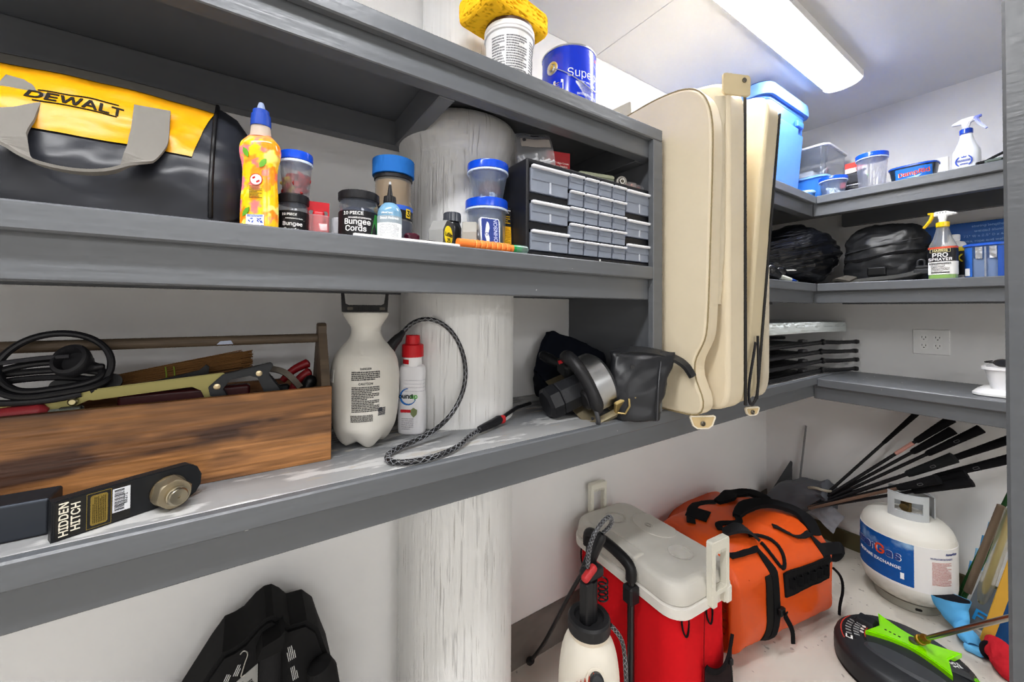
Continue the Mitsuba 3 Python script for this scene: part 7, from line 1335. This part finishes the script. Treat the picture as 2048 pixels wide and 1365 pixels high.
# ---- club bag, umbrella-like cloth and golf clubs in the corner
t = Thing('club_sleeve', 'gray nylon club sleeve slumped in the corner behind the orange duffel', 'golf bag')
cs = curve([(2.60, 1.06, 0.030), (2.60, 1.02, 0.16), (2.57, 0.93, 0.25), (2.545, 0.83, 0.305), (2.535, 0.775, 0.325)], 40)
tt, na, nb = frames(cs)
rs = np.interp(np.linspace(0, 1, 40), [0, .1, .45, .75, .9, 1], [0.02, 0.075, 0.088, 0.070, 0.055, 0.068]); qq = np.arange(44) * 2 * PI / 44
cl_ = loft([cs[i] + np.outer(np.cos(qq) * rs[i] * (1 + 0.10 * np.sin(7 * qq) * (i / 40)), na[i]) + np.outer(np.sin(qq) * rs[i] * (1 + 0.10 * np.sin(7 * qq) * (i / 40)), nb[i]) for i in range(40)])
cl_ = wobble(cl_, 0.012, 16, 6); cl_.vertices[:, 0] = np.minimum(cl_.vertices[:, 0], XE - 0.022); cl_.vertices[:, 1] = np.minimum(cl_.vertices[:, 1], YW - 0.01); cl_.vertices[:, 2] = np.maximum(cl_.vertices[:, 2], 0.001)
t.part('cloth', cl_, 'vinyl', '#5c5f66', smooth=True)
t.part('hanging_corner', wobble(refine(mesh([(2.50, 0.80, 0.30), (2.47, 0.70, 0.26), (2.44, 0.735, 0.17), (2.50, 0.86, 0.21)], [[0, 1, 2], [0, 2, 3]]), 0.01), 0.008, 30, 3), 'vinyl', '#85888e', smooth=True, label='loose gray flap')
t.part('tie', tube(curve([(2.50, 0.86, 0.335), (2.48, 0.82, 0.352), (2.49, 0.785, 0.35), (2.52, 0.77, 0.345)], 20), 0.007, 8), 'matte', '#a39c8c', label='pale rope tie')
clubs = [((2.52, 0.785, 0.33), (2.665, 0.470, 0.806), 0.0095, 0.42), ((2.51, 0.775, 0.325), (2.610, 0.357, 0.805), 0.0125, 0.30), ((2.53, 0.775, 0.315), (2.600, 0.352, 0.757), 0.0125, 0.34), ((2.50, 0.765, 0.315), (2.590, 0.270, 0.786), 0.0125, 0.36), ((2.51, 0.770, 0.305), (2.600, 0.190, 0.765), 0.0115, 0.38), ((2.47, 0.760, 0.310), (2.475, 0.332, 0.668), 0.0150, 0.38), ((2.49, 0.765, 0.300), (2.545, 0.185, 0.698), 0.0125, 0.42), ((2.48, 0.770, 0.295), (2.500, 0.302, 0.603), 0.0115, 0.36), ((2.46, 0.765, 0.292), (2.445, 0.282, 0.592), 0.0135, 0.40), ((2.45, 0.765, 0.298), (2.405, 0.368, 0.582), 0.0135, 0.36)]
desc = ['steepest, its slim grip cut by the shelf apron', 'second from the top, with a pale pink band below its grip', 'third from the top, just under the pink banded grip', 'fourth from the top, with a small square mark', 'fifth from the top, running behind the right jamb', 'thick and worn, ending in mid air above the gas cylinder', 'long, running behind the jamb below the fifth', 'thin, half hidden under the long lower grip', 'lowest, its round butt end nearest the jamb', 'thick, resting just above the collar of the gas cylinder']
for i, (a, b, r, gl) in enumerate(clubs):
    a, b = np.array(a), np.array(b); d_ = (b - a); Ln = np.linalg.norm(d_); d_ /= Ln; a = a - d_ * 0.10
    t = Thing('golf_club', 'black golf club ' + desc[i], 'golf club', group='golf clubs in the sleeve')
    g0 = b - d_ * gl * Ln / 0.62 * 0.55 if i else b - d_ * 0.22
    r *= 1.35 if i else 1.15
    t.part('shaft', tube([a, g0 + d_ * 0.01], 0.0068, 10), 'satin' if i not in (5, 7) else 'satin', '#17171a' if i not in (7, 9) else '#6b5346', label=None)
    t.part('grip', tube([g0, g0 + d_ * 0.01, b - d_ * 0.008, b - d_ * 0.002, b], [r * 0.62, r * 0.72, r * 1.06, r * 1.1, r * 0.9], 16), 'cloth', '#141416' if i != 5 else '#1d1f20', label='black rubber grip')
    e_ = np.cross(d_, [0, 0, 1]); e_ /= np.linalg.norm(e_)
    if i == 1: t.part('band', tube([g0 - d_ * 0.10, g0 - d_ * 0.012], 0.0082, 12), 'satin', '#d0968a', label='pale pink band')
    if i in (3, 5, 6, 9):
        pm = g0 * 0.45 + b * 0.55 + np.array([-0.76, -0.30, 0.05]) * 0 - np.array([0.97, 0.2, 0]) * r * 0.92
        t.part('grip_print', frame(prism(rrect(0.020, 0.010, 0.003).difference(rrect(0.016, 0.007, 0.002)), 0.0012), pm, -d_ * -1, np.cross(np.array([-0.97, -0.2, 0.05]), d_), np.array([-0.97, -0.2, 0.05])), 'matte', '#5a5a5c', smooth=False)
t = Thing('paddle_blade', 'gray triangular blade standing against the corner wall, the larger of two', 'blade')
t.part('blade', frame(bprism(sg.Polygon([(0, 0), (0.135, 0), (0.128, 0.265), (0.118, 0.27)]), 0.006, 0.001), (2.655, 1.135, 0.12), (0.0, -0.86, 0.0) / np.linalg.norm((0.0, -0.86, 0.0)), (0.15, 0, 0.99)), 'satin', '#4c4f52')
t = Thing('garden_stake', 'thin gray rod with a small triangular foot leaning in the far corner', 'stake')
t.part('rod', tube([(2.675, 0.975, 0.18), (2.705, 0.942, 0.612)], 0.0052, 8), 'satin', '#7c7d7f')
t.part('foot_blade', frame(bprism(sg.Polygon([(0, 0), (0.10, 0), (0.035, 0.13), (0.025, 0.13)]), 0.005, 0.001), (2.668, 0.995, 0.15), (0, -1, 0), (0.1, 0, 0.99)), 'satin', '#56595c', label='small triangular blade')

# ---- bundle of poles at the jamb
for i, (x, y, lab) in enumerate(((2.555, 0.352, 'upper'), (2.535, 0.338, 'lower'))):
    t = Thing('green_stake', 'green coated garden stake, %s of the pair leaning beside the jamb' % lab, 'stake', group='green stakes')
    t.part('rod', tube([(x, y, 0.0), (x + 0.055, y - 0.155 + 0.004 * i, 0.545 - 0.03 * i)], 0.0075, 12), 'satin', '#1f4f22')
    t.part('rings', cat(*[xf(frame(lathe([(0.0076, -0.001), (0.0085, 0), (0.0076, 0.001)], 12, cap=False), (0, 0, 0), (1, 0, 0), (0, 1, 0.28)), (x + 0.055 * s, y - 0.155 * s, 0.54 * s)) for s in np.linspace(0.06, 0.94, 24)]), 'satin', '#2a6430', kind='stuff')
t = Thing('blue_pouch', 'sky blue soft tube with dark open mouth lying beside the round cleaner head', 'pouch')
bp = curve([(2.372, 0.338, 0.125), (2.368, 0.328, 0.085), (2.345, 0.302, 0.048), (2.30, 0.275, 0.030), (2.275, 0.258, 0.022)], 30); tt, na, nb = frames(bp, up=(0.8, 0.3, 0.5))
rad = np.interp(np.linspace(0, 1, 30), [0, .25, .5, .8, 1], [0.062, 0.046, 0.040, 0.036, 0.024]); q2_ = np.arange(28) * 2 * PI / 28
def bring(k, i): return bp[i] + np.outer(np.cos(q2_) * rad[i] * k * 0.62, na[i]) + np.outer(np.sin(q2_) * rad[i] * k, nb[i])
bm_ = wobble(loft([bring(1, i) for i in range(30)], cap=False), 0.006, 28, 5); bm_.vertices[:, 2] = np.maximum(bm_.vertices[:, 2], 0.001)
t.part('cloth', bm_, 'cloth', '#5aa8dc', smooth=True)
im_ = wobble(loft([bring(0.93, i) for i in range(20)]), 0.006, 28, 5); im_.vertices[:, 2] = np.maximum(im_.vertices[:, 2], 0.002)
t.part('lining', im_, 'cloth', '#14161c', smooth=True, label='dark lining')
t.part('end_fold', wobble(refine(rbox(0.055, 0.05, 0.028, 0.012, (2.282, 0.262, 0.016)), 0.008), 0.004, 40, 3), 'cloth', '#67b4e6', smooth=True)
t = Thing('plastic_wrap', 'crumpled clear plastic wrap lying under the blue pouch', 'wrap')
t.part('film', wobble(refine(box(2.28, 2.40, 0.235, 0.285, 0.001, 0.022, 0.003), 0.012), 0.012, 30, 7), 'clear', '#cfd6d8', smooth=True)
def plank(p0, p1, w, th, face):
    p0, p1 = np.array(p0, float), np.array(p1, float); ey = p1 - p0; Ln = np.linalg.norm(ey); ey /= Ln
    ez = np.array(face, float); ez -= ey * (ez @ ey); ez /= np.linalg.norm(ez); ex = np.cross(ey, ez)
    return frame(box(-w / 2, w / 2, 0, Ln, -th, 0, 0.0015), p0, ex, ey, ez), ex, ey, ez
VC_ = (-0.96, -0.12, 0.25)
t = Thing('clear_tube', 'long clear plastic tube with amber tint leaning in the pole bundle', 'tube')
pa, pb = np.array([2.50, 0.268, 0.095]), np.array([2.50, 0.185, 0.50])
t.part('wall', tube([pa, pb], 0.020, 22), 'clear', '#cfc7a8')
t.part('rod', tube([pa + [0, 0, 0.003], pb], 0.010, 14), 'satin', '#a99a62', label='amber rod inside')
t.part('end_plug', tube([pa - [0, -0.002, 0.008], pa + [0, 0, 0.012]], 0.0195, 20), 'satin', '#8b8a70')
t = Thing('brown_tube', 'slim dull brown tube beside the clear one in the pole bundle', 'tube')
t.part('wall', tube([(2.53, 0.308, 0.10), (2.53, 0.215, 0.50)], 0.012, 16), 'satin', '#776656')
t = Thing('blue_blade_pack', 'blue and white fin-shaped pack standing behind the green stakes', 'package')
for i in range(5): t.part('fin', xf(box(-0.020, 0.020, -0.003, 0.003, 0, 0.065, 0.001), (2.645 - 0.004 * i, 0.300 - 0.018 * i, 0.14 + 0.065 * i), rx=24, rz=-70), 'satin', '#58a6e0' if i % 2 == 0 else '#8ec4ea')
t.part('sleeve', tube([(2.655, 0.320, 0.02), (2.64, 0.285, 0.17)], 0.018, 14), 'satin', '#c9cdd0')
t = Thing('yellow_slat', 'flat ochre yellow slat leaning at the jamb', 'slat')
m, *_ = plank((2.335, 0.245, 0.002), (2.335, 0.150, 0.46), 0.030, 0.012, VC_); t.part('board', m, 'matte', '#c79a3c')
t = Thing('blue_board', 'deep blue panel leaning behind the yellow slat', 'board')
m, *_ = plank((2.40, 0.215, 0.002), (2.40, 0.135, 0.30), 0.075, 0.008, VC_); t.part('board', m, 'satin', '#1c4a7c')
t = Thing('clear_sign', 'gray translucent plate with a blue letter leaning behind the pouch', 'plate')
m, ex_, ey_, ez_ = plank((2.46, 0.280, 0.002), (2.50, 0.235, 0.17), 0.075, 0.006, VC_); t.part('plate', m, 'satin', '#5f666c')
t.part('letter', frame(prism(sg.box(-0.018, -0.022, -0.010, 0.022).union(sg.box(-0.018, 0.014, 0.014, 0.022)).union(sg.box(-0.018, -0.004, 0.008, 0.004)), 0.002), np.array([2.472, 0.266, 0.048]) + ez_ * 0.002, ex_, ey_, ez_), 'matte', '#2d8fd0', smooth=False, label='blue letter')
t = Thing('red_glove', 'crumpled red cloth with dark opening on the floor at the foot of the jamb', 'glove')
gm = refine(hull(np.vstack([_ico.vertices * [0.05, 0.045, 0.035] + [2.29, 0.195, 0.036], _ico.vertices * [0.04, 0.05, 0.028] + [2.22, 0.165, 0.03], _ico.vertices * [0.02, 0.02, 0.02] + [2.31, 0.215, 0.062]])), 0.010)
gm = wobble(gm, 0.010, 30, 9); gm.vertices[:, 2] = np.maximum(gm.vertices[:, 2], 0.001)
t.part('cloth', gm, 'cloth', '#b5222c', smooth=True)
t.part('cuff', frame(lathe([(0.026, 0), (0.030, 0.004), (0.020, 0.005), (0.006, 0.001)], 20), (2.268, 0.232, 0.040), (0.7, -0.3, 0.6), (-0.4, 0.5, 0.75)), 'cloth', '#16161a', label='dark cuff')

# ---- black tool under the low shelf at the left
t = Thing('black_power_tool', 'matte black tool body with label plates standing under the low shelf', 'power tool')
ol = [(-0.30, 0.0), (-0.30, 0.30), (-0.12, 0.47), (-0.059, 0.565), (-0.036, 0.595), (-0.018, 0.597), (-0.001, 0.603), (0.021, 0.624), (0.037, 0.633), (0.051, 0.632), (0.066, 0.618), (0.081, 0.598), (0.114, 0.595), (0.137, 0.568), (0.151, 0.519), (0.169, 0.464), (0.20, 0.30), (0.20, 0.0)]
fyz = lambda m, y: frame(m, (0, y, 0), (1, 0, 0), (0, 0, 1))
t.part('body', fyz(bprism(sg.Polygon(ol), 0.13, 0.008), 1.09), 'matte', '#141415', label='black angular body')
t.part('bar', tube([(0.045, 0.945, 0.30), (0.045, 0.945, 0.600)], 0.019, 18), 'matte', '#1b1b1d', label='round upright bar')
t.part('top_horn', fyz(prism(sg.Polygon([(0.020, 0.588), (0.030, 0.612), (0.060, 0.620), (0.068, 0.628), (0.067, 0.602), (0.062, 0.590)]), 0.05), 0.965), 'matte', '#101011')
t.part('knob', xf(lathe([(0.012, -0.05), (0.026, -0.045), (0.030, 0.0), (0.024, 0.022), (0.010, 0.030)], 26), (0.140, 0.935, 0.492), ry=-14), 'matte', '#181819', label='rounded black knob')
t.part('plate', fyz(cat(prism(sg.Polygon([(-0.040, 0.49), (0.024, 0.49), (0.024, 0.553), (-0.020, 0.530), (-0.040, 0.520)]), 0.0015)), 0.9595), 'satin', '#8f8f8c', label='pale rating plate')
t.part('plate_print', fyz(xf(cat(xf(lines(0.052, 0.030, 8, 0.001, 0.45, 4), rz=22)), (-0.008, 0.512, 0.0)), 0.9578), 'matte', '#2a2a2a', smooth=False)
t.part('side_print', fyz(cat(*[xf(lines(0.020, 0.010, 3, 0.001, 0.5, i), (-0.046 + 0.018 * i, 0.535 + 0.010 * i, 0), rz=66) for i in range(3)]), 0.9598), 'matte', '#c4c4c2', smooth=False, label='white printed markings')
t.part('side_print', fyz(cat(xf(lines(0.030, 0.016, 5, 0.001, 0.5, 9), (0.083, 0.545, 0), rz=100), xf(lines(0.03, 0.012, 4, 0.001, 0.5, 8), (0.090, 0.50, 0), rz=100)), 0.9598), 'matte', '#c4c4c2', smooth=False)
t.part('wire_hook', tube(curve([(-0.006, 0.955, 0.588), (0.000, 0.952, 0.594), (0.006, 0.953, 0.586), (0.003, 0.953, 0.572), (-0.003, 0.952, 0.552), (-0.004, 0.951, 0.546), (0.002, 0.951, 0.547)], 30), 0.0013, 6), 'metal', '#bdbcb6', label='thin wire hook')
